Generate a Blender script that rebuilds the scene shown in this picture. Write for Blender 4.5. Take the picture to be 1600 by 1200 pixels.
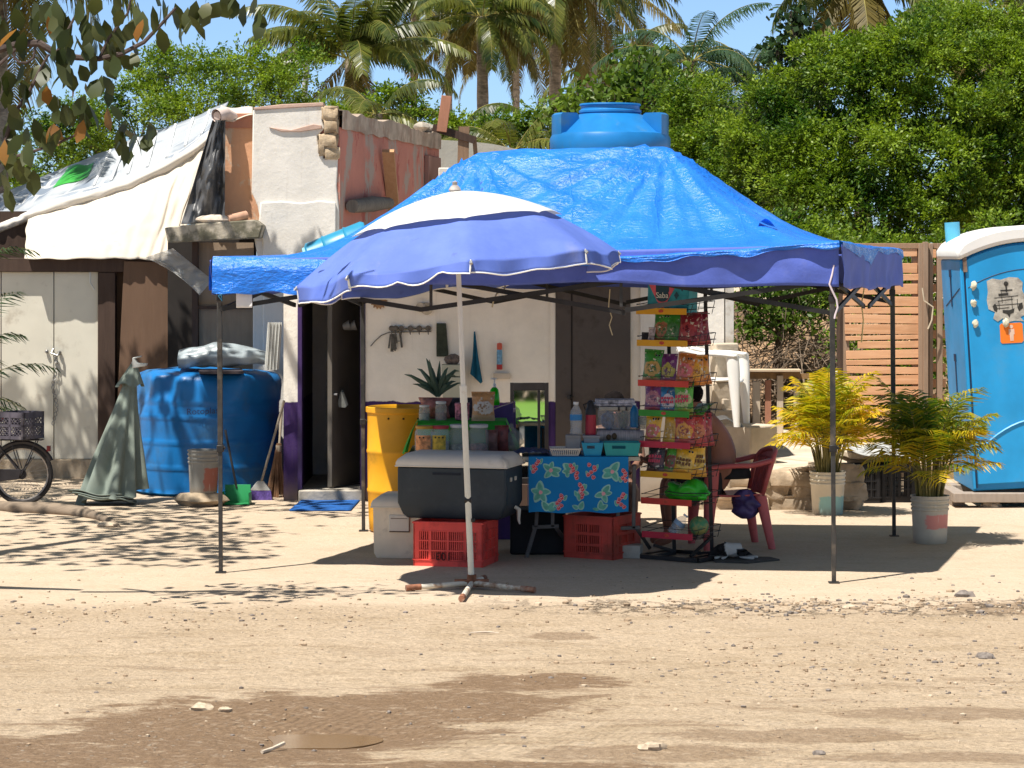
import bpy, math, random
import numpy as np
from mathutils import Vector, Matrix, noise as mnoise
R = math.radians
for o in list(bpy.data.objects):
    bpy.data.objects.remove(o)
S = bpy.context.scene
COL = S.collection
# ------------------------------------------------------------------ camera, sky, sun, exposure
F, HY, EYE = 4090.0, 398.0, 2.333
cam = bpy.data.cameras.new("camera")
cam.sensor_width = 36.0
cam.lens = F / 1600 * 36.0
cam.shift_y = -(600 - HY) / 1600
cam.clip_start, cam.clip_end = 0.5, 3000
camo = bpy.data.objects.new("camera", cam)
camo.location = (0, 0, EYE)
camo.rotation_euler = (R(90), 0, 0)
COL.objects.link(camo)
S.camera = camo
W = bpy.data.worlds.new("World")
S.world = W
W.use_nodes = True
wn = W.node_tree
sky = wn.nodes.new("ShaderNodeTexSky")
sky.sky_type = 'NISHITA'
sky.sun_disc = False
SUNV = Vector((-0.33, -0.31, 1.0)).normalized()      # towards the sun
sky.sun_elevation = math.asin(SUNV.z)
sky.sun_rotation = math.atan2(SUNV.x, SUNV.y)
sky.air_density = 1.0
sky.dust_density = 0.25
sky.ozone_density = 2.5
bgn = wn.nodes["Background"]
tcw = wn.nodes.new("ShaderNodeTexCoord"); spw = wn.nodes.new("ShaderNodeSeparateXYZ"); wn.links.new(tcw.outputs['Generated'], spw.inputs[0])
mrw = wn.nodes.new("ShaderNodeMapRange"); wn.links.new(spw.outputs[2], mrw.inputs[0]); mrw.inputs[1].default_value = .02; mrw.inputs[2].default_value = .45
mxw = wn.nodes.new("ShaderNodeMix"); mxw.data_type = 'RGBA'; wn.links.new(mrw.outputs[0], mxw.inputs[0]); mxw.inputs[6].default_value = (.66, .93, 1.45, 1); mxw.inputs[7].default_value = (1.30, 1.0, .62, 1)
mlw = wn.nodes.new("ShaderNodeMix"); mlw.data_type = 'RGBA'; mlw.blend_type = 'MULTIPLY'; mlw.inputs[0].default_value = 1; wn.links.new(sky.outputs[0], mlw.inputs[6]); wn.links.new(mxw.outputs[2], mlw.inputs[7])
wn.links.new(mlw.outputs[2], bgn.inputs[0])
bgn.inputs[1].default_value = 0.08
sl = bpy.data.lights.new("sun", 'SUN')
sl.energy = 5.0
sl.angle = R(0.53)
sl.color = (1.0, 0.95, 0.87)
so = bpy.data.objects.new("sun", sl)
so.rotation_euler = SUNV.to_track_quat('Z', 'Y').to_euler()
so.location = (-6, -6, 20)
COL.objects.link(so)
S.view_settings.view_transform = 'Standard'
S.view_settings.look = 'None'
S.view_settings.exposure = 0.65
S.view_settings.gamma = 1.0
S.render.engine = 'CYCLES'
c = S.cycles
c.max_bounces, c.diffuse_bounces, c.glossy_bounces = 6, 3, 3
c.transmission_bounces, c.transparent_max_bounces = 5, 8
c.use_denoising = True
c.caustics_reflective = c.caustics_refractive = False
c.sample_clamp_indirect = 6

# ------------------------------------------------------------------ helpers
rng = random.Random(7)
nrg = np.random.default_rng(7)
def at(px, py, D):
    return Vector(((px - 800) * D / F, D, EYE - (py - HY) * D / F))
def gd(px, py, z=0.0):
    return at(px, py, (EYE - z) * F / (py - HY))
ORG = {}
def tag(o, label, cat, group=None, kind=None):
    if label: o["label"] = label
    if cat: o["category"] = cat
    if group: o["group"] = group
    if kind: o["kind"] = kind
    return o
def thing(name, label, cat, loc=(0, 0, 0), group=None):
    o = bpy.data.objects.new(name, None)
    o.empty_display_size = 0.1
    COL.objects.link(o)
    o.location = loc
    ORG[o.name] = Vector(loc)
    return tag(o, label, cat, group)
def dup(root, label=None, loc=None, rz=None, parent=None):
    c = root.copy()
    COL.objects.link(c)
    if parent is not None: c.parent = parent
    for ch in root.children: dup(ch, parent=c)
    if label: c["label"] = label
    if loc is not None: c.location = loc
    if rz is not None: c.rotation_euler = (0, 0, rz)
    return c

class NT:
    """tiny node helper"""
    def __init__(s, name):
        s.m = bpy.data.materials.new(name)
        s.m.use_nodes = True
        s.t = s.m.node_tree
        s.t.nodes.clear()
        s.out = s.n("ShaderNodeOutputMaterial")
    def n(s, typ): return s.t.nodes.new(typ)
    def put(s, sock, v):
        if isinstance(v, bpy.types.NodeSocket): s.t.links.new(v, sock)
        elif isinstance(v, (tuple, list)):
            sock.default_value = tuple(v) + ((1.0,) if len(v) == 3 and sock.type == 'RGBA' else ())
        else: sock.default_value = v
    def coord(s, which='Object'): return s.n("ShaderNodeTexCoord").outputs[which]
    def mapping(s, vec, scale=(1, 1, 1), rot=(0, 0, 0), loc=(0, 0, 0)):
        n = s.n("ShaderNodeMapping"); s.put(n.inputs[0], vec)
        n.inputs[1].default_value = loc; n.inputs[2].default_value = rot; n.inputs[3].default_value = scale
        return n.outputs[0]
    def noise(s, vec, scale, detail=4, rough=.55, dist=0.0, col=False):
        n = s.n("ShaderNodeTexNoise"); s.put(n.inputs["Vector"], vec)
        n.inputs["Scale"].default_value = scale; n.inputs["Detail"].default_value = detail
        n.inputs["Roughness"].default_value = rough; n.inputs["Distortion"].default_value = dist
        return n.outputs["Color" if col else "Fac"]
    def vor(s, vec, scale, feature='F1', out="Distance", rand=1.0):
        n = s.n("ShaderNodeTexVoronoi"); s.put(n.inputs["Vector"], vec); n.feature = feature
        n.inputs["Scale"].default_value = scale; n.inputs["Randomness"].default_value = rand
        return n.outputs[out]
    def wave(s, vec, scale, dist=2.0, direction='X', detail=2):
        n = s.n("ShaderNodeTexWave"); s.put(n.inputs["Vector"], vec); n.bands_direction = direction
        n.inputs["Scale"].default_value = scale; n.inputs["Distortion"].default_value = dist; n.inputs["Detail"].default_value = detail
        return n.outputs["Fac"]
    def ramp(s, fac, stops, interp='LINEAR'):
        n = s.n("ShaderNodeValToRGB"); s.put(n.inputs[0], fac); cr = n.color_ramp; cr.interpolation = interp
        while len(cr.elements) < len(stops): cr.elements.new(0.5)
        for e, (p, c) in zip(cr.elements, stops):
            e.position = p; e.color = (c, c, c, 1) if isinstance(c, (int, float)) else tuple(c) + (1,)
        return n.outputs[0]
    def step(s, fac, a, b):
        n = s.n("ShaderNodeMapRange"); n.interpolation_type = 'SMOOTHSTEP'; s.put(n.inputs[0], fac)
        n.inputs[1].default_value = a; n.inputs[2].default_value = b
        return n.outputs[0]
    def mix(s, fac, a, b, mode='MIX'):
        n = s.n("ShaderNodeMix"); n.data_type = 'RGBA'; n.blend_type = mode; n.clamp_factor = True
        s.put(n.inputs[0], fac); s.put(n.inputs[6], a); s.put(n.inputs[7], b)
        return n.outputs[2]
    def math(s, op, a, b=0.0, clamp=False):
        n = s.n("ShaderNodeMath"); n.operation = op; n.use_clamp = clamp
        s.put(n.inputs[0], a); s.put(n.inputs[1], b)
        return n.outputs[0]
    def sep(s, vec):
        n = s.n("ShaderNodeSeparateXYZ"); s.put(n.inputs[0], vec); return n.outputs
    def bump(s, h, strength=.3, dist=.01, prev=None):
        n = s.n("ShaderNodeBump"); n.inputs["Strength"].default_value = strength; n.inputs["Distance"].default_value = dist
        s.put(n.inputs["Height"], h)
        if prev is not None: s.put(n.inputs["Normal"], prev)
        return n.outputs[0]
    def bsdf(s, col, rough=.6, metal=0, spec=.4, normal=None, trans=0, alpha=None, coat=0, transl=0, tcol=None, ior=1.45):
        p = s.n("ShaderNodeBsdfPrincipled")
        s.put(p.inputs["Base Color"], col); s.put(p.inputs["Roughness"], rough); s.put(p.inputs["Metallic"], metal)
        s.put(p.inputs["Specular IOR Level"], spec); s.put(p.inputs["Transmission Weight"], trans)
        p.inputs["IOR"].default_value = ior
        if coat: p.inputs["Coat Weight"].default_value = coat; p.inputs["Coat Roughness"].default_value = .15
        if alpha is not None: s.put(p.inputs["Alpha"], alpha)
        if normal is not None: s.put(p.inputs["Normal"], normal)
        o = p.outputs[0]
        if transl:
            t = s.n("ShaderNodeBsdfTranslucent"); s.put(t.inputs[0], tcol if tcol is not None else col)
            if normal is not None: s.put(t.inputs[1], normal)
            mx = s.n("ShaderNodeMixShader"); mx.inputs[0].default_value = transl
            s.t.links.new(o, mx.inputs[1]); s.t.links.new(t.outputs[0], mx.inputs[2]); o = mx.outputs[0]
        s.t.links.new(o, s.out.inputs[0])
        return s.m
_MC = {}
def mul(c, k): return tuple(min(1.0, x * k) for x in c)
def mat(name, col, rough=.6, var=.12, vs=6, bump=0, bs=60, metal=0, spec=.4, dirt=None, ds=3, da=.5, trans=0, alpha=None, coat=0, transl=0, stretch=(1, 1, 1)):
    if name in _MC: return _MC[name]
    t = NT(name); v = t.mapping(t.coord(), stretch)
    f = t.noise(v, vs, 5)
    c = t.mix(t.step(f, .3, .7), mul(col, 1 - var), mul(col, 1 + var))
    r = rough
    if dirt:
        d = t.math('MULTIPLY', t.step(t.noise(v, ds, 7, .65), .62 - .3 * da, .82 - .3 * da), .85)
        c = t.mix(d, c, dirt); r = t.math('ADD', rough, t.math('MULTIPLY', d, .25), True)
    nrm = t.bump(t.noise(v, bs, 4), bump, .01) if bump else None
    _MC[name] = t.bsdf(c, r, metal, spec, nrm, trans, alpha, coat, transl)
    return _MC[name]
def leafmat(name, stops, transl=.35, rough=.45, spec=.35):
    if name in _MC: return _MC[name]
    t = NT(name); g = t.n("ShaderNodeNewGeometry").outputs["Random Per Island"]
    k = len(stops)
    c = t.ramp(g, [(i / max(1, k - 1), s) for i, s in enumerate(stops)])
    c = t.mix(.5, c, t.mix(t.step(t.noise(t.coord(), 1.3, 3), .35, .65), mul(stops[0], .9), mul(stops[-1], 1.0)))
    _MC[name] = t.bsdf(c, rough, 0, spec, None, transl=transl, tcol=t.mix(1.0, c, (1.25, 1.3, .6), 'MULTIPLY'))
    return _MC[name]
def wood(name, a, b, rough=.75, scale=9, stretch=(1, 1, .12)):
    if name in _MC: return _MC[name]
    t = NT(name); v = t.mapping(t.coord(), stretch)
    n1 = t.noise(v, scale * 3, 6, .6, .6); n2 = t.noise(t.coord(), 2.2, 3)
    g = t.n("ShaderNodeNewGeometry").outputs["Random Per Island"]
    c = t.mix(t.step(n1, .3, .7), a, b)
    c = t.mix(t.math('MULTIPLY', t.step(n2, .5, .75), .5), c, mul(a, .55))
    c = t.mix(t.math('MULTIPLY', g, .55), c, mul(b, 1.15))
    _MC[name] = t.bsdf(c, rough, 0, .25, t.bump(n1, .35, .006))
    return _MC[name]

class MB:
    def __init__(s): s.v, s.f, s.m = [], [], []
    def add(s, vs, fs, mi=0):
        b = len(s.v); s.v.extend([tuple(p) for p in vs])
        for f in fs: s.f.append(tuple(b + i for i in f)); s.m.append(mi)
    def hexa(s, p, mi=0):   # 8 pts: bottom 4 ccw, top 4
        s.add(p, [(3, 2, 1, 0), (4, 5, 6, 7), (0, 1, 5, 4), (1, 2, 6, 5), (2, 3, 7, 6), (3, 0, 4, 7)], mi)
    def b2(s, x0, x1, y0, y1, z0, z1, mi=0):
        s.hexa([(x0, y0, z0), (x1, y0, z0), (x1, y1, z0), (x0, y1, z0), (x0, y0, z1), (x1, y0, z1), (x1, y1, z1), (x0, y1, z1)], mi)
    def box(s, c, size, rz=0, rx=0, ry=0, mi=0, tx=1, ty=1):
        M = Matrix.Translation(c) @ Matrix.Rotation(rz, 4, 'Z') @ Matrix.Rotation(ry, 4, 'Y') @ Matrix.Rotation(rx, 4, 'X')
        hx, hy, hz = size[0] / 2, size[1] / 2, size[2] / 2
        P = [(-hx * tx, -hy * ty, -hz), (hx * tx, -hy * ty, -hz), (hx * tx, hy * ty, -hz), (-hx * tx, hy * ty, -hz), (-hx, -hy, hz), (hx, -hy, hz), (hx, hy, hz), (-hx, hy, hz)]
        s.hexa([M @ Vector(p) for p in P], mi)
    def bar(s, a, b, w, h=None, mi=0, up=(0, 0, 1)):
        a, b = Vector(a), Vector(b); h = h or w; d = (b - a).normalized(); u = Vector(up)
        if abs(d.dot(u)) > .97: u = Vector((0, 1, 0))
        x = d.cross(u).normalized() * w / 2; y = x.cross(d).normalized() * h / 2
        s.hexa([a - x - y, a + x - y, a + x + y, a - x + y, b - x - y, b + x - y, b + x + y, b - x + y], mi)
    def tube(s, pts, r, n=8, cap=True, mi=0):
        pts = [Vector(p) for p in pts]; k = len(pts)
        rs = r if isinstance(r, (list, tuple)) else [r] * k
        t = (pts[1] - pts[0]).normalized(); u = t.orthogonal().normalized(); vs, fs = [], []
        for i, p in enumerate(pts):
            t2 = (pts[min(i + 1, k - 1)] - pts[max(i - 1, 0)]).normalized()
            u = (u - t2 * u.dot(t2)).normalized(); w = t2.cross(u)
            for j in range(n):
                a = 2 * math.pi * j / n; vs.append(p + (u * math.cos(a) + w * math.sin(a)) * rs[i])
        for i in range(k - 1):
            for j in range(n):
                fs.append((i * n + j, i * n + (j + 1) % n, (i + 1) * n + (j + 1) % n, (i + 1) * n + j))
        if cap: fs.append(tuple(range(n - 1, -1, -1))); fs.append(tuple((k - 1) * n + j for j in range(n)))
        s.add(vs, fs, mi)
    def lathe(s, prof, c=(0, 0, 0), n=28, mi=0, sx=1, sy=1, M=None):
        vs, fs = [], []; c = Vector(c)
        for r, z in prof:
            for j in range(n):
                a = 2 * math.pi * j / n; p = Vector((r * math.cos(a) * sx, r * math.sin(a) * sy, z)); vs.append((M @ p if M else p) + c)
        for i in range(len(prof) - 1):
            for j in range(n):
                fs.append((i * n + j, i * n + (j + 1) % n, (i + 1) * n + (j + 1) % n, (i + 1) * n + j))
        fs.append(tuple(range(n - 1, -1, -1))); fs.append(tuple((len(prof) - 1) * n + j for j in range(n)))
        s.add(vs, fs, mi)
    def grid(s, fn, nu, nv, mi=0, wrap=False):
        vs = [fn(i / nu, j / nv) for j in range(nv + 1) for i in range(nu + (0 if wrap else 1))]
        k = nu if wrap else nu + 1; fs = []
        for j in range(nv):
            for i in range(nu):
                fs.append((j * k + i, j * k + (i + 1) % k, (j + 1) * k + (i + 1) % k, (j + 1) * k + i))
        s.add(vs, fs, mi if not callable(mi) else 0)
    def prism(s, poly, d0, d1, mi=0, axes='xz'):  # polygon extruded along the third axis
        n = len(poly)
        if axes == 'xz': A = [(x, d0, z) for x, z in poly]; B = [(x, d1, z) for x, z in poly]
        elif axes == 'xy': A = [(x, y, d0) for x, y in poly]; B = [(x, y, d1) for x, y in poly]
        else: A = [(d0, y, z) for y, z in poly]; B = [(d1, y, z) for y, z in poly]
        s.add(A + B, [tuple(range(n)), tuple(range(2 * n - 1, n - 1, -1))] + [(i, i + n, (i + 1) % n + n, (i + 1) % n) for i in range(n)], mi)
    def ell(s, c, r, nu=14, nv=9, mi=0, rough=0, seed=0, M=None, sq=1.0):
        c = Vector(c); vs = [];  r = r if isinstance(r, (tuple, list)) else (r, r, r)
        for j in range(nv + 1):
            th = math.pi * (j + .02) / (nv + .04)
            for i in range(nu):
                a = 2 * math.pi * i / nu; d = Vector((math.sin(th) * math.cos(a), math.sin(th) * math.sin(a), math.cos(th)))
                k = 1 + (rough * mnoise.noise(d * 1.7 + Vector((seed * 3.1, seed, 0))) if rough else 0)
                e_ = [math.copysign(abs(q) ** sq, q) for q in d] if sq != 1 else d
                p = Vector((e_[0] * r[0] * k, e_[1] * r[1] * k, e_[2] * r[2] * k)); vs.append((M @ p if M else p) + c)
        fs = [(j * nu + i, (j + 1) * nu + i, (j + 1) * nu + (i + 1) % nu, j * nu + (i + 1) % nu) for j in range(nv) for i in range(nu)]
        fs += [tuple(range(nu)), tuple(nv * nu + i for i in range(nu - 1, -1, -1))]
        s.add(vs, fs, mi)
    def build(s, name, m, parent=None, bev=0, sharp=40, solid=0, sub=0, loc=None, label=None, smooth=True):
        me = bpy.data.meshes.new(name)
        org = ORG[parent.name] if parent is not None else Vector(loc or (0, 0, 0))
        me.from_pydata([(p[0] - org[0], p[1] - org[1], p[2] - org[2]) for p in s.v], [], s.f)
        for x in (m if isinstance(m, (list, tuple)) else [m]): me.materials.append(x)
        if len(me.materials) > 1: me.polygons.foreach_set("material_index", s.m)
        me.validate(); me.update()
        if smooth:
            me.shade_smooth(); me.set_sharp_from_angle(angle=R(sharp))
        o = bpy.data.objects.new(name, me); COL.objects.link(o)
        if parent is not None: o.parent = parent
        else: o.location = org
        ORG[o.name] = org
        if solid: md = o.modifiers.new("solid", 'SOLIDIFY'); md.thickness = solid; md.offset = 0
        if bev: md = o.modifiers.new("bevel", 'BEVEL'); md.width = bev; md.segments = 2; md.limit_method = 'ANGLE'; md.angle_limit = R(40)
        if sub: md = o.modifiers.new("sub", 'SUBSURF'); md.levels = md.render_levels = sub
        if label: o["label"] = label
        return o
def quads(name, V, mats, parent, mi=None, loc=None):
    """V: (N,4,3) numpy array of loose quads"""
    V = np.asarray(V, dtype=np.float64); n = len(V)
    org = np.array(ORG[parent.name]) if parent is not None else np.array(loc or (0, 0, 0))
    me = bpy.data.meshes.new(name); me.vertices.add(n * 4); me.loops.add(n * 4); me.polygons.add(n)
    me.vertices.foreach_set("co", (V - org).reshape(-1)); me.loops.foreach_set("vertex_index", np.arange(n * 4, dtype=np.int32))
    me.polygons.foreach_set("loop_start", np.arange(0, n * 4, 4, dtype=np.int32))
    for x in (mats if isinstance(mats, (list, tuple)) else [mats]): me.materials.append(x)
    if mi is not None: me.polygons.foreach_set("material_index", np.asarray(mi, dtype=np.int32))
    me.update(); me.validate()
    o = bpy.data.objects.new(name, me); COL.objects.link(o)
    if parent is not None: o.parent = parent
    else: o.location = org
    ORG[o.name] = Vector(org)
    return o
def text_part(name, body, size, m, parent, M, ext=.001, warp=None):
    cu = bpy.data.curves.new(name, 'FONT'); cu.body = body; cu.size = size; cu.align_x = 'CENTER'; cu.align_y = 'CENTER'; cu.extrude = ext
    tmp = bpy.data.objects.new("tmp", cu); COL.objects.link(tmp); bpy.context.view_layer.update()
    me = bpy.data.meshes.new_from_object(tmp.evaluated_get(bpy.context.evaluated_depsgraph_get())); me.name = name
    bpy.data.objects.remove(tmp)
    org = ORG[parent.name]
    for v in me.vertices:
        p = warp(v.co) if warp else M @ v.co
        v.co = p - org
    me.materials.clear(); me.materials.append(m); me.update()
    o = bpy.data.objects.new(name, me); COL.objects.link(o); o.parent = parent; ORG[o.name] = org
    return o
def wob(p, s, a): return a * mnoise.noise(Vector(p) * s)
# ------------------------------------------------------------------ ground
def hz(x, y):
    k = max(0.0, min(1.0, (17.6 - y) / 2.0)) if y < 17.6 else 0.0
    far = 1.0 if (abs(x) < 11 and 9 < y < 33) else 0.0
    z = mnoise.noise(Vector((x * .9, y * .9, 0))) * (.004 + .016 * k) + mnoise.noise(Vector((x * 4, y * 4, 3))) * (.002 + .007 * k)
    z += .004 * k * mnoise.noise(Vector((x * 11, y * 11, 5)))
    z -= .05 * math.exp(-((x + .94) / .55) ** 2 - ((y - 12.8) / .4) ** 2)
    z -= .012 * k                                                   # the loose dirt lies a little below the packed apron
    return z * far
def ground_mat():
    t = NT("sandy_dirt"); P = t.coord(); x, y, z = t.sep(P)
    big = t.noise(P, .55, 8, .6, .4); mid = t.noise(t.mapping(P, (.6, 1.6, 1)), 2.1, 8, .65, .3); fine = t.noise(P, 38, 6, .7)
    c = t.mix(t.step(big, .35, .65), (.60, .47, .345), (.53, .405, .285))
    c = t.mix(t.math('MULTIPLY', t.step(mid, .48, .66), .55), c, (.30, .205, .115))
    c = t.mix(t.math('MULTIPLY', t.step(t.noise(P, 7.5, 9, .75), .50, .62), .30), c, (.29, .205, .13))
    c = t.mix(t.step(t.noise(P, 5.0, 6, .7), .55, .75), c, (.60, .485, .37))
    c = t.mix(.5, c, t.mix(t.step(fine, .25, .75), mul((.40, .29, .18), .42), mul((.53, .41, .275), 1.3)))
    # packed apron under the canopy
    ye = t.math('ADD', y, t.math('MULTIPLY', t.math('SUBTRACT', t.noise(P, 1.6, 5), .5), 1.1))
    apron = t.step(ye, 17.1, 17.7)
    c = t.mix(t.math('MULTIPLY', apron, .55), c, t.mix(t.step(t.noise(P, 3, 6, .65), .35, .68), (.525, .43, .33), (.47, .375, .275)))
    # damp patches in the wheel ruts
    wob_ = t.math('ADD', t.math('MULTIPLY', t.math('SUBTRACT', t.noise(t.mapping(P, (.9, 1.7, 1)), 1.5, 10, .72, .4), .5), 2.3), t.math('MULTIPLY', t.math('SUBTRACT', t.noise(t.mapping(P, (.5, 2.2, 1)), 6.0, 8, .7), .5), 1.0))
    def ell(cx, cy, rx, ry):
        a = t.math('POWER', t.math('ABSOLUTE', t.math('DIVIDE', t.math('SUBTRACT', x, cx), rx)), 2)
        b = t.math('POWER', t.math('ABSOLUTE', t.math('DIVIDE', t.math('SUBTRACT', y, cy), ry)), 2)
        return t.math('SQRT', t.math('ADD', a, b))
    damp = None
    for e in ((-1.2, 12.9, 1.15, 1.05), (-2.6, 12.1, 1.5, .6), (-.35, 13.6, .8, .5), (.05, 14.35, .5, .35), (.3, 16.1, .22, .16), (3.3, 17.3, .55, .35), (1.35, 12.75, .65, .2), (.6, 12.3, .6, .2), (2.25, 13.4, .75, .2), (2.2, 12.2, .8, .16), (-.1, 11.95, .8, .2)):
        m = t.step(t.math('ADD', ell(*e), wob_), 1.08, .80)
        if e[0] > .2: m = t.math('MULTIPLY', m, .62)
        damp = m if damp is None else t.math('MAXIMUM', damp, m)
    streak = t.step(t.noise(t.mapping(P, (.40, 2.2, 1)), 1.6, 10, .72, .35), .53, .64)
    streak = t.math('MULTIPLY', streak, t.math('MULTIPLY', t.step(y, 17.2, 13.8), .6))
    damp = t.math('MAXIMUM', damp, streak)
    c = t.mix(t.math('MULTIPLY', damp, .88), c, t.mix(t.step(fine, .3, .7), (.165, .098, .052), (.25, .158, .09)))
    # pebbles and grit
    peb = t.vor(P, 26, out="Distance"); pc = t.vor(P, 26, out="Color"); pr = t.sep(pc)[0]
    pm = t.math('MULTIPLY', t.step(peb, .30, .2), t.step(pr, .74, .8))
    pm = t.math('MULTIPLY', pm, t.step(t.noise(P, .8, 4), .42, .6))
    c = t.mix(t.math('MULTIPLY', pm, .7), c, t.mix(t.sep(pc)[1], (.16, .13, .10), (.55, .48, .40)))
    clod = t.noise(t.mapping(P, (.7, 1.1, 1)), 17, 8, .72, .3); c = t.mix(t.math('MULTIPLY', t.math('MULTIPLY', t.step(clod, .53, .66), .30), t.math('SUBTRACT', 1.0, t.math('MULTIPLY', apron, .6))), c, (.24, .165, .10)); c = t.mix(t.math('MULTIPLY', t.step(clod, .47, .34), .35), c, (.62, .50, .375))
    h = t.math('ADD', t.math('MULTIPLY', clod, .55), 0.0)
    h = t.math('ADD', t.math('ADD', h, t.math('MULTIPLY', fine, .5)), t.math('ADD', t.math('MULTIPLY', t.noise(P, 9, 8, .7), 1.1), t.math('MULTIPLY', pm, .4)))
    crk = t.math('MULTIPLY', t.step(t.vor(t.mapping(t.noise(P, 2.5, 4, col=True), (.25, .25, 0)), 1.0), 9, 9.1), 0.0)
    vd = t.n('ShaderNodeTexVoronoi'); vd.feature = 'DISTANCE_TO_EDGE'; vd.inputs['Scale'].default_value = 3.2; dv = t.n('ShaderNodeVectorMath'); t.put(dv.inputs[0], P); nz = t.n('ShaderNodeVectorMath'); nz.operation = 'SCALE'; t.put(nz.inputs[0], t.noise(P, 4, 6, .7, col=True)); nz.inputs['Scale'].default_value = .45; t.put(dv.inputs[1], nz.outputs[0]); t.put(vd.inputs['Vector'], dv.outputs[0])
    crz = t.math('MULTIPLY', t.step(t.math('ADD', t.math('ABSOLUTE', t.math('SUBTRACT', y, 17.35)), t.math('MULTIPLY', t.noise(P, 1.1, 4), .9)), .95, .6), t.step(x, -.6, 1.0)); crk = t.math('MULTIPLY', t.step(vd.outputs['Distance'], .06, .0), crz)
    c = t.mix(t.math('MULTIPLY', crk, .7), c, (.16, .11, .07))
    h = t.math('SUBTRACT', t.math('MULTIPLY', h, t.math('SUBTRACT', 1.0, t.math('MULTIPLY', apron, .60))), t.math('MULTIPLY', crk, .8))
    # tyre tread marks
    tr = t.wave(t.mapping(P, (1, 1, 1), (0, 0, .5)), 5.5, 3.0)
    h = t.math('ADD', h, t.math('MULTIPLY', t.math('MULTIPLY', tr, .35), t.math('MULTIPLY', t.step(y, 14.2, 13.2), t.step(t.noise(P, .5, 3), .5, .6))))
    rough = t.math('SUBTRACT', .92, t.math('MULTIPLY', damp, .22))
    return t.bsdf(c, rough, 0, .25, t.bump(h, .9, .042))
def lin(a, b, n): return list(np.linspace(a, b, n))
xs = [-700, -250, -90, -40, -22, -14] + lin(-11, 11, 170) + [14, 22, 40, 90, 250, 700]
ys = [-400, -120, -40, -8, 0, 6] + lin(9, 19, 150) + lin(19.2, 33, 60) + [38, 50, 90, 200, 500, 1200]
g = MB()
nx = len(xs)
g.v = [(x, y, hz(x, y)) for y in ys for x in xs]
g.f = [(j * nx + i, j * nx + i + 1, (j + 1) * nx + i + 1, (j + 1) * nx + i) for j in range(len(ys) - 1) for i in range(nx - 1)]
g.m = [0] * len(g.f)
go = g.build("ground", ground_mat(), sharp=180)
go["kind"] = "structure"
t = NT("muddy_water")
pm_ = t.bsdf((.19, .118, .062), .10, 0, .3, t.bump(t.noise(t.coord(), 9, 2), .03, .01))
w = MB(); w.prism([(-.95 + .27 * math.cos(a) * (1 + .2 * math.sin(3 * a + 1)), 12.8 + .24 * math.sin(a) * (1 + .25 * math.cos(2 * a))) for a in [k * math.pi / 16 for k in range(32)]], -.09, -.046, axes='xy')
po = w.build("puddle", pm_); po["kind"] = "structure"
# loose stones
V = MB()
for k in range(2600):
    z_ = rng.random()
    if z_ < .35: x, y = rng.gauss(2.2, 1.1), rng.gauss(17.35, .28)
    elif z_ < .5: x, y = rng.gauss(-2.3, 1.2), rng.gauss(17.0, .5)
    elif z_ < .53: x, y = rng.gauss(-.8, .5), rng.gauss(13.0, .4)
    elif z_ < .75: x, y = rng.gauss(2.0, .9), rng.gauss(14.8, .7)
    else: x, y = rng.uniform(-4.2, 4.2), rng.uniform(11.5, 19)
    r = .004 + .011 * rng.random() ** 3 + (.012 * rng.random() if z_ < .35 and rng.random() < .25 else 0)
    V.ell((x, y, hz(x, y) + r * .25), (r * rng.uniform(.9, 1.7), r * rng.uniform(.8, 1.3), r * rng.uniform(.5, .9)), 5, 3, mi=rng.choice([0, 1, 1, 2, 2, 2]), rough=.5, seed=k)
stone_l = mat("pale_stone", (.46, .37, .27), .9, .25, 30); stone_d = mat("dark_stone", (.20, .17, .15), .85, .3, 30); stone_m = mat("brown_stone", (.33, .24, .16), .9, .25, 30)
tag(V.build("gravel", [stone_l, stone_d, stone_m], sharp=30), "loose grit and small stones scattered over the sandy lot", "gravel", kind="stuff")
for (px, py, rx, m, lab) in ((315, 1106, .06, 0, "pale flat stone beside the damp patch, larger of two"), (352, 1109, .035, 0, "small pale stone beside a larger pale stone near the damp patch"),
        (1077, 951, .04, 2, "brown stone on the sand just in front of the umbrella shadow"), (1541, 1023, .055, 1, "blue grey stone lying alone on pale sand beyond the ruts"),
        (1280, 1173, .03, 1, "small blue grey stone in the nearest dark rut"), (1325, 950, .05, 0, "pale broken concrete lump in front of the canopy leg"), (1508, 932, .07, 1, "grey slab like stone in rubble at the damp sand"),
        (1548, 792, .10, 0, "pale rock under the front edge of the portable toilet"), (1580, 787, .07, 2, "small rock beside pale rock under the portable toilet"), (1020, 1168, .06, 0, "whitish flat stone among the near wheel ruts")):
    p = gd(px, py); p.z = hz(p.x, p.y) + .005; s = MB(); s.ell(p, (rx, rx * .8, rx * .5), 12, 8, rough=.55, seed=px)
    tag(s.build("rock", [stone_l, stone_d, stone_m][m], loc=p), lab, "rock", "single rocks on the lot")
p = gd(425, 1165); p.z = hz(p.x, p.y) + .012; s = MB(); s.tube([p + Vector((-.04, -.08, 0)), p, p + Vector((.05, .09, .01))], .009, 6)
tag(s.build("stick", mat("bleached_wood", (.55, .46, .36), .8, .2, 20), loc=p), "bleached stick lying beside the puddle", "stick")
p = gd(757, 989); p.z = hz(p.x, p.y) + .01; s = MB(); s.tube([p + Vector((-.09, 0, 0)), p + Vector((0, .01, .004)), p + Vector((.09, 0, 0))], [.004, .008, .003], 6)
tag(s.build("stick", mat("bleached_wood", (.55, .46, .36)), loc=p), "thin pale stick lying on open sand before the umbrella stand", "stick")

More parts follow.
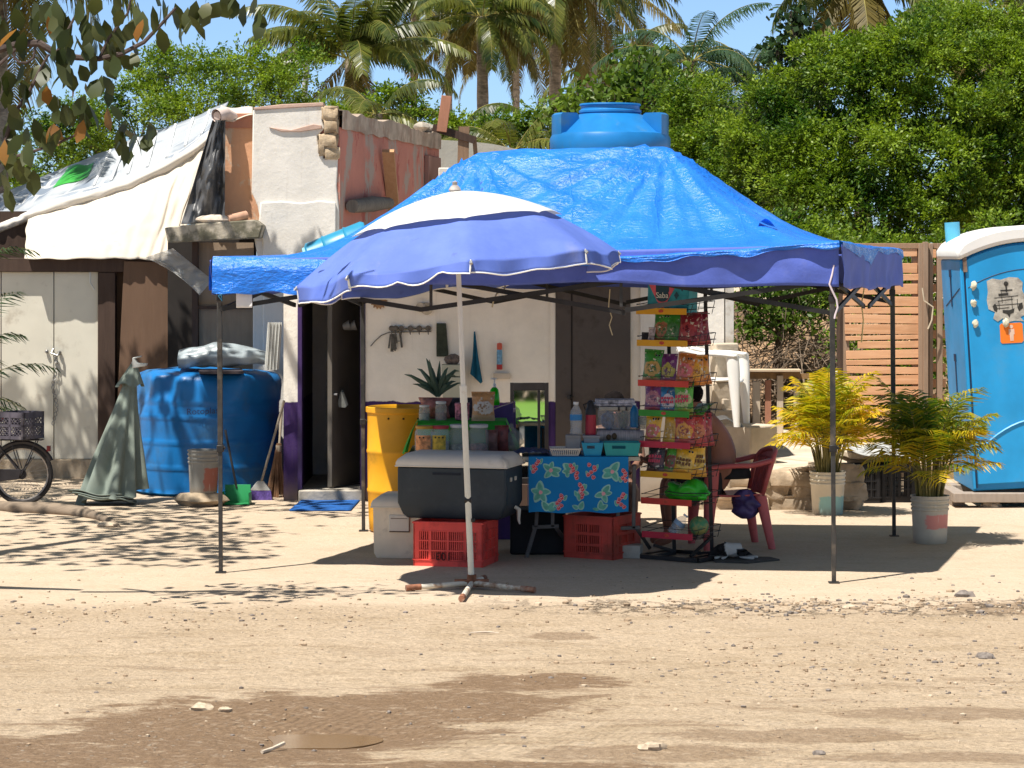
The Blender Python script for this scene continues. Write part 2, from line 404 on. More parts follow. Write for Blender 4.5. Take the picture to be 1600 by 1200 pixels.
# ------------------------------------------------------------------ vegetation helpers
def unit(v): return v / np.linalg.norm(v, axis=-1, keepdims=True)
def leaf_quads(C, L, Wd, g, up=.5, droop=0.0, dirs=None):
    n = len(C); d = g.normal(size=(n, 3)) if dirs is None else dirs + g.normal(size=(n, 3)) * .45
    d[:, 2] -= droop; d = unit(d); nn = g.normal(size=(n, 3)); nn[:, 2] += up * 2; s = unit(np.cross(d, nn))
    L = (L * g.uniform(.7, 1.25, size=n))[:, None]; w = (Wd * g.uniform(.75, 1.2, size=n))[:, None]
    return np.stack([C - d * L * .5, C + s * w * .5, C + d * L * .5, C - s * w * .5], axis=1)
def crown(blobs, dens, per, leaf, spread, g, shell=.5, up=.5, droop=0.0, hole=.0, hs=.9):
    out = []
    for (cx, cy, cz, rx, ry, rz) in blobs:
        n = max(6, int(dens * (rx * ry * rz) ** .667))
        d = unit(g.normal(size=(n, 3))); r = shell + (1.08 - shell) * g.random((n, 1)) ** .6
        k = np.array([[1 + .38 * mnoise.noise(Vector(q) * 2.3 + Vector((cx, cy, cz)))] for q in d])
        c = np.array([cx, cy, cz]) + d * r * k * np.array([rx, ry, rz])
        if hole: c = c[np.array([mnoise.noise(Vector(q) * hs) for q in c]) > -hole]
        pts = np.repeat(c, per, 0) + g.normal(size=(len(c) * per, 3)) * spread * np.array([1.2, 1.2, .55])
        out.append(leaf_quads(pts, leaf[0], leaf[1], g, up, droop))
    return np.concatenate(out)
def crown2(blobs, g, nclump, cr, nspray, nleaf, leaf, up=.9):
    """crown made of separate leafy clumps of feathery sprays, with dark gaps between the clumps"""
    out = []
    for (cx, cy, cz, rx, ry, rz) in blobs:
        n = max(5, int(nclump * (rx * ry * rz) ** .667)); d = unit(g.normal(size=(n, 3))); d[:, 1] = np.where(d[:, 1] > .3, -d[:, 1], d[:, 1])
        r = .35 + .72 * g.random((n, 1)) ** .55; cc = np.array([cx, cy, cz]) + d * r * np.array([rx, ry, rz]); R_ = cr * g.uniform(.6, 1.35, size=(n, 1))
        # sprays: twigs leaving each clump centre, leaves along the outer part of each twig
        c = np.repeat(cc, nspray, 0); rr = np.repeat(R_, nspray, 0); dirs = g.normal(size=(n * nspray, 3)); dirs[:, 2] = dirs[:, 2] * .6 + .35; dirs = unit(dirs)
        t_ = g.uniform(.25, 1.0, size=(n * nspray, nleaf, 1)); P = c[:, None, :] + dirs[:, None, :] * rr[:, None, :] * t_; P[:, :, 2:] -= .16 * rr[:, None, :] * t_ ** 2
        P = P + g.normal(size=P.shape) * .022; dd = np.repeat(dirs, nleaf, 0); out.append(leaf_quads(P.reshape(-1, 3), leaf[0], leaf[1], g, up, .1, dd))
    return np.concatenate(out)
bark = mat("tree_bark", (.10, .075, .055), .9, .3, 8, .5, 30, stretch=(1, 1, .3))
def broadleaf(name, label, cat, base, blobs, m, dens, per, leaf, spread, seed, group=None, trunk_r=.16, bark_m=None, **kw):
    g = np.random.default_rng(seed); r_ = random.Random(seed)
    t = thing(name, label, cat, base, group)
    b = MB(); B = Vector(base)
    cz = sum(q[2] for q in blobs) / len(blobs); cx = sum(q[0] for q in blobs) / len(blobs); cy = sum(q[1] for q in blobs) / len(blobs)
    fork = Vector((B.x * .6 + cx * .4, B.y * .6 + cy * .4, B.z + (cz - B.z) * .45))
    b.tube([B - Vector((0, 0, .15)), B.lerp(fork, .5) + Vector((r_.uniform(-.1, .1), 0, 0)), fork], [trunk_r * 1.25, trunk_r, trunk_r * .8], 9)
    for q in blobs:
        e = Vector(q[:3]); m1 = fork.lerp(e, .5) + Vector((r_.uniform(-.2, .2), r_.uniform(-.2, .2), r_.uniform(0, .25)))
        b.tube([fork, m1, e], [trunk_r * .5, trunk_r * .28, trunk_r * .10], 6)
        for k in range(7):
            d = Vector((r_.gauss(0, 1), r_.gauss(0, 1), r_.gauss(.2, .8))).normalized(); e2 = e + Vector((d.x * q[3], d.y * q[4], d.z * q[5])) * .9
            b.tube([m1.lerp(e, .6), e.lerp(e2, .5) + Vector((0, 0, .08)), e2], [trunk_r * .11, trunk_r * .07, trunk_r * .025], 5)
    b.build("trunk", bark_m or bark, t)
    q_ = crown2(blobs, g, *kw["c2"]) if "c2" in kw else crown(blobs, dens, per, leaf, spread, g, **kw)
    quads("crown", q_, m, t)
    return t
acacia = leafmat("acacia_leaf", [(.018, .058, .008), (.038, .112, .014), (.070, .168, .018), (.125, .245, .022), (.29, .37, .028)])
darkleaf = leafmat("dark_leaf", [(.010, .026, .008), (.018, .045, .013), (.028, .062, .016), (.05, .09, .03)], .2, .4)
brightleaf = leafmat("bright_leaf", [(.025, .06, .01), (.06, .13, .015), (.10, .18, .02), (.16, .23, .03)])
def bl(px, py, D, rpx, ry=None, rd=None):
    k = D / F; p = at(px, py, D); return (p.x, p.y, p.z, rpx * k, rd or rpx * k * 1.1, (ry or rpx) * k)
A = 'trees behind the stall'
broadleaf("acacia_tree", "fine leaved green tree spreading behind the tarp roofed shed", "tree", (-4.4, 40.5, 0),
    [bl(*q) for q in ((110, 200, 40, 75, 60), (200, 180, 41, 85, 75), (310, 150, 40, 85, 65), (410, 135, 39.5, 75, 50), (460, 105, 40, 45, 40), (250, 105, 41, 55, 32), (355, 100, 41, 35, 30), (70, 265, 40, 60, 50), (430, 195, 40.5, 65, 50), (150, 260, 41, 80, 40))],
    acacia, 0, 0, 0, 0, 11, A, trunk_r=.10, c2=(40, .36, 30, 12, (.060, .030)))
broadleaf("acacia_tree", "bushy bright green tree towering over the pallet gate", "tree", (5.2, 36.5, .8),
    [bl(*q) for q in ((1190, 200, 36.2, 85), (1300, 160, 36, 90), (1400, 140, 36, 95), (1500, 190, 36, 90), (1255, 270, 35.4, 85, 75), (1360, 260, 35.2, 95, 80), (1470, 280, 35.4, 90, 75), (1345, 95, 36.5, 60, 45), (1445, 80, 36.8, 75, 60), (1180, 285, 36, 70, 60), (1290, 335, 35, 85, 50), (1410, 345, 35, 85, 45))],
    acacia, 0, 0, 0, 0, 12, A, trunk_r=.10, c2=(62, .34, 34, 13, (.060, .030)))
broadleaf("acacia_tree", "fine leaved tree rising straight above the white toilet roof", "tree", (8.2, 37.5, .8),
    [bl(*q) for q in ((1560, 150, 37, 95), (1600, 250, 36.5, 110), (1530, 310, 36, 80, 65), (1540, 60, 38, 80, 50), (1650, 140, 38, 110), (1490, 40, 38.5, 60, 40), (1590, 345, 36, 80, 40))],
    acacia, 0, 0, 0, 0, 13, A, trunk_r=.10, c2=(62, .34, 34, 13, (.060, .030)))
broadleaf("acacia_tree", "lower green tree crown leaning over the canopy ridge", "tree", (3.2, 38.0, .6),
    [bl(*q) for q in ((1110, 250, 38, 70), (1080, 190, 38.5, 65), (1150, 300, 37.5, 70), (1090, 330, 38, 70), (1130, 370, 37, 60), (1050, 250, 39, 50))],
    acacia, 0, 0, 0, 0, 14, A, trunk_r=.10, c2=(62, .34, 34, 13, (.060, .030)))
broadleaf("seagrape_tree", "dark round leaved tree poking into the sky above the bright trees", "tree", (4.6, 42, .5),
    [bl(*q) for q in ((1240, 115, 42, 42, 48), (1252, 52, 42, 22, 30), (1285, 125, 42, 45, 55), (1200, 165, 42, 35, 40), (1235, 190, 42, 65, 55), (1240, 28, 42, 12, 14), (1215, 78, 42, 20, 14))],
    darkleaf, 190, 10, (.15, .11), .13, 15, A, shell=.35)
broadleaf("broadleaf_tree", "light green leafy tree showing beside the roof tank lid", "tree", (1.75, 41, 0),
    [bl(*q) for q in ((960, 145, 41, 55, 38), (1010, 160, 41, 50, 45), (900, 160, 41, 38, 26), (990, 110, 41.5, 40, 35), (875, 180, 41, 22, 20), (1040, 130, 42, 45, 50), (930, 190, 41, 70, 40), (1060, 200, 41, 50, 60))],
    brightleaf, 180, 12, (.13, .08), .13, 16, A, shell=.35)
broadleaf("broadleaf_shrub", "leafy bright shrub growing at the dirt bank behind the picket fence", "shrub", (3.05, 30.2, 1.0),
    [bl(*q) for q in ((1180, 470, 29.6, 42, 38), (1220, 450, 29.8, 45, 34), (1270, 470, 30, 45, 36), (1170, 520, 29.4, 30, 28), (1240, 500, 29.7, 38, 24), (1180, 420, 30, 42, 30), (1290, 440, 30, 40, 30), (1240, 410, 30.4, 60, 30))],
    brightleaf, 420, 14, (.075, .045), .07, 17, None, trunk_r=.05, shell=.35)
broadleaf("thicket_shrub", "dark shaded thicket behind the pallet gate and fence", "shrub", (5.4, 32.8, 1.2),
    [bl(*q) for q in ((1345, 470, 28.8, 40, 45), (1400, 480, 28.8, 45, 50), (1350, 570, 28.6, 40, 45), (1410, 580, 28.6, 45, 45), (1380, 640, 28.5, 50, 35), (1450, 560, 28.9, 40, 60), (1330, 420, 32.5, 70, 55), (1450, 430, 32.5, 75, 60), (1560, 400, 32.8, 75, 50), (1350, 500, 32.3, 50, 45), (1250, 380, 33.2, 70, 40))],  # nearest clumps added as dark backing so the gate gaps read dark
    acacia, 0, 0, 0, 0, 18, None, trunk_r=.06, c2=(60, .34, 34, 12, (.06, .03)))
broadleaf("broadleaf_shrub", "dense green shrub between palm trunks behind the pink wall", "shrub", (-1.9, 45, 0),
    [bl(*q) for q in ((600, 165, 45, 45, 28), (650, 185, 45, 40, 26), (560, 190, 45, 60, 30), (690, 215, 45, 50, 30), (800, 205, 46, 60, 30), (840, 195, 46, 40, 30), (740, 225, 46, 60, 25))],
    acacia, 0, 0, 0, 0, 19, A, trunk_r=.08, c2=(40, .4, 30, 12, (.07, .035)))
# dirt bank with dry brush behind the fence
bank = MB()
def bankf(u, v):
    x = 1.2 + 12 * u; y = 29.2 + 5.5 * v; s = min(1, v * 2.2)
    z = .1 + 1.55 * s ** .8 + .22 * mnoise.noise(Vector((x * 1.6, y * 1.6, 1))) * min(1, v * 6) + .06 * mnoise.noise(Vector((x * 6, y * 6, 2)))
    if x < 2.4: z -= (2.4 - x) * 1.2
    return Vector((x, y, z))
bank.grid(bankf, 70, 34)
bo = bank.build("embankment", mat("bank_soil", (.30, .195, .115), .95, .35, 5, .9, 22, dirt=(.13, .085, .05), ds=2.2, da=.7), sharp=180); bo["kind"] = "structure"
br = MB()
for k in range(420):
    p = Vector((rng.uniform(2.35, 4.3), rng.uniform(29.0, 30.3), 0)); p.z = .65 + (p.y - 29) * .75 + rng.uniform(-.1, .45) - (.15 if p.x > 3.4 else 0)
    d = Vector((rng.gauss(0, 1), rng.gauss(0, .6), rng.gauss(.1, .8))).normalized() * rng.uniform(.15, .45); q = Vector((rng.gauss(0, .06), 0, rng.gauss(0, .06)))
    br.tube([p - d, p + q, p + d], [.007, .006, .002], 4, cap=False)
tag(br.build("dry_brush", mat("dry_twig", (.24, .18, .13), .9, .35, 3)), "tangle of dry twigs on the shaded dirt bank", "dry brush", kind="stuff")

# palms
def frond(base, az, el, L, bend, nl, ll, g, hang=.5, wd=.045, sway=0.0):
    """quads for the leaflets, points for the rib"""
    T = np.linspace(0, 1, 15); p = np.array(base, float); pts = [p.copy()]; tans = []
    for i, tt in enumerate(T[:-1]):
        e = el - bend * tt ** 1.25; a = az + sway * tt
        d = np.array([math.cos(a) * math.cos(e), math.sin(a) * math.cos(e), math.sin(e)]); tans.append(d); p = p + d * L / 14; pts.append(p.copy())
    tans.append(tans[-1]); pts = np.array(pts); tans = np.array(tans); Q = []
    for i in range(nl):
        tt = .10 + .9 * i / (nl - 1); k = tt * 14; a = min(13, int(k)); f = k - a
        c = pts[a] * (1 - f) + pts[a + 1] * f; d = tans[a] * (1 - f) + tans[a + 1] * f
        sd = np.cross(d, [0, 0, 1.0]); n_ = np.linalg.norm(sd); sd = np.array([-math.sin(az), math.cos(az), 0]) if n_ < 1e-3 else sd / n_
        l = ll * (math.sin(math.pi * min(1, .12 + .8 * tt)) ** .7) * g.uniform(.85, 1.1)
        for sg in (1, -1):
            d1 = sd * sg * .85 + d * .55 + np.array([0, 0, .12 - hang * .5]) + g.normal(size=3) * .06; d1 /= np.linalg.norm(d1)
            d2 = d1 * .55 + d * .15 + np.array([0, 0, -hang]) + g.normal(size=3) * .06; d2 /= np.linalg.norm(d2)
            wv = d * wd * .5; m_ = c + d1 * l * .5; e_ = m_ + d2 * l * .5
            Q.append([c - wv * .5, c + wv * .5, m_ + wv, m_ - wv]); Q.append([m_ - wv, m_ + wv, e_ + wv * .12, e_ - wv * .12])
    return np.array(Q), pts
palm_g = leafmat("coconut_frond", [(.018, .040, .011), (.034, .068, .015), (.06, .098, .019), (.11, .14, .026), (.20, .20, .04)], .35, .33, .5)
palm_o = leafmat("old_frond", [(.09, .07, .02), (.15, .115, .028), (.22, .16, .035), (.10, .09, .02)], .3, .55)
palm_b = leafmat("feather_palm_frond", [(.03, .065, .035), (.045, .09, .05), (.07, .125, .06)], .35, .6, .15)
rib_m = mat("frond_rib", (.22, .19, .045), .6, .25, 3)
ptrunk = mat("palm_trunk", (.27, .225, .18), .9, .25, 12, .6, 14, dirt=(.10, .085, .07), ds=4, stretch=(1, 1, 2.5))
def coconut(label, px, py, D, bpx, r, fr, L, seed, old=5, ll=.75, m=None, hang=.8, nl=60, name="coconut_palm", tr=None, lean=None, wd=.05, el_lo=-12, cat="palm tree", g_="coconut palms behind the stall"):
    g = np.random.default_rng(seed); c = at(px, py, D); b = at(bpx, HY, D); b.z = 0
    t = thing(name, label, cat, b, g_); k = MB(); n = 22
    P = [b.lerp(c, i / n) + Vector((math.sin(i / n * 3) * (lean or 0), 0, 0)) for i in range(n + 1)]
    k.tube(P, [r * (1.25 - .45 * i / n) * (1.06 if i % 2 else 1.0) for i in range(n + 1)], 10)
    k.build("trunk", tr or ptrunk, t)
    Q, O, rb = [], [], MB()
    for i in range(fr + old):
        isold = i >= fr; az = i * 2.4 + g.uniform(-.3, .3)
        el = g.uniform(-.95, -.35) if isold else R(74) * (1 - (i / max(1, fr - 1)) ** .75) + R(el_lo) + g.uniform(-.12, .12)
        bend = g.uniform(.5, 1.0) if isold else g.uniform(1.1, 1.8)
        q, pts = frond(np.array(c) + np.array([math.cos(az), math.sin(az), 0]) * r * .6, az, el, L * g.uniform(.85, 1.1), bend, nl, ll, g, hang, wd)
        (O if isold else Q).append(q); rb.tube(pts, [(.030 if L > 3 else .014) * (1 - .85 * j / 14) for j in range(15)], 5)
    A_ = np.concatenate(Q + O); mi = [0] * sum(len(q) for q in Q) + [1] * sum(len(q) for q in O)
    quads("fronds", A_, [m or palm_g, palm_o], t, mi)
    rb.build("frond_ribs", rib_m, t)
    return t
coconut("dense upright young palm standing behind the pink wall corner", 548, 92, 50, 550, .13, 22, 2.3, 21, 3, .6, el_lo=12)
coconut("slim palm with bare pale trunk in sky behind the pink wall", 646, -6, 74, 648, .10, 17, 2.7, 22, 5, .6)
coconut("palm on a dark trunk rising just past the tarp ridge", 753, 26, 54, 758, .13, 17, 2.1, 23, 5, .5)
coconut("palm trailing long brown hanging fronds above the roof tank", 868, -42, 57, 866, .14, 17, 2.5, 24, 10, .6, hang=.85)
coconut("palm with pale straight trunk right behind the roof tank", 926, -40, 62, 919, .13, 17, 2.9, 25, 5, .6)
coconut("tall palm dropping broad fronds over the bright tree", 1338, -40, 46, 1352, .12, 14, 2.0, 26, 10, .6, hang=.9)
coconut("distant palm between the tarp ridge palm and the tank", 806, 35, 82, 808, .12, 16, 3.0, 27, 5, .65)
coconut("distant palm whose crown fills the gap left of the slim palm", 700, -30, 90, 704, .12, 16, 3.2, 28, 4, .7)
coconut("low young palm with yellow arching frond beyond pink wall", 590, 178, 42, 588, .10, 8, 1.3, 29, 2, .45, wd=.03)
coconut("low palm clump behind grey concrete wall by the tank", 800, 235, 44, 800, .10, 13, 1.7, 30, 3, .5, wd=.03)
coconut("palm standing close behind the shed, crown above the view", -8, -90, 29.5, -8, .15, 18, 1.9, 31, 3, .6, wd=.04)
coconut("distant low palm right of the pale palm trunk", 965, 100, 66, 968, .12, 16, 2.2, 32, 6, .55)
coconut("small dark palm showing between two leaning timbers", 715, 205, 52, 715, .10, 10, 1.5, 33, 2, .4)
coconut("fan of stiff old palm leaves at the tree tops by sky gap", 1560, 20, 52, 1565, .16, 12, 2.0, 34, 12, .6, hang=.9)
for px, py, D, lab, sd, L in ((1080, 95, 45, "feathery blue green palm with finest arching plumes", 41, 1.7), (1170, 105, 47, "feathery palm beside the dark round leaved tree", 42, 1.7), (1035, 165, 44, "lower feathery palm by the light green leafy tree", 43, 1.3), (1130, 190, 45, "feathery palm with tan flower sprays in front of two taller ones", 44, 1.3)):
    coconut(lab, px, py, D, px - 5, .09, 15, L, sd, 1, .42, palm_b, .75, 44, "feather_palm", wd=.03, g_="feathery palms")

lp_ = thing("street_lamp", "thin grey street lamp standing behind the cracked white wall", "street lamp", (X0 := (475 - 800) * 46 / F, 46, 0))
k = MB(); k.tube([(X0, 46, 0), at(476, 140, 46), at(480, 104, 46)], [.07, .055, .05], 10); k.build("pole", mat("galvanised_pole", (.40, .40, .40), .5, .1, 6, metal=.3), lp_)
k = MB(); k.tube([at(480, 104, 46), at(470, 97, 45.8), at(462, 98, 45.6)], .03, 8); k.ell(at(456, 99, 45.5), (.17, .2, .06), 14, 8); k.build("lamp_head", mat("lamp_grey", (.5, .5, .48), .5), lp_)
# the big leaved tree that hangs into the view, trunk outside it
alm = leafmat("almond_leaf", [(.026, .038, .013), (.045, .064, .018), (.07, .085, .026), (.10, .105, .04)], .3, .45)
alm_o = leafmat("almond_leaf_red", [(.35, .16, .04), (.28, .10, .03), (.20, .08, .04), (.30, .17, .05)], .4, .5)
at_ = thing("almond_tree", "big leaved tree reaching dark branches and drooping leaves into the sky", "tree", (-6.3, 17.4, 0))
b = MB(); D0 = 17.0
b.tube([(-6.3, 17.4, -.1), (-6.2, 17.4, 1.6), (-5.9, 17.4, 2.9), (-5.2, 17.3, 3.6)], [.2, .17, .14, .1], 10)
b.tube([(-5.9, 17.4, 2.9), (-5.8, 18.6, 4.3), (-5.0, 20.2, 5.4)], [.13, .1, .05], 8)
def lp(pts, r0, r1, D=D0, dd=0.0):
    P = [at(x, y, D + dd * i) for i, (x, y) in enumerate(pts)]; b.tube(P, [r0 + (r1 - r0) * i / (len(P) - 1) for i in range(len(P))], 7); return P
b.tube([(-5.2, 17.3, 3.6), at(-200, 100, 17.1)], [.1, .035], 8)
lp([(-200, 100), (-80, 88), (0, 76), (30, 68), (62, 68), (88, 84), (120, 90), (155, 92), (190, 84), (225, 66), (252, 38), (275, 12)], .035, .009)
lp([(-130, 93), (-60, 180), (-10, 280), (0, 248), (20, 180), (45, 145), (62, 110), (76, 85)], .022, .008, 17.15)
lp([(0, 252), (40, 240), (80, 228), (110, 215), (135, 202)], .012, .006, 17.1)
lp([(22, 75), (22, 90), (30, 98), (42, 98), (53, 90), (55, 72)], .008, .008, 16.95)
lp([(-60, 160), (0, 100), (30, 72)], .014, .008, 16.9)
lp([(88, 84), (100, 60), (120, 20), (125, -40)], .012, .006)
lp([(155, 92), (170, 60), (200, 20), (210, -30)], .012, .006)
lp([(-40, -60), (60, -30), (200, -22), (330, -20), (430, -25)], .012, .006, 16.8)
b.build("trunk", mat("dark_branch", (.085, .062, .055), .9, .3, 15, .4, 60), at_)
g = np.random.default_rng(5); C, Dr = [], []
def cluster(px, py, n, sx, sy):
    for _ in range(n): C.append(at(px + g.normal() * sx, py + g.normal() * sy, D0 + g.normal() * .25)); Dr.append([g.normal() * .35, g.normal() * .35, -1.0])
for q in ((20, 20, 7, 18, 14), (60, 15, 7, 18, 12), (110, 20, 9, 20, 18), (150, 25, 9, 18, 18), (190, 30, 9, 18, 22), (225, 18, 6, 14, 14), (270, 2, 5, 12, 8), (295, 15, 5, 10, 12), (340, -5, 5, 14, 10), (375, 5, 6, 14, 14), (405, 15, 3, 8, 14),
          (30, 45, 5, 15, 12), (95, 60, 6, 14, 16), (130, 55, 7, 14, 16), (170, 75, 8, 14, 16), (200, 75, 4, 8, 14), (105, 115, 5, 12, 10), (130, 118, 4, 14, 10), (160, 120, 5, 12, 10), (20, 110, 4, 10, 10), (25, 140, 4, 8, 10), (65, 140, 4, 10, 8),
          (10, 190, 5, 9, 14), (25, 225, 5, 12, 12), (45, 205, 5, 10, 12), (80, 190, 4, 12, 10), (100, 165, 4, 12, 8), (130, 178, 4, 10, 8), (150, 165, 5, 14, 6), (180, 200, 5, 12, 10), (205, 205, 4, 12, 10), (230, 205, 3, 8, 8), (50, 235, 4, 8, 10), (5, 280, 4, 10, 10), (65, 100, 4, 8, 8)):
    cluster(*q)
def bigleaf(c, d, L, w, g):
    d = np.array(d) / np.linalg.norm(d); s = np.cross(d, g.normal(size=3)); s /= np.linalg.norm(s); n = np.cross(s, d); c = np.array(c)
    a, m1, m2, e = c, c + d * L * .3, c + d * L * .68 + n * L * .08, c + d * L + n * L * .02
    return [[a, a, m1 + s * w * .42 + n * .01, m1 - s * w * .42 + n * .01], [m1 - s * w * .42 + n * .01, m1 + s * w * .42 + n * .01, m2 + s * w * .5, m2 - s * w * .5], [m2 - s * w * .5, m2 + s * w * .5, e, e]]
near = []; nmi = []
for c_, d_ in zip(C, Dr):
    o_ = g.random() < .03; near += bigleaf(c_, d_, g.uniform(.12, .20), g.uniform(.075, .105), g); nmi += [1 if o_ else 0] * 3
over = []
for _ in range(2700):
    y_ = g.uniform(17.8, 25.5); p = (g.normal() * 1.25 - 4.6 - .12 * (y_ - 20), y_, 6.0 + g.normal() * .45)
    if mnoise.noise(Vector(p) * 1.1) < -.18 or (p[0] > -4.0 and p[1] < 21.4) or p[0] > -2.7: continue
    if p[2] > 2.333 + .0973 * p[1] + .35: over += bigleaf(p, [g.normal(), g.normal(), -.5], g.uniform(.15, .24), g.uniform(.09, .13), g)
for _ in range(620):   # unseen loose long leaves added over the shed front to dapple its doors
    p = (g.uniform(-7.1, -4.3), g.uniform(25.35, 26.02), 5.32 + g.normal() * .04); over += bigleaf(p, [g.normal() * .5, g.normal() * .15, -1.0], g.uniform(.25, .45), g.uniform(.04, .07), g)
for _ in range(26):  # more unseen leaves, added to streak shade on the white wall
    p = (g.uniform(-3.35, -2.65), g.uniform(25.5, 25.72), 5.32 + g.normal() * .04); over += bigleaf(p, [g.normal() * .3, .1, -1.0], g.uniform(.3, .5), g.uniform(.05, .07), g)
ML = [v for q in near + over for v in q]
me = bpy.data.meshes.new("leaves"); V_ = np.array(ML); 
# weld each leaf's strips so one leaf is one island
vs, fs, mi = [], [], []
allq = near + over; amis = nmi + [0] * len(over)
for k in range(0, len(allq), 3):
    q0, q1, q2 = allq[k], allq[k + 1], allq[k + 2]; b0 = len(vs)
    vs += [q0[0], q0[2], q0[3], q1[2], q1[3], q2[2]]; fs += [(b0, b0 + 1, b0 + 2), (b0 + 2, b0 + 1, b0 + 3, b0 + 4), (b0 + 4, b0 + 3, b0 + 5)]; mi += [amis[k]] * 3
lm = MB(); lm.v, lm.f, lm.m = [tuple(v) for v in vs], fs, mi
lm.build("leaves", [alm, alm_o], at_, sharp=180)

# areca style palms in buckets and one at the left edge
arec_y = leafmat("sunbleached_areca", [(.16, .24, .015), (.50, .46, .02), (.78, .58, .02), (.86, .60, .03), (.80, .42, .02)], .35, .5)
arec_g = leafmat("green_areca", [(.035, .09, .012), (.075, .15, .016), (.15, .22, .02), (.34, .34, .02), (.60, .44, .02)], .35, .42)
arec_l = leafmat("dark_areca", [(.022, .045, .018), (.035, .07, .022), (.05, .09, .03)], .3, .4)  # darkest of the areca greens
stem_m = mat("areca_stem", (.20, .17, .05), .6, .35, 10)
def areca(t, base, m, m2, n, L, seed, h, spreadr=.1, ll=.2, lowm=.35, el0=70, wd=.02):
    g = np.random.default_rng(seed); st = MB(); Q, mi = [], []
    for i in range(n):
        a = i * 2.4 + g.uniform(-.4, .4); f = (i + .5) / n; b0 = Vector(base) + Vector((math.cos(a), math.sin(a), 0)) * spreadr * g.random() ** .5
        tilt = .03 + .24 * f + g.normal() * .07; hh = h * g.uniform(.6, 1.1) * (1 - .55 * f)
        top = b0 + Vector((math.cos(a) * math.sin(tilt), math.sin(a) * math.sin(tilt), math.cos(tilt))) * hh
        st.tube([b0, b0.lerp(top, .5) + Vector((0, 0, .01)), top], [.009, .007, .005], 5)
        q, pts = frond(top, a, R(el0) - R(48) * f + g.normal() * .15, L * g.uniform(.75, 1.2), g.uniform(.6, 1.4), 17, ll, g, .34, wd, g.normal() * .3)
        st.tube(pts, [.006 * (1 - .8 * j / 14) for j in range(15)], 4)
        Q.append(q); mi += [1 if (f > 1 - lowm and g.random() < .8) else 0] * len(q)
    st.build("stems", stem_m, t); quads("fronds", np.concatenate(Q), [m, m2], t, mi)
def bucket(t, c, r0, r1, h, m, bands=(.72, .80, .90), name="bucket"):
    k = MB(); pr = [(r0 * .97, 0), (r0, .012)]
    for bz in sorted(bands):
        z = bz * h; r = r0 + (r1 - r0) * bz; pr += [(r, z - .012), (r + .008, z - .006), (r + .008, z + .006), (r, z + .012)]
    pr += [(r1, h - .012), (r1 + .008, h - .01), (r1 + .008, h), (r1 - .006, h), (r1 - .014, h - .06), (r0 * .9, .02)]
    k.lathe(pr, c, 32); return k.build(name, m, t, sharp=50)
def painted_bucket(name, base, patch, cx, z0, z1, ang=.9):
    t = NT(name); P = t.coord(); x, y, z = t.sep(P)
    n = t.noise(P, 14, 6, .7); s = t.noise(t.mapping(P, (30, 30, 2.5)), 1.2, 4)
    c = t.mix(t.step(t.noise(P, 6, 5), .35, .65), mul(base, .85), base)
    zz = t.math('ADD', z, t.math('MULTIPLY', t.math('SUBTRACT', n, .5), .05))
    m = t.math('MULTIPLY', t.step(zz, z0, z0 + .01), t.step(zz, z1 + .01, z1)); m = t.math('MULTIPLY', m, t.step(t.math('ADD', x, t.math('MULTIPLY', t.math('SUBTRACT', n, .5), .08)), cx - ang * .1, cx - ang * .1 + .02))
    c = t.mix(t.math('MULTIPLY', m, .85), c, patch); c = t.mix(t.math('MULTIPLY', t.step(s, .58, .68), .5), c, (.62, .58, .52))
    c = t.mix(t.math('MULTIPLY', t.step(z, .09, .0), .5), c, (.30, .23, .16))
    return t.bsdf(c, .55, 0, .35, t.bump(n, .08, .004))
c1 = gd(1293, 803); t1 = thing("potted_palm", "sun bleached yellow palm in a white bucket with faded blue paint", "potted plant", c1)
bucket(t1, c1, .137, .158, .385, painted_bucket("bucket_blue", (.66, .60, .48), (.20, .46, .48), 0, -.12, .16, .9)); s = MB(); s.lathe([(.148, .32), (.0, .345)], c1, 20); s.build("soil", mat("potting_soil", (.07, .05, .035), .95, .3, 20, .5), t1)
areca(t1, c1 + Vector((0, 0, .34)), arec_y, arec_y, 54, .42, 51, .64, .10, .25, el0=88, wd=.019)
c2 = gd(1453, 848); t2 = thing("potted_palm", "green and yellow palm in a grey bucket with a pink band", "potted plant", c2)
bucket(t2, c2, .135, .150, .385, painted_bucket("bucket_pink", (.56, .51, .41), (.66, .22, .19), -.02, .12, .23, .45)); s = MB(); s.lathe([(.14, .32), (.0, .345)], c2, 20); s.build("soil", mat("potting_soil", (.07, .05, .035)), t2)
areca(t2, c2 + Vector((0, 0, .34)), arec_g, arec_y, 50, .46, 52, .58, .11, .27, lowm=.5, el0=88, wd=.018)
c3 = at(-95, HY, 25.3); c3.z = 0; t3 = thing("areca_palm", "areca palm whose dark feathery fronds hang in front of the cream doors", "palm plant", c3)
areca(t3, c3, arec_l, arec_l, 18, .70, 53, 2.05, .15, .36, el0=60, wd=.020)
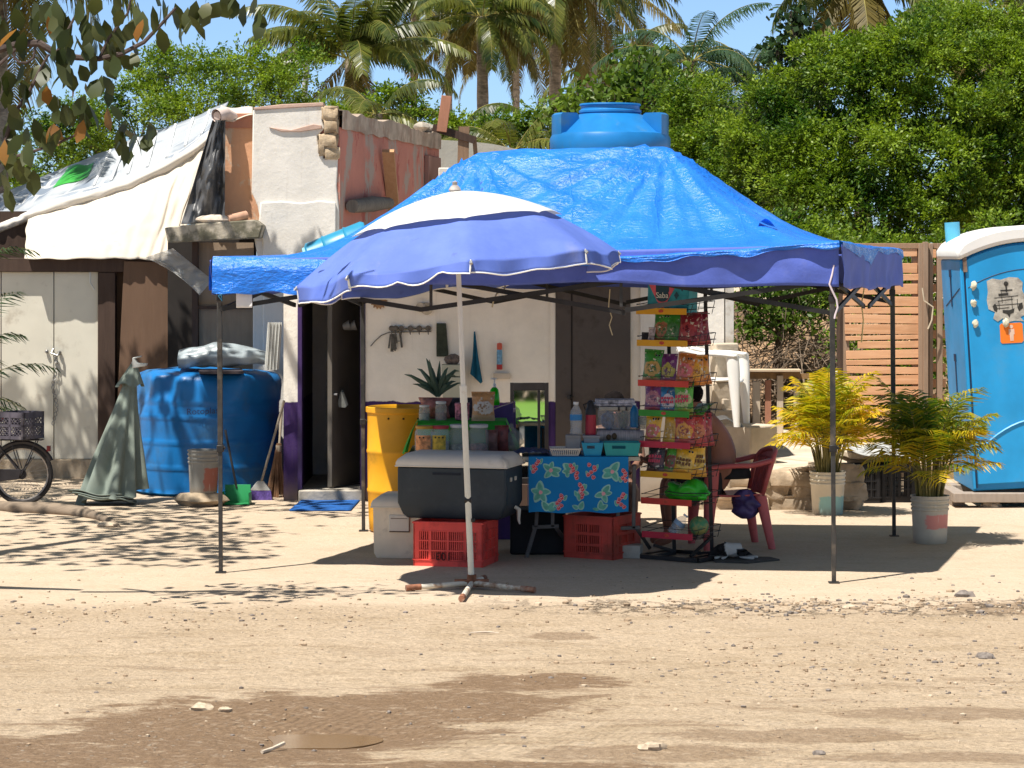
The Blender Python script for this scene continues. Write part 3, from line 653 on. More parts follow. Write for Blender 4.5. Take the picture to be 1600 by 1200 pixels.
# ------------------------------------------------------------------ buildings
def X(px, D): return (px - 800) * D / F
def Z(py, D): return EYE - (py - HY) * D / F
def pb(k, px0, py0, px1, py1, D, th, mi=0): k.b2(X(px0, D), X(px1, D), D, D + th, Z(py1, D), Z(py0, D), mi)
def wallmat(name, col, low=None, zl=.94, dirt=(.33, .27, .2), da=.25, soil=True, patch=None, pda=.5):
    t = NT(name); P = t.coord(); x, y, z = t.sep(P)
    n = t.noise(P, 2.2, 8, .65); f = t.noise(P, 30, 5, .6)
    c = t.mix(t.step(n, .3, .7), mul(col, .9), mul(col, 1.04))
    if patch:
        for i, (pc, sc, th) in enumerate(patch):
            c = t.mix(t.math('MULTIPLY', t.step(t.noise(t.mapping(P, (1, 1, .55), loc=(i * 7.3, 0, 0)), sc, 8, .68, .3), th, th + .05), .85), c, pc)
    if low:
        e = t.math('ADD', z, t.math('MULTIPLY', t.math('SUBTRACT', t.noise(P, 9, 5), .5), .06))
        lc = t.mix(t.step(n, .3, .7), mul(low, .75), mul(low, 1.2)); c = t.mix(t.step(e, zl + .006, zl - .006), c, lc)
    st = t.noise(t.mapping(P, (9, 9, .7)), 1.0, 6, .6)
    c = t.mix(t.math('MULTIPLY', t.step(st, .56, .78), da), c, dirt)
    if soil: c = t.mix(t.math('MULTIPLY', t.step(t.math('ADD', z, t.math('MULTIPLY', n, .3)), .42, .12), .6), c, (.36, .27, .18))
    t.bsdf(c, .88, 0, .2, t.bump(t.math('ADD', t.math('MULTIPLY', f, .3), t.noise(P, 7, 7, .65)), .35, .02)); return t.m
white_w = wallmat("white_render", (.74, .70, .64)); two_w = wallmat("white_over_purple_paint", (.86, .80, .70), (.055, .028, .115))
tower_w = wallmat("weathered_white_render", (.74, .70, .64), dirt=(.36, .30, .24), da=.4, soil=False)
pink_w = wallmat("flaking_pink_paint", (.56, .23, .175), dirt=(.20, .13, .11), da=.6, soil=False, patch=[((.40, .34, .29), 1.7, .53), ((.42, .11, .085), 3.0, .58)])
orange_w = wallmat("peeling_orange_paint", (.66, .36, .21), dirt=(.20, .15, .12), da=.55, soil=False, patch=[((.62, .46, .33), 4.0, .57)])
conc = mat("old_concrete", (.40, .36, .30), .92, .22, 5, .5, 26, dirt=(.16, .14, .11), ds=4, da=.35)
moss_c = mat("mossy_concrete", (.42, .37, .29), .92, .25, 5, .6, 22, dirt=(.10, .095, .06), ds=6, da=.75)
beam_c = mat("weathered_beam_concrete", (.46, .36, .28), .92, .25, 4, .5, 22, dirt=(.30, .19, .14), ds=3, da=.6)
darkw = wood("dark_timber", (.045, .028, .022), (.075, .048, .036)); ply = wood("brown_plywood", (.095, .058, .038), (.135, .082, .052), .8, 5)
ply2 = wood("grey_plywood", (.22, .16, .11), (.29, .215, .15), .85, 4); redw = wood("red_brown_timber", (.30, .135, .085), (.40, .19, .12))
pallet_m = wood("pallet_wood", (.60, .30, .15), (.74, .42, .24), .8, 8, (.12, 1, 1)); pallet_g = wood("grey_brown_pallet_wood", (.26, .175, .12), (.36, .25, .175), .85, 8)
cream = mat("cream_door_paint", (.70, .66, .55), .55, .06, 2, .06, 30, dirt=(.38, .32, .24), ds=2.5, da=.25)
black_m = mat("black_metal", (.028, .026, .026), .45, .2, 10, metal=.2); steel = mat("dull_steel", (.30, .29, .28), .45, .2, 10, metal=.7)

KD = 24.8
kh = thing("kitchen_house", "white house with purple painted base and dark doorway behind the canopy", "house", (-.1, KD, 0))
k = MB(); x0, xd0, xd1, xe, zt = X(443, KD), X(465, KD), X(571, KD), X(1145, KD), 2.2
k.b2(x0, xd0, KD, KD + .15, -.1, zt); k.b2(xd1, X(866, KD), KD, KD + .15, -.1, zt); k.b2(X(866, KD), xe, KD + .004, KD + .15, -.1, zt)
k.b2(xd0, xd1, KD + .002, KD + .15, 2.02, zt); k.build("wall", two_w, kh)
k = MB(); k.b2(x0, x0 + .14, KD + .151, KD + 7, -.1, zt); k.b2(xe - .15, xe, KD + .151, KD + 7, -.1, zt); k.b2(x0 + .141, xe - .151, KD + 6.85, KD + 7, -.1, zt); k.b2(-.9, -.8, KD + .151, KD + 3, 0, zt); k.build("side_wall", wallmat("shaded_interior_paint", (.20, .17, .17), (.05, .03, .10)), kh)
k = MB(); k.b2(x0 - .03, xe + .02, KD - .002, KD + 7, zt + .001, 2.33); k.b2(X(447, KD) + .12, 1.3, KD - .78, KD - .003, zt + .004, 2.31); k.build("roof", conc, kh, bev=.01)
k = MB(); k.b2(xd0 + .01, xd1 - .01, KD - .04, KD + 3, -.05, .105); k.build("threshold", conc, kh, bev=.012)
k = MB(); k.b2(xd1 - .05, xd1 - .001, KD - .015, KD + .16, .11, 2.019); k.b2(xd0 + .001, xd0 + .04, KD - .012, KD + .16, .11, 2.019); k.build("door_frame", mat("purple_gloss_paint", (.055, .028, .115), .4, .2, 8), kh)
k = MB(); k.box((X(545, KD) - .06, KD + .42, 1.06), (.05, .64, 1.88), rz=R(-24)); dl = k.build("door", mat("grey_brown_door_paint", (.13, .115, .095), .5, .1, 4), kh, bev=.004)
k = MB(); k.tube([(X(521, KD), KD + .2, 1.0), (X(521, KD) - .01, KD + .15, 1.0), (X(521, KD) + .03, KD + .13, 1.0)], .012); k.build("handle", steel, dl)
DX0, DX1 = X(868, KD), X(985, KD)
k = MB(); k.b2(DX0, DX1, KD - .03, KD + .003, .02, 2.06); d2 = k.build("door", mat("dark_brown_door_paint", (.085, .070, .062), .6, .12, 3, dirt=(.05, .04, .036), ds=3), kh, bev=.004)
k = MB(); k.b2(X(892, KD), X(894.5, KD), KD - .034, KD - .0301, .02, 2.06); k.build("door_gap", mat("dark_gap", (.02, .017, .016), .9), d2)
k = MB(); k.tube([(X(893, KD), KD - .03, Z(620, KD)), (X(888, KD), KD - .07, Z(620, KD))], .02, 10); k.build("handle", black_m, d2)
k = MB(); k.b2(X(860, KD), DX0 - .001, KD - .02, KD + .001, 0, zt - .01); k.build("door_jamb", two_w, kh)
k = MB(); k.b2(X(1000, KD), X(1131, KD), KD - .05, KD + .002, 0, zt - .004); k.build("wall_panel", white_w, kh, bev=.004)
k = MB(); k.b2(X(1133, KD), xe + .005, KD - .06, KD + .001, 0, zt - .006); k.build("corner_trim", mat("grey_white_trim", (.56, .54, .50), .7, .1, 4, dirt=(.35, .3, .24), ds=5), kh, bev=.004)
k = MB(); k.b2(X(685, 31), X(790, 31), 31, 31.2, 2.3, Z(262, 31)); k.build("parapet", white_w, kh, bev=.01)
k = MB(); k.b2(.45, 1.65, 27.4, 28.7, 2.331, 2.5); k.build("tank_plinth", conc, kh, bev=.01)

# ruined masonry block above and left of it
TD = 26.6
ru = thing("ruined_masonry_house", "roofless masonry block with cracked white face and peeling pink side", "house", (X(460, TD), TD, 0))
k = MB(); P_ = [(395, 780), (395, 420), (402, 400), (397, 372), (408, 352), (402, 320), (393, 300), (395, 172), (440, 168), (506, 165), (503, 186), (508, 200), (496, 212), (497, 226), (506, 232), (505, 248), (528, 246), (526, 290), (530, 330), (528, 780)]
k.prism([(X(a, TD), Z(b, TD)) for a, b in P_], TD, TD + .22); k.build("wall", tower_w, ru, bev=.012)
k = MB()   # raised lower render coat with a broken upper lip
k.prism([(X(a, TD), Z(b, TD)) for a, b in [(411, 780), (411, 380), (405, 345), (407, 316), (440, 314), (470, 317), (500, 313), (525, 316), (523, 780)]], TD - .035, TD - .001); k.build("render_coat", tower_w, ru, bev=.015)
k = MB(); k.prism([(X(a, TD), Z(b, TD)) for a, b in [(420, 199), (455, 203), (490, 194), (503, 196), (503, 201), (470, 206), (440, 206)]], TD - .02, TD + .01); k.prism([(X(a, TD), Z(b, TD)) for a, b in [(397, 172), (506, 165.5), (505, 160), (440, 163), (396, 168)]], TD - .015, TD + .2); k.build("plaster_lip", wallmat("rosy_plaster", (.52, .36, .29), soil=False), ru, bev=.006)
k = MB()
for i, (a, b_, rx, rz_) in enumerate(((516, 177, 13, 11), (517, 198, 12, 12), (513, 220, 15, 12), (518, 240, 12, 10), (503, 229, 6, 14))):
    kk = TD / F; k.ell((X(a, TD), TD + .08, Z(b_, TD)), (rx * kk, .12, rz_ * kk), 22, 14, rough=.25, seed=i, sq=.32)
k.b2(X(498, TD), X(529, TD), TD + .10, TD + .2, Z(249, TD), Z(169, TD))
k.build("exposed_stones", mat("ochre_stone", (.47, .36, .24), .95, .3, 9, .8, 30, dirt=(.22, .15, .09), ds=6, da=.5), ru, sharp=60)
# pink side wall running back
xa, ya, xb, yb = X(530, TD), TD, X(686, 32.0), 32.0; zt2 = Z(170, TD)
def along(s, off=0): d = Vector((xb - xa, yb - ya, 0)).normalized(); n = Vector((d.y, -d.x, 0)); return Vector((xa, ya, 0)) + d * s + n * off
LW = math.hypot(xb - xa, yb - ya)
def wallbox(k, s0, s1, o0, o1, z0, z1, mi=0):
    p = [along(s0, o1), along(s0, o0), along(s1, o0), along(s1, o1)]
    k.hexa([Vector((q.x, q.y, z0)) for q in p] + [Vector((q.x, q.y, z1)) for q in p], mi)
k = MB(); wallbox(k, 0.02, LW, -.22, 0, 0, zt2 - .185); k.build("side_wall", pink_w, ru)
k = MB(); n = 16
def bf(u, v):
    s = .02 + (LW - .02) * u; tq = [(.025, zt2 - .20), (.03, zt2 - .02), (-.2, zt2 - .01), (-.22, zt2 - .2)][int(round(v * 3))]; p = along(s, tq[0])
    return (p.x, p.y, tq[1] + (.045 * mnoise.noise(Vector((s * 2.2, v, 0))) + .015 * mnoise.noise(Vector((s * 5, v, 4))) if .3 < v < .8 else .02 * mnoise.noise(Vector((s * 3, 1, 2)))))
k.grid(bf, 120, 3); k.build("concrete_beam", beam_c, ru, sharp=30)
k = MB(); wallbox(k, LW - .95, LW - .8, .0, .06, 2.3, zt2 - .3); wallbox(k, LW - .78, LW - .02, -.001, .03, 2.3, zt2 - .3); k.build("end_pier", wallmat("dull_pink_paint", (.36, .20, .16), soil=False, da=.7), ru, bev=.01)
k = MB()
for i in range(7): p = along(LW - .4 + .1 * rng.random() - .06 * i, -.08); k.ell((p.x, p.y, zt2 + .01 + .03 * rng.random()), (.10, .10, .06), 9, 6, rough=.5, seed=i)
k.build("rubble", conc, ru)
k = MB(); pb(k, 349, 178, 415, 348, TD + .225, .15); k.build("orange_side_panel", orange_w, ru)
k = MB(); pb(k, 348, 177, 394.5, 200, TD + .20, .2); k.build("orange_coping", wallmat("terracotta_band", (.47, .21, .14), soil=False, da=.4), ru, bev=.006)
k = MB(); k.prism([(X(a, 26.2), Z(b, 26.2)) for a, b in [(257, 356), (300, 350), (398, 343), (410, 352), (405, 372), (360, 374), (262, 379)]], 26.2, 26.62); k.build("concrete_ledge", moss_c, ru, bev=.012)
k = MB(); pb(k, 308, 379, 396, 480, TD + .1, .02); pb(k, 311, 482, 397, 700, TD + .08, .02); k.build("plywood_panel", ply2, ru)
k = MB(); pb(k, 300, 378, 309, 760, TD + .03, .08); pb(k, 309, 478, 398, 483, TD + .04, .05); k.build("frame", darkw, ru)
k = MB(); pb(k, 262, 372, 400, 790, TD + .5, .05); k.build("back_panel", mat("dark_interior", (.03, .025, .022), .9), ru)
# loose pieces on and around it
pc_ = mat("terracotta_clay", (.52, .30, .20), .85, .2, 10)
s = MB(); s.tube([at(356, 343, 26.3), at(385, 336, 26.42)], .045, 12); tag(s.build("clay_pipe", pc_, loc=at(370, 340, 26.35)), "short terracotta pipe end lying on the mossy concrete ledge", "pipe")
s = MB(); s.ell(at(335, 344, 26.35), (.19, .1, .055), 14, 8, rough=.3, seed=3); tag(s.build("plaster_lump", mat("pale_plaster", (.62, .52, .43), .95, .15, 12, .4), loc=at(335, 344, 26.35)), "long pale lump of plaster on the mossy concrete ledge", "rubble")
p0, p1 = along(1.95, .10), along(2.75, .05); s = MB(); s.bar((p0.x, p0.y, zt2 - .35), (p1.x - .02, p1.y, 2.45), .13, .05)
tag(s.build("wooden_plank", wood("orange_plank", (.42, .22, .11), (.52, .30, .16)), loc=(p0.x, p0.y, 2.4)), "broad brown plank leaning on the peeling pink wall", "plank")
p0, p1 = along(.25, .08), along(2.1, .08); s = MB(); s.tube([(p0.x, p0.y, 2.83), ((p0.x + p1.x) / 2, (p0.y + p1.y) / 2, 2.87), (p1.x, p1.y, 2.90)], [.07, .085, .06], 9)
tag(s.build("old_log", wood("grey_log", (.10, .085, .075), (.20, .175, .15), .9), loc=(p0.x, p0.y, 2.8)), "dark weathered log fixed along the pink wall", "log")
tf = thing("broken_timber_frame", "broken timber frame sticking up past the end of the pink wall", "timber frame", at(710, 250, 31))
k = MB(); k.bar(at(690, 206, 31), at(698, 150, 31), .12, .09); k.build("upright_plank", redw, tf, bev=.004)
k = MB(); k.bar(at(676, 199, 31.05), at(742, 219, 31.05), .05, .09); k.build("beam", darkw, tf)
k = MB(); k.bar(at(725, 198, 31.1), at(722, 300, 31.1), .13, .1); k.bar(at(741, 214, 31.12), at(748, 300, 31.12), .05, .1); k.build("post", wood("brown_post", (.20, .12, .075), (.28, .18, .115)), tf)
cw = MB(); cw.prism([(X(a, 36), Z(b, 36)) for a, b in [(640, 420), (640, 216), (735, 221), (770, 225), (865, 245), (900, 252), (900, 420)]], 36, 36.2); tag(cw.build("concrete_wall", wallmat("grey_render", (.40, .385, .34), soil=False, da=.5), loc=(X(760, 36), 36, 0)), "bare grey wall with a sloping top behind the tarp ridge", "wall")

# ------------------------------------------------------------------ tarp roofed shed
SD = 27.3
sh = thing("shed", "low shed of brown boards and cream double doors under a canvas roof", "shed", (X(100, SD), SD, 0))
k = MB(); pb(k, -60, 718, 158, 752, SD - .02, .3)
k.build("plinth", mat("stone_plinth", (.40, .32, .23), .95, .3, 5, .8, 18, dirt=(.20, .15, .10), ds=4, da=.5), sh, bev=.01)
for a, b_ in ((-60, 1), (2.5, 83.5), (85, 153)):
    k = MB(); pb(k, a, 425, b_, 717, SD + .02, .04); dd = k.build("door", cream, sh, bev=.003)
    if b_ == 83.5:
        k = MB(); k.tube([at(84, 545, SD), at(80, 552, SD - .03), at(90, 556, SD - .04), at(93, 549, SD - .02)], .012); k.ell(at(73, 549, SD), .02, 8, 6); k.build("latch", steel, dd)
    if b_ == 153:
        k = MB()
        for j in range(16): p = at(86 + 3 * math.sin(j * .7), 556 + 7 * j, SD); k.tube([p + Vector((.014 * math.cos(a_), -.01 + (.01 * math.sin(a_) if j % 2 else 0), .022 * math.sin(a_))) for a_ in [q * math.pi / 4 for q in range(9)]], .005, 5)
        k.ell(at(93, 551, SD), .022, 8, 6); k.build("chain", steel, dd)
        k = MB(); k.tube([at(150, 415, SD - .03), at(141, 425, SD - .04), at(141, 442, SD - .04), at(148, 453, SD - .03)], .008); k.ell(at(147, 419, SD - .03), .03, 9, 6); k.build("cable_loop", mat("white_cable", (.6, .6, .57), .5), dd)
k = MB(); pb(k, -60, 403, 310, 425, SD - .06, .12); k.build("beam", darkw, sh, bev=.006)
k = MB(); pb(k, 153, 425.5, 180, 752, SD - .04, .12); pb(k, 290, 425.5, 305, 752, SD - .02, .1); k.build("post", darkw, sh, bev=.006)
k = MB(); k.prism([(X(a, SD), Z(b, SD)) for a, b in [(180.5, 752), (180.5, 426), (289.5, 426), (289.5, 752)]], SD + .1, SD + .13); k.build("wall_panel", ply, sh)
k = MB(); k.prism([(X(a, SD), Z(b, SD)) for a, b in [(190, 745), (186, 620), (196, 408), (272, 410), (288, 560), (289, 745)]], SD - .10, SD - .07); k.build("loose_board", wood("stained_board", (.125, .075, .048), (.165, .10, .065), .85, 4), sh, bev=.003)
k = MB(); pb(k, -60, 330, 285, 403, SD + .5, .05); k.b2(X(-60, SD), X(300, SD), SD + .55, SD + 2.6, 0, .02); k.b2(X(-60, SD), X(-50, SD), SD + .2, SD + 2.6, 0, 2.6); k.b2(X(-60, SD), X(300, SD), SD + 2.6, SD + 2.65, 0, 2.4); k.build("back_wall", darkw, sh)
def curve(pts, u):
    u = max(0, min(1, u)) * (len(pts) - 1); i = min(len(pts) - 2, int(u)); f = u - i; return Vector(pts[i]).lerp(Vector(pts[i + 1]), f)
canv = mat("cream_canvas", (.70, .63, .53), .85, .06, 3, .10, 40, transl=.12, dirt=(.55, .46, .37), ds=3, da=.2)
TOP = [(44, 332), (100, 312), (160, 292), (220, 270), (280, 240), (318, 212), (345, 190)]; BOT = [(38, 404), (90, 405), (150, 404), (200, 404), (235, 406), (262, 408), (272, 410)]
def canvf(u, v):
    a, b_ = curve(TOP, u), curve(BOT, u); q = a.lerp(b_, v); ph = u * 34 + v * 5 * (u - .4)
    amp = .022 * (.15 + 1.1 * u) * math.sin(math.pi * min(1, v * 1.1 + .1)); bow = -.06 * math.sin(math.pi * v)
    ds = 27.12 + .8 * (1 - v) + bow + .6 * amp * math.sin(ph) + .012 * math.sin(u * 71 + v * 4) * u + .03 * mnoise.noise(Vector((u * 6, v * 3, 2))) + .015 * mnoise.noise(Vector((u * 26, v * 9, 2)))
    e = q + Vector((4 * mnoise.noise(Vector((u * 9, v * 4, 7))), 0))
    return at(e.x, e.y + (.8 * math.sin(u * 40) if v > .97 else 0), ds)
k = MB(); k.grid(canvf, 120, 36)
tag(k.build("canvas_sheet", canv, sharp=180, solid=.004, loc=at(160, 404, 27)), "sagging cream canvas hung across the shed front under the roof edge", "canvas")
RF = [(-40, 358), (0, 350), (30, 338), (60, 324), (130, 303), (200, 281), (280, 243), (345, 191)]; RB = [(-40, 318), (0, 303), (60, 279), (115, 256), (160, 238), (215, 215), (290, 188), (357, 159)]
def rooff(u, v):
    q = curve(RF, u).lerp(curve(RB, u), v); d = 27.86 + 1.4 * v
    e = .03 * mnoise.noise(Vector((u * 14, v * 5, 9))) + .02 * math.sin(u * 45) * math.sin(math.pi * v)
    p = at(q.x, q.y, d); p.z += e; return p
t = NT("printed_clear_sheet"); P = t.coord(); x, y, z = t.sep(P)
br_ = t.n("ShaderNodeTexBrick"); t.put(br_.inputs["Vector"], t.mapping(P, (1.0, .75, 1), (0, 0, .2))); br_.inputs["Scale"].default_value = 1.25; br_.inputs["Mortar Size"].default_value = .03; br_.inputs["Color1"].default_value = (.20, .25, .33, 1); br_.inputs["Color2"].default_value = (.38, .43, .50, 1); br_.inputs["Mortar"].default_value = (.62, .63, .64, 1)
cc = t.mix(t.step(t.noise(P, 1.1, 4), .44, .56), br_.outputs[0], (.55, .58, .61)); gx = t.math('MULTIPLY', t.step(x, -4.45, -4.42), t.step(t.math('ADD', x, t.math('MULTIPLY', y, .25)), 2.78, 2.7)); 
green_m = mat("printed_green", (.06, .42, .07), .4, .2, 6, transl=.2)
t.bsdf(cc, .28, 0, .5, t.bump(t.noise(P, 6, 5), .4, .03), alpha=.93, transl=.15); sheetm = t.m
k = MB(); k.grid(rooff, 90, 10)
rs = k.build("roof_sheet", sheetm, sharp=180, solid=.003, loc=at(160, 300, 27.4)); tag(rs, "shiny printed plastic sheet laid over the sloping shed roof", "plastic sheet")
def greenf(u, v):
    p = rooff(.42 + .135 * u, .42 + .5 * v * (1 - .3 * u)); p.z += .012; return p
k = MB(); k.grid(greenf, 14, 6); k.build("green_print", green_m, rs, sharp=180)
k = MB()
for j in range(7):
    u0 = .60 + .055 * j; k.tube([rooff(u0, .1) + Vector((0, 0, .012)), rooff(u0 + .004, .5) + Vector((0, 0, .012)), rooff(u0 + .008, .95) + Vector((0, 0, .012))], .016, 5)
k.build("white_strips", mat("white_tape", (.8, .8, .8), .5), rs)
def rimf(u, v):
    q = curve(RF, u); p = at(q.x, q.y - 1 + v * (13 + 5 * u), 27.80 - .04 * math.sin(math.pi * v)); p.y += .03 * mnoise.noise(Vector((u * 20, v * 2, 1))); return p
k = MB(); k.grid(rimf, 80, 6); k.build("canvas_hem", mat("white_canvas", (.68, .64, .58), .8, .05, 3, transl=.1), rs, sharp=180, solid=.01)
s = MB(); s.grid(lambda u, v: at(345 + 50 * u, 164 + 6 * u + 24 * v * (1 - u * .5) + 3 * math.sin(u * 5), 26.75 + .7 * (1 - v)), 14, 8)
tag(s.build("canvas_flap", canv, sharp=180, solid=.006, loc=at(370, 175, 26.9)), "pale canvas flap peaking where the shed roof meets the orange wall", "canvas")
s = MB(); s.tube([at(338, 181, 26.6), at(352, 177, 26.7), at(372, 187, 26.9)], [.07, .065, .05], 14, cap=False); s.tube([at(339, 181, 26.62), at(341, 180.5, 26.64)], .045, 10)
tag(s.build("canvas_roll", [mat("rosy_canvas", (.62, .50, .45), .85), black_m], loc=at(345, 180, 26.6)), "rolled canvas end with a dark hollow at the roof peak", "canvas roll")
blk = mat("black_plastic_sheet", (.085, .085, .088), .42, .35, 4, .9, 7, spec=.6)
def blf(u, v):
    q = Vector((346 - (30 - 8 * u) * 0, 190)).lerp(Vector((352, 190)), u) if False else Vector((332 + 20 * u, 188)).lerp(Vector((283 + 68 * u ** .9, 350)), v ** 1.15)
    return at(q.x, q.y, 26.6 + .05 * math.sin(u * 8 + v * 2) * (.3 + v) + .14 * mnoise.noise(Vector((u * 3, v * 3, 3))) + .05 * mnoise.noise(Vector((u * 9, v * 9, 5))))
k = MB(); k.grid(blf, 50, 40); tag(k.build("plastic_sheet", blk, sharp=180, solid=.004, loc=at(318, 345, 26.5)), "crumpled black plastic sheet hanging between canvas and orange wall", "plastic sheet")
t = NT("clear_bag_film"); P = t.coord(); clearbag = t.bsdf((.72, .72, .70), .16, 0, .8, t.bump(t.noise(P, 8, 6, .65), 1.0, .08), alpha=.58, transl=.3)
def bagf(u, v):
    a = Vector((228 + 42 * u, 402 - 14 * u)); b_ = Vector((285 + 48 * u, 415 + 52 * (1 - abs(u - .55)) - 6)); q = a.lerp(b_, v)
    q += Vector((14 * math.sin(math.pi * v) * (u - .4), 10 * math.sin(v * 3.1) * (u - .3)))
    return at(q.x, q.y, 26.7 - .35 * v + .09 * mnoise.noise(Vector((u * 5, v * 7, 3))) - .12 * math.sin(math.pi * u))
k = MB(); k.grid(bagf, 40, 50); tag(k.build("plastic_film", clearbag, sharp=180, loc=at(300, 465, 26.4)), "clear plastic film hanging in a bunch off the canvas corner", "plastic film")

# ------------------------------------------------------------------ tanks
blue_t = mat("blue_tank_plastic", (.012, .17, .46), .36, .10, 4, .03, 20, spec=.5, dirt=(.07, .19, .33), ds=3, da=.25)
rt = thing("roof_tank", "round blue water tank with a ringed lid on the house roof", "water tank", (1.05, 28.0, 2.5))
k = MB(); c_ = (1.05, 28, 0); k.lathe([(.60, 2.5), (.632, 2.53), (.632, 2.9), (.625, 2.92), (.632, 2.94), (.637, 3.44), (.645, 3.47), (.645, 3.57), (.62, 3.62), (.56, 3.635), (.34, 3.83), (.30, 3.84)], c_, 64); k.build("tank_body", blue_t, rt, sharp=35)
k = MB(); k.lathe([(.29, 3.80), (.32, 3.81), (.32, 3.84), (.335, 3.85), (.335, 3.87), (.315, 3.885), (.315, 3.92), (.33, 3.93), (.325, 3.945), (.0, 3.955)], c_, 48); k.build("lid", blue_t, rt, sharp=35)
for a0, a1 in ((-32, 62), (118, 212)):
    k = MB(); n = 22
    def sec(u, v):
        a = R(a0 + (a1 - a0) * u); q = [(.40, 3.60), (.40, 3.82), (.43, 3.84), (.60, 3.84), (.625, 3.82), (.625, 3.56)][int(round(v * 5))]
        return (1.05 + q[0] * math.cos(a), 28 + q[0] * math.sin(a), q[1])
    k.grid(sec, n, 5)
    for u in (0, 1):
        vs = [sec(u, i / 5) for i in range(6)]; k.add(vs, [tuple(range(6)) if u else tuple(range(5, -1, -1))])
    k.build("shoulder_block", blue_t, rt, bev=.0, sharp=30)
blue_g = mat('deep_blue_tank_plastic', (.008, .15, .42), .38, .14, 3, .05, 14, spec=.5, dirt=(.04, .13, .26), ds=2.5, da=.4)  # darker, deeper blue than the roof tank
gt = thing("ground_tank", "dented blue water tank standing on the ground under the cream canvas", "water tank", (X(323, 25.85), 25.85, 0))
k = MB(); pr = [(.66, 0)]
for z_ in np.linspace(.03, .98, 40): pr.append((.70 + (.012 if (z_ % .25) < .035 else 0) + (.012 if z_ > .9 else 0), z_))
pr += [(.715, 1.05), (.71, 1.11), (.68, 1.16), (.62, 1.185), (.45, 1.20), (.30, 1.215), (.28, 1.215)]
cx_, cy_ = X(323, 25.85), 25.85; k.lathe(pr, (0, 0, 0), 72)
def dent(p):
    a = math.atan2(p[1], p[0]); r = math.hypot(p[0], p[1]); z = p[2]
    s_ = 1 + .035 * math.sin(3 * a + 1.0) * min(1, z) + .04 * mnoise.noise(Vector((math.cos(a) * 1.6, math.sin(a) * 1.6, z * 1.5))) * min(1, z * 1.5)
    for (a0, z0, w, d) in ((-2.05, 1.08, .16, .17), (-1.25, 1.12, .2, .12), (-2.6, 1.05, .25, .10), (-1.65, 1.10, .10, .06), (-.7, .95, .3, .06), (-2.2, .55, .25, .025), (-1.35, .4, .3, .02)):
        da = (a - a0 + math.pi) % (2 * math.pi) - math.pi; s_ -= d * math.exp(-(da / w) ** 2 - ((z - z0) / .16) ** 2)
    return (cx_ + p[0] * s_, cy_ + p[1] * s_, z + (.05 * mnoise.noise(Vector((p[0] * 2, p[1] * 2, 1))) if z > 1.0 else 0))
k.v = [dent(p) for p in k.v]; k.build("tank_body", blue_g, gt, sharp=60)
inkb = mat("dark_ink", (.02, .03, .09), .5)
def wrap_t(co):
    a = R(-88) + (co.x + .02) / .72; return Vector((cx_ + .742 * math.cos(a), cy_ + .742 * math.sin(a), .83 + co.y + .05 * co.x - co.z * 0))
text_part("tank_lettering", "Rotoplas", .085, inkb, gt, None, .0, wrap_t)
s = thing("plastic_bundle", "pale folded plastic bundle lying on top of the dented blue tank", "plastic sheet", (cx_ + .1, 25.6, 1.2))
def bundf(u, v):
    a = 2 * math.pi * u; x = X(278 + 140 * v, 25.4); r = .11 * (.55 + .45 * math.sin(math.pi * min(1, v * .9 + .12))) * (1 + .35 * mnoise.noise(Vector((math.cos(a) * 1.5, math.sin(a) * 1.5, v * 5))))
    return Vector((x, 25.5 + r * 1.7 * math.cos(a), 1.31 + .05 * math.sin(v * 3) + r * math.sin(a)))
k = MB(); k.grid(bundf, 40, 50, wrap=True); k.build("sheet", mat("pale_blue_grey_plastic", (.34, .39, .41), .35, .3, 4, .6, 10, spec=.6, transl=.15), s, sharp=180)
k = MB(); k.box((X(345, 25.3), 25.3, 1.205), (.42, .5, .025), rz=R(8)); k.build("board", mat("black_board", (.05, .04, .045), .8), s)
k = MB()
for j in range(9): k.box((X(417 + j * 2.5, 25.3), 25.3 - .012 * (j % 2), 1.45), (.012, .02, .46), ry=R(4))
k.box((X(427, 25.3), 25.31, 1.45), (.14, .012, .44), ry=R(4)); tag(k.build("slatted_panel", mat("white_plastic_slats", (.60, .60, .56), .5, .1, 6), loc=(X(427, 25.3), 25.3, 1.2)), "small white slatted panel standing behind the dented blue tank", "panel")
bd = thing("blue_drum", "light blue plastic drum lying on the house roof edge", "drum", at(535, 385, 25.0))
M = Matrix.Rotation(R(68), 4, 'Y') @ Matrix.Rotation(R(20), 4, 'Z'); k = MB(); k.lathe([(.0, -.30), (.15, -.30), (.17, -.28), (.17, -.12), (.18, -.11), (.17, -.09), (.17, .1), (.18, .11), (.17, .13), (.17, .28), (.15, .31), (.0, .31)], at(530, 389, 25), 32, M=M); k.build("drum_body", mat("cyan_plastic", (.025, .24, .40), .35, .1, 4), bd)
k = MB(); k.lathe([(.0, -.335), (.12, -.335), (.14, -.325), (.14, -.301), (.0, -.301)], at(530, 389, 25), 24, M=M); k.build("lid", mat("pale_cyan_plastic", (.22, .48, .58), .5, .1, 4), bd)
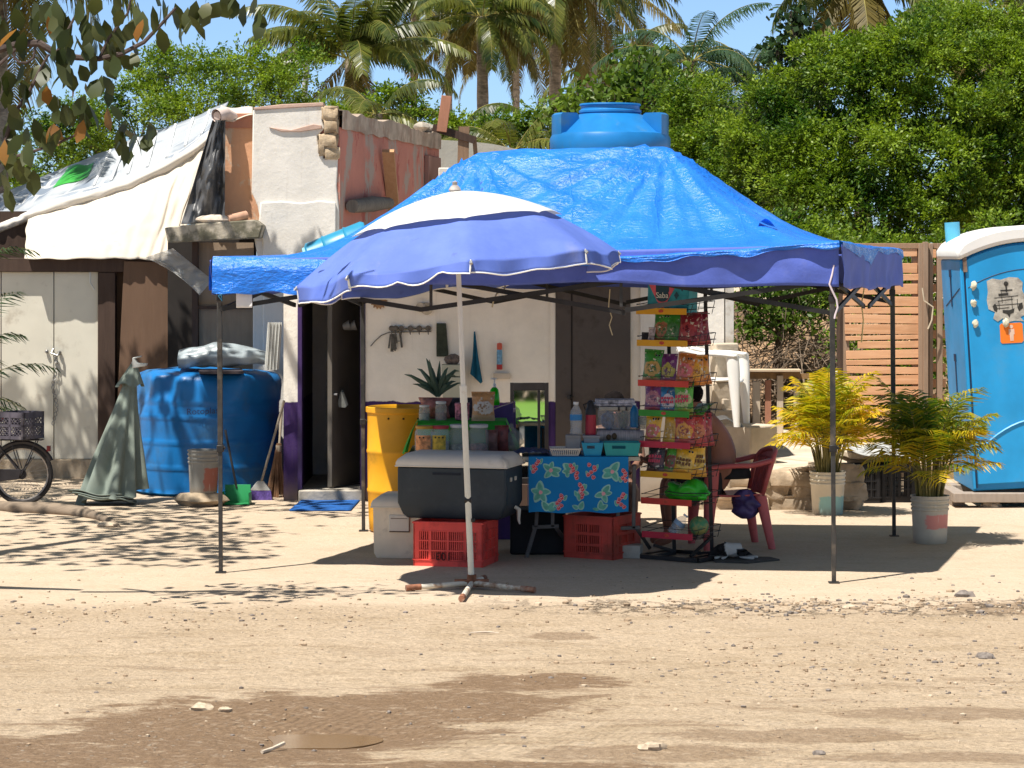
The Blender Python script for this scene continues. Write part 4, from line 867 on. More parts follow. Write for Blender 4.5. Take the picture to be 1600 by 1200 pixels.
# ------------------------------------------------------------------ right hand side: terrace, fence, gate, toilet
tc = mat("pale_terrace_concrete", (.55, .46, .35), .92, .16, 3, .5, 18, dirt=(.38, .29, .2), ds=2.5, da=.35)  # paler than the old concrete
tr = thing("stone_terrace", "low stone retaining wall with a pale concrete terrace on top", "retaining wall", (2.8, 24.0, 0))
k = MB()
def terf(u, v):
    x = 1.75 + 1.33 * u; y = 23.95 + 5.2 * v; return Vector((x, y + (.10 * mnoise.noise(Vector((x * 2.5, 0, 3))) if v < .1 else 0), .39 + .035 * mnoise.noise(Vector((x * 2, y * 1.4, 4))) - (.03 if v < .02 else 0)))
k.grid(terf, 50, 60); k.b2(1.75, 3.06, 24.15, 29.1, 0, .33); k.b2(3.07, 3.7, 25.0, 29.1, 0, .36); k.b2(3.5, 6.0, 27.2, 29.1, 0, .37); k.build("terrace_slab", tc, tr, sharp=180)
k = MB(); sd = 0
for row, (z_, hh, st) in enumerate(((.30, .085, 1.62), (.165, .075, 1.78), (.045, .07, 1.66))):
    x = st
    while x < 2.95:
        wdt = rng.uniform(.13, .24); k.ell((x + wdt, 24.06 + .03 * rng.random(), z_ + rng.uniform(-.015, .015)), (wdt * 1.12, .15, hh * rng.uniform(1.1, 1.35)), 26, 18, rough=.34, seed=sd, sq=.36); sd += 1; x += 2 * wdt
k.build("retaining_stones", mat("wall_stone", (.44, .345, .245), .95, .35, 4, 1.0, 16, dirt=(.27, .20, .135), ds=5, da=.5), tr, sharp=50)
k = MB(); k.b2(1.7, 3.06, 24.06, 24.15, 0, .36); k.build("mortar", mat("mortar", (.33, .27, .20), .95, .3, 8, .9, 30), tr)
k = MB(); c = Vector((X(1172, 24.4), 24.27, .38)); k.box((c.x, c.y + .05, .38 + .375 / 2), (.37, .34, .375), rz=R(42), tx=.97, ty=.97); tag(k.build("concrete_block", tc, loc=(c.x, c.y, .38), bev=.02), "big pale concrete block with the white plastic chair standing on it", "concrete block", "concrete blocks on the terrace")
for (px, py0, py1, w_, lab, rz_) in ((1122, 640, 720, .36, "wide concrete block at the bottom of the stack behind the white chair", 8), (1136, 622, 662, .16, "small block wedged above the bottom concrete block", 30), (1127, 597, 640, .24, "tapered concrete block half way up the stack behind the white chair", 20), (1131, 536, 597, .25, "topmost concrete block leaning at the white wall corner", 25)):
    D_ = 24.63; k = MB(); k.box((X(px, D_), D_, (Z(py0, D_) + Z(py1, D_)) / 2), (w_, w_ * .55, Z(py0, D_) - Z(py1, D_)), rz=R(rz_), tx=.9, ty=.9); tag(k.build("concrete_block", tc, loc=(X(px, D_), D_, Z(py1, D_)), bev=.015), lab, "concrete block", "concrete blocks on the terrace")
pf = thing("picket_fence", "weathered picket fence with a long top rail along the terrace", "fence", at(1210, 681, 28.2)); gw = wood("sunbleached_picket", (.47, .38, .28), (.58, .48, .37))
for (a, b_, y0, y1, m) in ((1176, 1188, 596, 684, gw), (1195.5, 1205, 594, 684, redw), (1214, 1224, 587, 684, gw), (1240, 1249, 592, 684, gw), (1262, 1271, 592, 684, gw), (1284, 1294, 592, 684, redw), (1157, 1166, 596, 684, gw)):
    k = MB(); pb(k, a, y0, b_, y1, 28.2, .03); k.build("picket", m, pf, bev=.003)
k = MB(); pb(k, 1150, 577.5, 1252, 581, 28.1, .22); k.build("top_rail", wood("pale_rail", (.50, .38, .26), (.60, .47, .33)), pf, bev=.003)
k = MB(); pb(k, 1150, 581.5, 1250, 592, 28.24, .05); pb(k, 1200, 584, 1300, 592, 28.30, .04); k.build("lower_rail", wood("brown_rail", (.22, .13, .07), (.32, .2, .09)), pf)
k = MB(); pb(k, 1265, 583, 1299, 594, 28.05, .03); tag(k.build("yellow_board", mat("yellow_paint", (.72, .50, .02), .5, .06, 5), loc=at(1282, 594, 28.05), bev=.003), "bright yellow board fixed at the end of the picket fence", "board")
k = MB(); pb(k, 1300, 580, 1313, 598, 28.0, .06); tag(k.build("white_block", mat("white_foam", (.72, .70, .65), .8), loc=at(1306, 598, 28.0), bev=.006), "small white block beside the yellow board", "block")
k = MB(); k.tube([at(1319, 700, 27.6), at(1317, 590, 27.6), at(1314, 520, 27.6), at(1318, 440, 27.6), at(1319, 400, 27.6)], [.055, .055, .05, .045, .04], 9); tag(k.build("tree_post", wood("dark_bark_post", (.05, .032, .025), (.085, .055, .04), .9), loc=at(1318, 700, 27.6)), "crooked dark tree post left of the pallet gate", "post")
pg = thing("pallet_gate", "tall gate of orange brown pallet boards standing behind the potted palms", "gate", at(1382, 690, 27.4))
k = MB(); kd = 27.4
for (y0, y1, a) in ((389, 401, 1330), (411, 426, 1322), (429, 439, 1320), (444, 460, 1318), (463, 478, 1317), (480, 490, 1319), (492, 505, 1320), (507, 522, 1320), (524, 531, 1321), (533, 544, 1340), (547, 560, 1322), (562, 570, 1322), (573, 584, 1323), (587, 601, 1323), (604, 617, 1323), (620, 633, 1324), (636, 648, 1324), (652, 667, 1324), (670, 687, 1324)):
    e = rng.uniform(-1.3, 1.3); b_ = 1433 + (y0 - 390) * .03 + rng.uniform(-.8, .8)
    k.hexa([at(a, y1 + e, kd), at(b_, y1 - e, kd), at(b_, y1 - e, kd + .022), at(a, y1 + e, kd + .022), at(a, y0 + e, kd), at(b_, y0 - e, kd), at(b_, y0 - e, kd + .022), at(a, y0 + e, kd + .022)])
k.build("slats", pallet_m, pg, bev=.003)
k = MB()
for a in (1323, 1381, 1430): pb(k, a - 4, 388, a + 4, 690, kd + .024, .09)
k.build("stringers", pallet_g, pg)
k = MB(); pb(k, 1332, 380, 1471, 388.5, kd - .01, .05); k.build("top_board", wood("shaded_board", (.27, .16, .10), (.35, .22, .14)), pg, bev=.003)
pn = thing("upright_pallet", "narrow grey brown pallet upright between the gate and blue toilet", "pallet", at(1460, 692, 27.5))
k = MB()
for a, w_, dd in ((1439, 3.2, .0), (1447, 3.6, -.05), (1455, 3, .02), (1469, 4, .0)): pb(k, a - w_, 380 + dd * 40, a + w_, 692, 27.35 + dd, .10)
k.build("uprights", pallet_g, pn, bev=.003)
k = MB()
for i in range(12): y0 = 392 + i * 25 + rng.uniform(-3, 3); pb(k, 1449, y0, 1478, y0 + 13, 27.52, .025)
k.build("slats", pallet_m, pn, bev=.003)
k = MB(); k.tube([at(1441, 450, 27.25), at(1444, 470, 27.25), at(1458, 480, 27.25), at(1456, 500, 27.25), at(1450, 514, 27.25)], .008, 5); tag(k.build("twine", mat("pale_twine", (.62, .52, .38), .8), loc=at(1450, 480, 27.25)), "pale twine tied round the narrow pallet panel", "twine")

pt = thing("portable_toilet", "bright blue portable toilet with white domed roof and torn poster on its door", "portable toilet", (0, 0, 0))
pblue = mat("toilet_blue_plastic", (.014, .29, .63), .42, .12, 2.2, .05, 25, spec=.5, dirt=(.05, .30, .58), ds=2, da=.35); pseam = mat("dark_seam", (.01, .03, .08), .6)
Wd_, H0, Dp, SH_ = 1.2, 2.16, 1.2, -.235
def arch(x, base): u = (x - Wd_ / 2) / (Wd_ / 2); return base + .135 * (1 - u * u) if abs(u) < .8 else base + .135 * (1 - .64) * (1 - abs(u)) / .2
k = MB(); xs_ = np.linspace(0, Wd_, 21); k.prism([(0, 0), (Wd_, 0)] + [(x, arch(x, H0 - .02)) for x in xs_[::-1]], .03, Dp); k.build("cabin", pblue, pt, bev=.012)
k = MB(); k.prism([(0, .02), (.03, .02), (.03, arch(.03, H0 - .03)), (0, H0 - .03)], .0, .029); k.build("front_post", pblue, pt, bev=.006)
k = MB(); xd = np.linspace(.045, Wd_ - .05, 19); k.prism([(.045, .06), (Wd_ - .05, .06)] + [(x, arch(x, H0 - .04)) for x in xd[::-1]], -.012, .028); dr = k.build("door", pblue, pt, bev=.008)
k = MB(); k.tube([(.06 + 1.05 * i / 14, -.011, 1.85 + arch(.06 + 1.05 * i / 14, 0) * 1.3) for i in range(15)], .0045, 6); k.build('groove', pseam, dr)
k = MB(); k.tube([(-.001, .1, 1.88), (-.001, .5, 1.80), (-.001, 1.0, 1.70)], .005, 6); k.build('groove', pseam, pt)
k = MB(); k.tube([(.06 + 1.05 * i / 16, -.012, .36 + .28 * (1 - ((i - 9) / 9) ** 2)) for i in range(17)], .012, 6); k.build("moulded_ridge", pblue, dr)
k = MB(); k.b2(.031, .044, -.002, .032, .03, arch(.04, H0 - .035)); k.build("seam", pseam, pt)
for z0_, z1_, y_ in ((1.70, 2.05, .62), (.75, 1.25, .62)):
    k = MB(); k.b2(-.005, .001, y_ - .03, y_ + .03, z0_, z1_ - .07); k.b2(-.007, .001, y_ - .06, y_ + .06, z1_ - .0701, z1_); k.build("vent_slit", pseam, pt)
k = MB(); xs_ = np.linspace(-.035, Wd_ + .035, 25); lo = [(x, arch(max(0, min(Wd_, x)), H0 - .015)) for x in xs_]
def outer(x): u = (x - Wd_ / 2) / (Wd_ / 2 + .035); return H0 + .07 + .20 * (1 - u * u) ** .6 if abs(u) < 1 else H0 + .07
up_ = [(x, outer(x)) for x in xs_]; k.prism(lo + up_[::-1], -.05, Dp + .04); k.build("roof", mat("white_roof_plastic", (.78, .76, .73), .45, .05, 3, .05, 20, dirt=(.55, .45, .36), ds=3, da=.3), pt, bev=.035, sharp=50)
k = MB(); k.lathe([(.045, 1.9), (.045, 2.5), (.03, 2.5)], (.10, Dp - .2, 0), 20, sx=1.6); k.build("vent_pipe", mat("pale_blue_plastic", (.10, .42, .62), .5), pt)
k = MB(); k.b2(.025, .06, -.03, .0, 2.03, 2.17); k.build("hinge", mat("rusty_steel", (.22, .15, .11), .6, .3, 20, metal=.3), pt)
PO = [(.47, 1.98), (.52, 2.0), (.60, 1.985), (.68, 2.005), (.76, 1.995), (.80, 1.95), (.79, 1.88), (.82, 1.80), (.80, 1.72), (.83, 1.66), (.76, 1.63), (.79, 1.59), (.70, 1.60), (.62, 1.585), (.60, 1.63), (.55, 1.60), (.51, 1.63), (.53, 1.69), (.47, 1.72), (.46, 1.80), (.475, 1.88)]
def shift(k): k.v = [(x + SH_, y, z) for x, y, z in k.v]
k = MB(); k.prism([(x, z - .045) for x, z in PO], -.0165, -.0122); shift(k); pp = k.build("torn_poster", mat("grimy_paper", (.42, .39, .34), .9, .2, 12, .3, 40, dirt=(.24, .22, .2), ds=9, da=.5), dr)
k = MB(); y_ = -.0185; yy = -.0167
def ln(a, b, w=.006):
    d = Vector((b[0] - a[0], 0, b[1] - a[1])).normalized(); n = Vector((-d.z, 0, d.x)) * w / 2; P = [Vector((a[0], 0, a[1] - .045)) - n, Vector((b[0], 0, b[1] - .045)) - n, Vector((b[0], 0, b[1] - .045)) + n, Vector((a[0], 0, a[1] - .045)) + n]; k.prism([(p.x, p.z) for p in P], y_, yy)
k.prism([(.645 + .022 * math.cos(a), 1.90 + .022 * math.sin(a)) for a in [i * math.pi / 8 for i in range(16)]], y_, yy); ln((.645, 1.87), (.645, 1.94), .014); ln((.59, 1.885), (.70, 1.885), .012)
for (a, b_) in (((.53, 1.82), (.75, 1.83)), ((.56, 1.79), (.70, 1.80)), ((.60, 1.77), (.60, 1.87)), ((.69, 1.70), (.69, 1.83)), ((.52, 1.75), (.77, 1.755)), ((.57, 1.71), (.57, 1.79)), ((.74, 1.72), (.74, 1.80)), ((.55, 1.72), (.66, 1.725))): ln(a, b_, .005)
ln((.57, 1.845), (.66, 1.85), .022); k.prism([(.51, 1.70), (.535, 1.725), (.555, 1.68), (.545, 1.645), (.52, 1.66)], y_, yy); k.prism([(.60, 1.66), (.66, 1.655), (.71, 1.67), (.70, 1.63), (.67, 1.62), (.66, 1.585), (.64, 1.62), (.60, 1.635)], y_, yy); k.prism([(.755, 1.71), (.785, 1.72), (.79, 1.67), (.75, 1.64), (.74, 1.67)], y_, yy)
shift(k); k.build("poster_print", mat("black_ink", (.035, .033, .03), .8), pp)
k = MB(); k.prism([(x, z) for x, z in ((.58, 1.35), (.76, 1.35), (.775, 1.365), (.775, 1.52), (.76, 1.535), (.58, 1.535), (.565, 1.52), (.565, 1.365))], -.0165, -.0122); shift(k); sg = k.build("orange_sign", mat("orange_sticker", (.85, .20, .02), .5, .04, 8), dr)
k = MB(); k.prism([(.67 + .017 * math.cos(a), 1.502 + .017 * math.sin(a)) for a in [i * math.pi / 8 for i in range(16)]], -.0185, -.0166); k.prism([(.645, 1.48), (.695, 1.48), (.697, 1.43), (.688, 1.43), (.685, 1.37), (.672, 1.37), (.67, 1.42), (.668, 1.37), (.655, 1.37), (.652, 1.43), (.643, 1.43)], -.0185, -.0166); shift(k); k.build("person_symbol", mat("faded_symbol", (.62, .45, .36), .6), sg)
for (x, z, r) in ((.345, 1.90, .03), (.335, 1.74, .028), (.34, 1.55, .028), (.62, 1.54, .03)):
    k = MB(); k.ell((x + SH_, -.03, z), (r, r * .6, r * 1.2), 12, 8, rough=.6, seed=int(x * 1000 + z * 10)); k.build("paper_wad", mat("yellowed_paper", (.62, .58, .44), .9, .2, 20, .5), dr, sharp=60)
base_ = at(1521, 768, 24.2); pt.location = base_; pt.rotation_euler = (0, R(-3.4), R(-1))
sk = MB(); p = at(1560, 768, 24.15); sk.b2(p.x - .42, p.x + .9, 24.1, 24.3, .05, .135); sk.b2(p.x - .42, p.x + .9, 25.0, 25.25, .05, .135); sk.b2(p.x - .40, p.x - .28, 24.31, 24.99, 0, .13); tag(sk.build("timber_skid", wood("grey_skid", (.22, .18, .15), (.33, .27, .22)), loc=(p.x, 24.2, 0), bev=.006), "grey timber skid under the blue portable toilet", "timber skid")
sl_ = MB(); sl_.box((X(1372, 25.2), 25.2, .42), (.72, .9, .06), rz=R(4), ry=R(2)); tag(sl_.build("stone_slab", tc, loc=(X(1372, 25.2), 25.2, .39), bev=.012), "thick pale slab lying over the black crates", "slab")
# ------------------------------------------------------------------ pop-up canopy and tarp
CF = dict(FL=gd(345, 895), FR=gd(1303, 911), RL=gd(568, 830), RR=gd(1397, 838))
EV = dict(FL=2.30, FR=2.41, RL=2.33, RR=2.36)
def quadpt(u, v, zs=EV, grow=.04):
    u2 = (u - .5) * (1 + grow / 2.2) + .5; v2 = (v - .5) * (1 + grow / 1.4) + .5
    a = CF['FL'].lerp(CF['FR'], u2); b_ = CF['RL'].lerp(CF['RR'], u2); p = a.lerp(b_, v2)
    e = (zs['FL'] * (1 - u) + zs['FR'] * u) * (1 - v) + (zs['RL'] * (1 - u) + zs['RR'] * u) * v - .085 * (4 * u * (1 - u)) ** 1.3 * (1 - v) ** 2
    return Vector((p.x, p.y, e))
UL, UR = .325, .35
def roofz(u, v):
    t_ = max(0, min(v / .5, (1 - v) / .5, u / UL, (1 - u) / UR)); e = quadpt(u, v)
    pw = 1.2 + 1.3 * max(0, 1 - u / UL) ** .7 + .5 * max(0, 1 - (1 - u) / UR) ** .7; s = t_ ** pw; zr = 3.115 + .03 * max(0, min(1, (u - UL) / (1 - UL - UR)))
    face = math.sin(math.pi * t_) * .035
    return Vector((e.x, e.y, e.z + (zr - e.z) * s - face)), t_
def fold(u, v):
    w_ = 0
    for (uc, k0, sd) in ((UL, 17, 0), (1 - UR, 21, 2)):
        dx, dy = (u - uc) * 4.4, (v - .5) * 3.0; r = math.hypot(dx, dy); a = math.atan2(dy, dx)
        w_ += (.030 * math.sin(k0 * a + sd) + .020 * math.sin(k0 * 1.7 * a + 1 + sd) + .010 * math.sin(k0 * 2.9 * a)) * math.exp(-r / .85) * min(1, r / .15)
    q = Vector((u * 8, v * 5, 2)); w_ += .030 * mnoise.noise(q * .7) + .015 * mnoise.noise(Vector((u * 16, v * 10, 6))) + .005 * mnoise.noise(Vector((u * 50, v * 34, 1)))
    return w_ * min(1, 1.6 * min(u, 1 - u, v, 1 - v) * 8 + .25)
t = NT("blue_tarp"); P = t.coord()
cr = t.noise(t.mapping(P, (1, 1, 1.6)), 13, 7, .62, .8); cr2 = t.noise(P, 3.4, 5, .6, .4); wv = t.noise(t.mapping(P, (1.0, 2.2, 2.6)), 17, 4, .55)
hh = t.math('ADD', t.math('MULTIPLY', cr, .55), t.math('ADD', cr2, t.math('MULTIPLY', wv, .55)))
px_, py_, pz_ = t.sep(P); creas = t.math('MAXIMUM', t.step(t.math('PINGPONG', t.math('ADD', px_, t.math('MULTIPLY', cr2, .12)), .31), .012, .0), t.step(t.math('PINGPONG', t.math('ADD', py_, .1), .31), .012, .0))
cb = t.mix(t.step(t.noise(P, 2.2, 5), .3, .7), (.014, .165, .66), (.026, .215, .80)); cb = t.mix(t.math('MULTIPLY', t.step(t.noise(P, 1.1, 8, .7), .6, .75), .35), cb, (.16, .34, .72))
tarpm = t.bsdf(cb, t.math('ADD', .24, t.math('MULTIPLY', t.step(t.noise(P, 6, 4), .35, .65), .14)), 0, .55, t.bump(t.math('ADD', hh, t.math('MULTIPLY', creas, .12)), .6, .036), transl=.08)
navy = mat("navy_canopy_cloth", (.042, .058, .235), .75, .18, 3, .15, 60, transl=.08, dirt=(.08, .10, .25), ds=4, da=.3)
valm = mat("sunlit_navy_valance_cloth", (.085, .13, .48), .7, .15, 3, .2, 30, dirt=(.14, .18, .50), ds=4, da=.3)  # same navy cloth, its colour lightened for the sun on the valance
MID = CF['FL'].lerp(CF['RR'], .5)
tt = thing("blue_tarp", "bright blue crinkled tarp draped over the navy canopy roof", "tarp", (MID.x, MID.y, 2.35))
k = MB()
def tarpf(u, v):
    p, t_ = roofz(u, v); p.z += .022 + fold(u, v); return p
k.grid(tarpf, 150, 96)
def hang(u):  # length of tarp hanging over the front edge
    a = .262 if u < .17 else .262 + (.045 - .262) * min(1, (u - .17) / .13)
    return a + .012 * math.sin(u * 46) + .008 * math.sin(u * 103 + 1)
def flapf(u, v):
    p = tarpf(u, 0); L_ = hang(u); f = v
    return Vector((p.x, p.y - (.065 if u < .3 else .04) * min(1, f * 4) - .02 * mnoise.noise(Vector((u * 22, v * 3, 4))) * f - .014 * math.sin(u * 60) * f, p.z - L_ * f))
k.grid(flapf, 150, 10)
def sidef(s_, v):
    p = tarpf(1, s_); L_ = .04 + .25 * s_ if s_ < .44 else .15 - 1.2 * (s_ - .44) if s_ < .54 else .03 + .03 * math.sin((s_ - .54) * 9) + .55 * max(0, s_ - .86)
    L_ += .012 * mnoise.noise(Vector((s_ * 7, 1, 1)))
    return Vector((p.x + .03 * min(1, v * 4) + .02 * mnoise.noise(Vector((s_ * 12, v * 2, 8))) * v, p.y, p.z - max(.015, L_) * v))
k.grid(sidef, 60, 8)
def sidel(s_, v):
    p = tarpf(0, s_); return Vector((p.x - .03 * min(1, v * 4) - .02 * mnoise.noise(Vector((s_ * 8, v * 2, 8))) * v, p.y, p.z - .25 * v))
k.grid(sidel, 40, 6)
k.build("tarp_sheet", tarpm, tt, sharp=180)
k = MB()
def tearf(u, v):
    uu, vv = .862 + .030 * (u - .5), .20 + .02 * v; p = tarpf(uu, vv); p.z += .012 + .045 * math.sin(math.pi * u) * (1 - v); p.y -= .01 * (1 - v); return p
k.grid(tearf, 14, 4); k.build("lifted_fold", tarpm, tt, sharp=180)
s = MB(); s.tube([at(592, 452, 19.2) + Vector((.005 * i, -.01, -.008 * i)) for i in range(3)], .01, 6)
tn = thing("popup_canopy", "pop up canopy with navy cloth, dark folding frame and four thin legs", "canopy", (MID.x, MID.y, 0))
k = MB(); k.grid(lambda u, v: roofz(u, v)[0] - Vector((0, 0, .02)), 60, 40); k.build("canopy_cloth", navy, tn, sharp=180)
BOT_ = dict(FL=2.045, FR=2.105, RL=2.07, RR=2.075)
def val(c0, c1, out, seed, sag=.02):
    def f(u, v):
        a = quadpt(*c0).lerp(quadpt(*c1), u); zb = BOT_[NM[c0]] * (1 - u) + BOT_[NM[c1]] * u + (.05 * math.sin(math.pi * u) ** 2 if seed == 1 else -sag * math.sin(math.pi * u)); zt_ = a.z - .005
        o = out * ((.004 if seed == 1 else .022) + (.012 * math.sin(u * 19 + seed) + .010 * math.sin(u * 47 + v * 3)) * v + .014 * mnoise.noise(Vector((u * 7, v * 2.2, seed))) * math.sin(math.pi * min(1, v * .8)))
        dz = .012 * math.sin(u * 21 + seed) * v
        return Vector((a.x + o.x, a.y + o.y, zt_ + (zb - zt_) * v + dz))
    return f
NM = {(0, 0): 'FL', (1, 0): 'FR', (1, 1): 'RR', (0, 1): 'RL'}
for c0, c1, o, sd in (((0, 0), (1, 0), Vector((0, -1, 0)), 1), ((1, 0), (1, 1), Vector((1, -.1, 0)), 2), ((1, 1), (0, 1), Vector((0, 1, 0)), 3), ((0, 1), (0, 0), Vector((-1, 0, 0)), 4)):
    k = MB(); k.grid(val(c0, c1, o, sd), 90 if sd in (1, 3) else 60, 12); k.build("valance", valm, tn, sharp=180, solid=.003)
legm = mat("charcoal_leg_steel", (.050, .048, .046), .5, .25, 6, .08, 40, metal=.25, dirt=(.16, .13, .10), ds=5, da=.4)
for q in ('FL', 'FR', 'RL', 'RR'):
    f_ = CF[q]; top = Vector((f_.x - .015 if 'R' == q[1] else f_.x - .01, f_.y, EV[q] - .05)); k = MB(); w_ = .036
    k.bar((f_.x, f_.y, .0), f_.lerp(top, .42), w_ * .82, up=(0, 1, 0)); k.bar(f_.lerp(top, .40), top, w_, up=(0, 1, 0)); lg = k.build("leg", legm, tn, bev=.003)
    k = MB(); p = f_.lerp(top, .405); k.box((p.x, p.y, p.z), (.05, .05, .05)); k.box((p.x + .03, p.y - .01, p.z + .005), (.02, .015, .02)); k.build("lock_collar", black_m, lg, bev=.004)
    k = MB(); k.box((f_.x, f_.y, .006), (.075, .075, .008)); k.build("foot_plate", legm, lg)
    for z_ in (2.02, EV[q] - .10): k = MB(); k.box((top.x, top.y, z_), (.046, .046, .05)); k.build("slide_bracket", black_m, lg, bev=.004)
trm = mat("black_truss_steel", (.026, .024, .023), .5, .2, 8, metal=.2)
def legat(q, z): return Vector((CF[q].x - .01, CF[q].y, z))
for a, b_, n in (('FL', 'FR', 3), ('RL', 'RR', 4), ('FL', 'RL', 2), ('FR', 'RR', 2)):
    d = (CF[b_] - CF[a]).normalized(); nrm = Vector((-d.y, d.x, 0)) * .018
    for i in range(n):
        for sg in (1, -1):
            odd = i % 2; z0 = lambda s_: (2.17, 1.935)[s_ < 0]
            s0 = sg; s1 = -sg
            P0 = CF[a].lerp(CF[b_], i / n); P1 = CF[a].lerp(CF[b_], (i + 1) / n)
            # the inner nodes of the front truss alternate high and low
            k = MB(); k.bar(Vector((P0.x, P0.y, z0(s0))) + nrm * sg, Vector((P1.x, P1.y, z0(s1) - (.02 if i in (1, 2) else 0))) + nrm * sg, .018, .034); k.build("scissor_bar", trm, tn)
RG = [Vector((roofz(UL, .5)[0].x, roofz(UL, .5)[0].y, 3.05)), Vector((roofz(1 - UR, .5)[0].x, roofz(1 - UR, .5)[0].y, 3.07))]
for i, (fa, fb) in enumerate(((.35, UL), (.66, 1 - UR))):
    for fr, rr in (('FL', 'FR'), ('RL', 'RR')):
        p = CF[fr].lerp(CF[rr], fa); k = MB(); k.bar(Vector((p.x, p.y, 2.2)), RG[i], .02, .03); k.build("roof_strut", legm, tn)
        k = MB(); k.bar(Vector((p.x, p.y, 1.96)), Vector((p.x, p.y, 2.3)), .022, .022); k.build("node_post", legm, tn)
k = MB(); k.bar(RG[0], RG[1], .025, .03); k.build("ridge_bar", legm, tn)
# things tied to it
def cord(label, pts, r, m, name="cord"):
    s = MB(); s.tube(pts, r, 6); tag(s.build(name, m, loc=pts[0]), label, "cord", "cords tied to the canopy")
tan_c = mat("tan_cord", (.50, .42, .27), .8); white_c = mat("pink_white_cord", (.68, .58, .62), .7); yel_c = mat("straw_cord", (.52, .44, .20), .8)
cord("tan cord knotted on the middle of the canopy frame", [at(x, y, 19.0 - .01 * i) for i, (x, y) in enumerate(((789, 424), (791, 440), (788, 452), (776, 459), (771, 470), (769, 480)))], .006, tan_c)
cord("tan cord hanging below the canopy frame against the brown door", [at(x, y, 19.2) for x, y in ((953, 452), (951, 480), (956, 496), (952, 508), (957, 524))], .004, tan_c)
cord("pinkish white cord knotted at the canopy corner nearest the toilet", [at(x, y, 18.55) for x, y in ((1303, 414), (1300, 430), (1296, 444), (1301, 456), (1307, 468), (1309, 480), (1305, 492), (1304, 498))], .007, white_c)
cord("thin straw coloured cord over the side valance of the canopy", [at(x, y, 20.2) for x, y in ((1344, 393), (1349, 420), (1350, 452), (1346, 475), (1349, 500), (1346, 535))], .005, yel_c)
cord("light blue cord lashing the tarp at the canopy leg near the big tank", [at(x, y, 19.12) for x, y in ((333, 440), (337, 452), (346, 462), (347, 470), (341, 462), (350, 458))], .006, mat("blue_cord", (.10, .40, .62), .7))
s = MB(); s.grid(lambda u, v: at(369 + 25 * u, 457 + 24 * v, 19.1 + .02 * math.sin(u * 3 + v)), 6, 6); tag(s.build("paper_sheet", mat("white_paper", (.74, .72, .70), .8, .05, 8), sharp=180, solid=.001, loc=at(382, 457, 19.1)), "small white sheet hanging under the tarp edge", "paper")

# ------------------------------------------------------------------ beach umbrella and its stand
UB = gd(737, 920); UT = at(711, 300, UB.y)
um = thing("beach_umbrella", "blue beach umbrella with white vented top leaning on a white pole", "umbrella", (UB.x, UB.y, .05))
t = NT("umbrella_blue"); P = t.coord(); ub = t.mix(t.step(t.noise(P, 1.6, 7, .65), .3, .7), (.11, .18, .58), (.16, .245, .70)); ub = t.mix(t.math('MULTIPLY', t.step(t.noise(t.mapping(P, (1, 1, .4)), 2.2, 8, .7), .56, .74), .45), ub, (.30, .33, .50)); ub = t.mix(t.math('MULTIPLY', t.step(t.noise(P, 9, 6, .7), .62, .72), .4), ub, (.08, .10, .30)); ublue = t.bsdf(ub, .62, 0, .35, t.bump(t.noise(P, 5, 4), .15, .02), transl=.22, tcol=(.07, .13, .60, 1))
uwhite = mat("umbrella_white", (.66, .655, .64), .7, .06, 3, .12, 12, transl=.2, dirt=(.50, .46, .40), ds=3, da=.35); piping = mat("white_piping", (.85, .84, .80), .6); upole = mat("white_pole_paint", (.70, .67, .57), .45, .06, 6, .04, 40, dirt=(.42, .25, .12), ds=6, da=.15)
rusty = mat("rust", (.24, .10, .055), .85, .45, 14, .4, 40, dirt=(.50, .40, .32), ds=8, da=.4)
AXv = (UT - UB) / (UT.z - UB.z)
PH = R(5.5)
def ucent(z): return UB + AXv * z
def usurf(r, a, lift=0, rad=1.13):
    m = ((a - PH) % (math.pi / 4)) - math.pi / 8; m_edge = math.pi / 8 - abs(m); ch = math.cos(math.pi / 8) / math.cos(m); ch = 1 + (ch - 1) * min(1, r * 1.2)
    x, y = rad * r * ch * math.cos(a), rad * r * ch * math.sin(a); z = 2.755 - .51 * (.85 * r * r + .15 * r) + lift
    bulge = math.cos(m * 4); z -= .028 * bulge * r * (1 - .1 * r); z += .115 * x - .05 * y + .010 * r * mnoise.noise(Vector((x * 3.2, y * 3.2, 1))) + .006 * r * r * mnoise.noise(Vector((math.cos(a) * 9, math.sin(a) * 9, r * 2.5))) - .010 * math.exp(-(m_edge / .035) ** 2) * r
    c = ucent(z); return Vector((c.x + x, c.y + y, z))
k = MB(); k.grid(lambda u, v: usurf(.56 + .44 * v, 2 * math.pi * u), 128, 16, wrap=True); k.build("canopy", ublue, um, sharp=180)
k = MB(); k.grid(lambda u, v: usurf(.02 + .64 * v, 2 * math.pi * u, .022 + (.03 * math.cos((((2 * math.pi * u - PH) % (math.pi / 4)) - math.pi / 8) * 4) * v ** 3)), 128, 16, wrap=True); k.build("vent_top", uwhite, um, sharp=180)
r3 = random.Random(4)
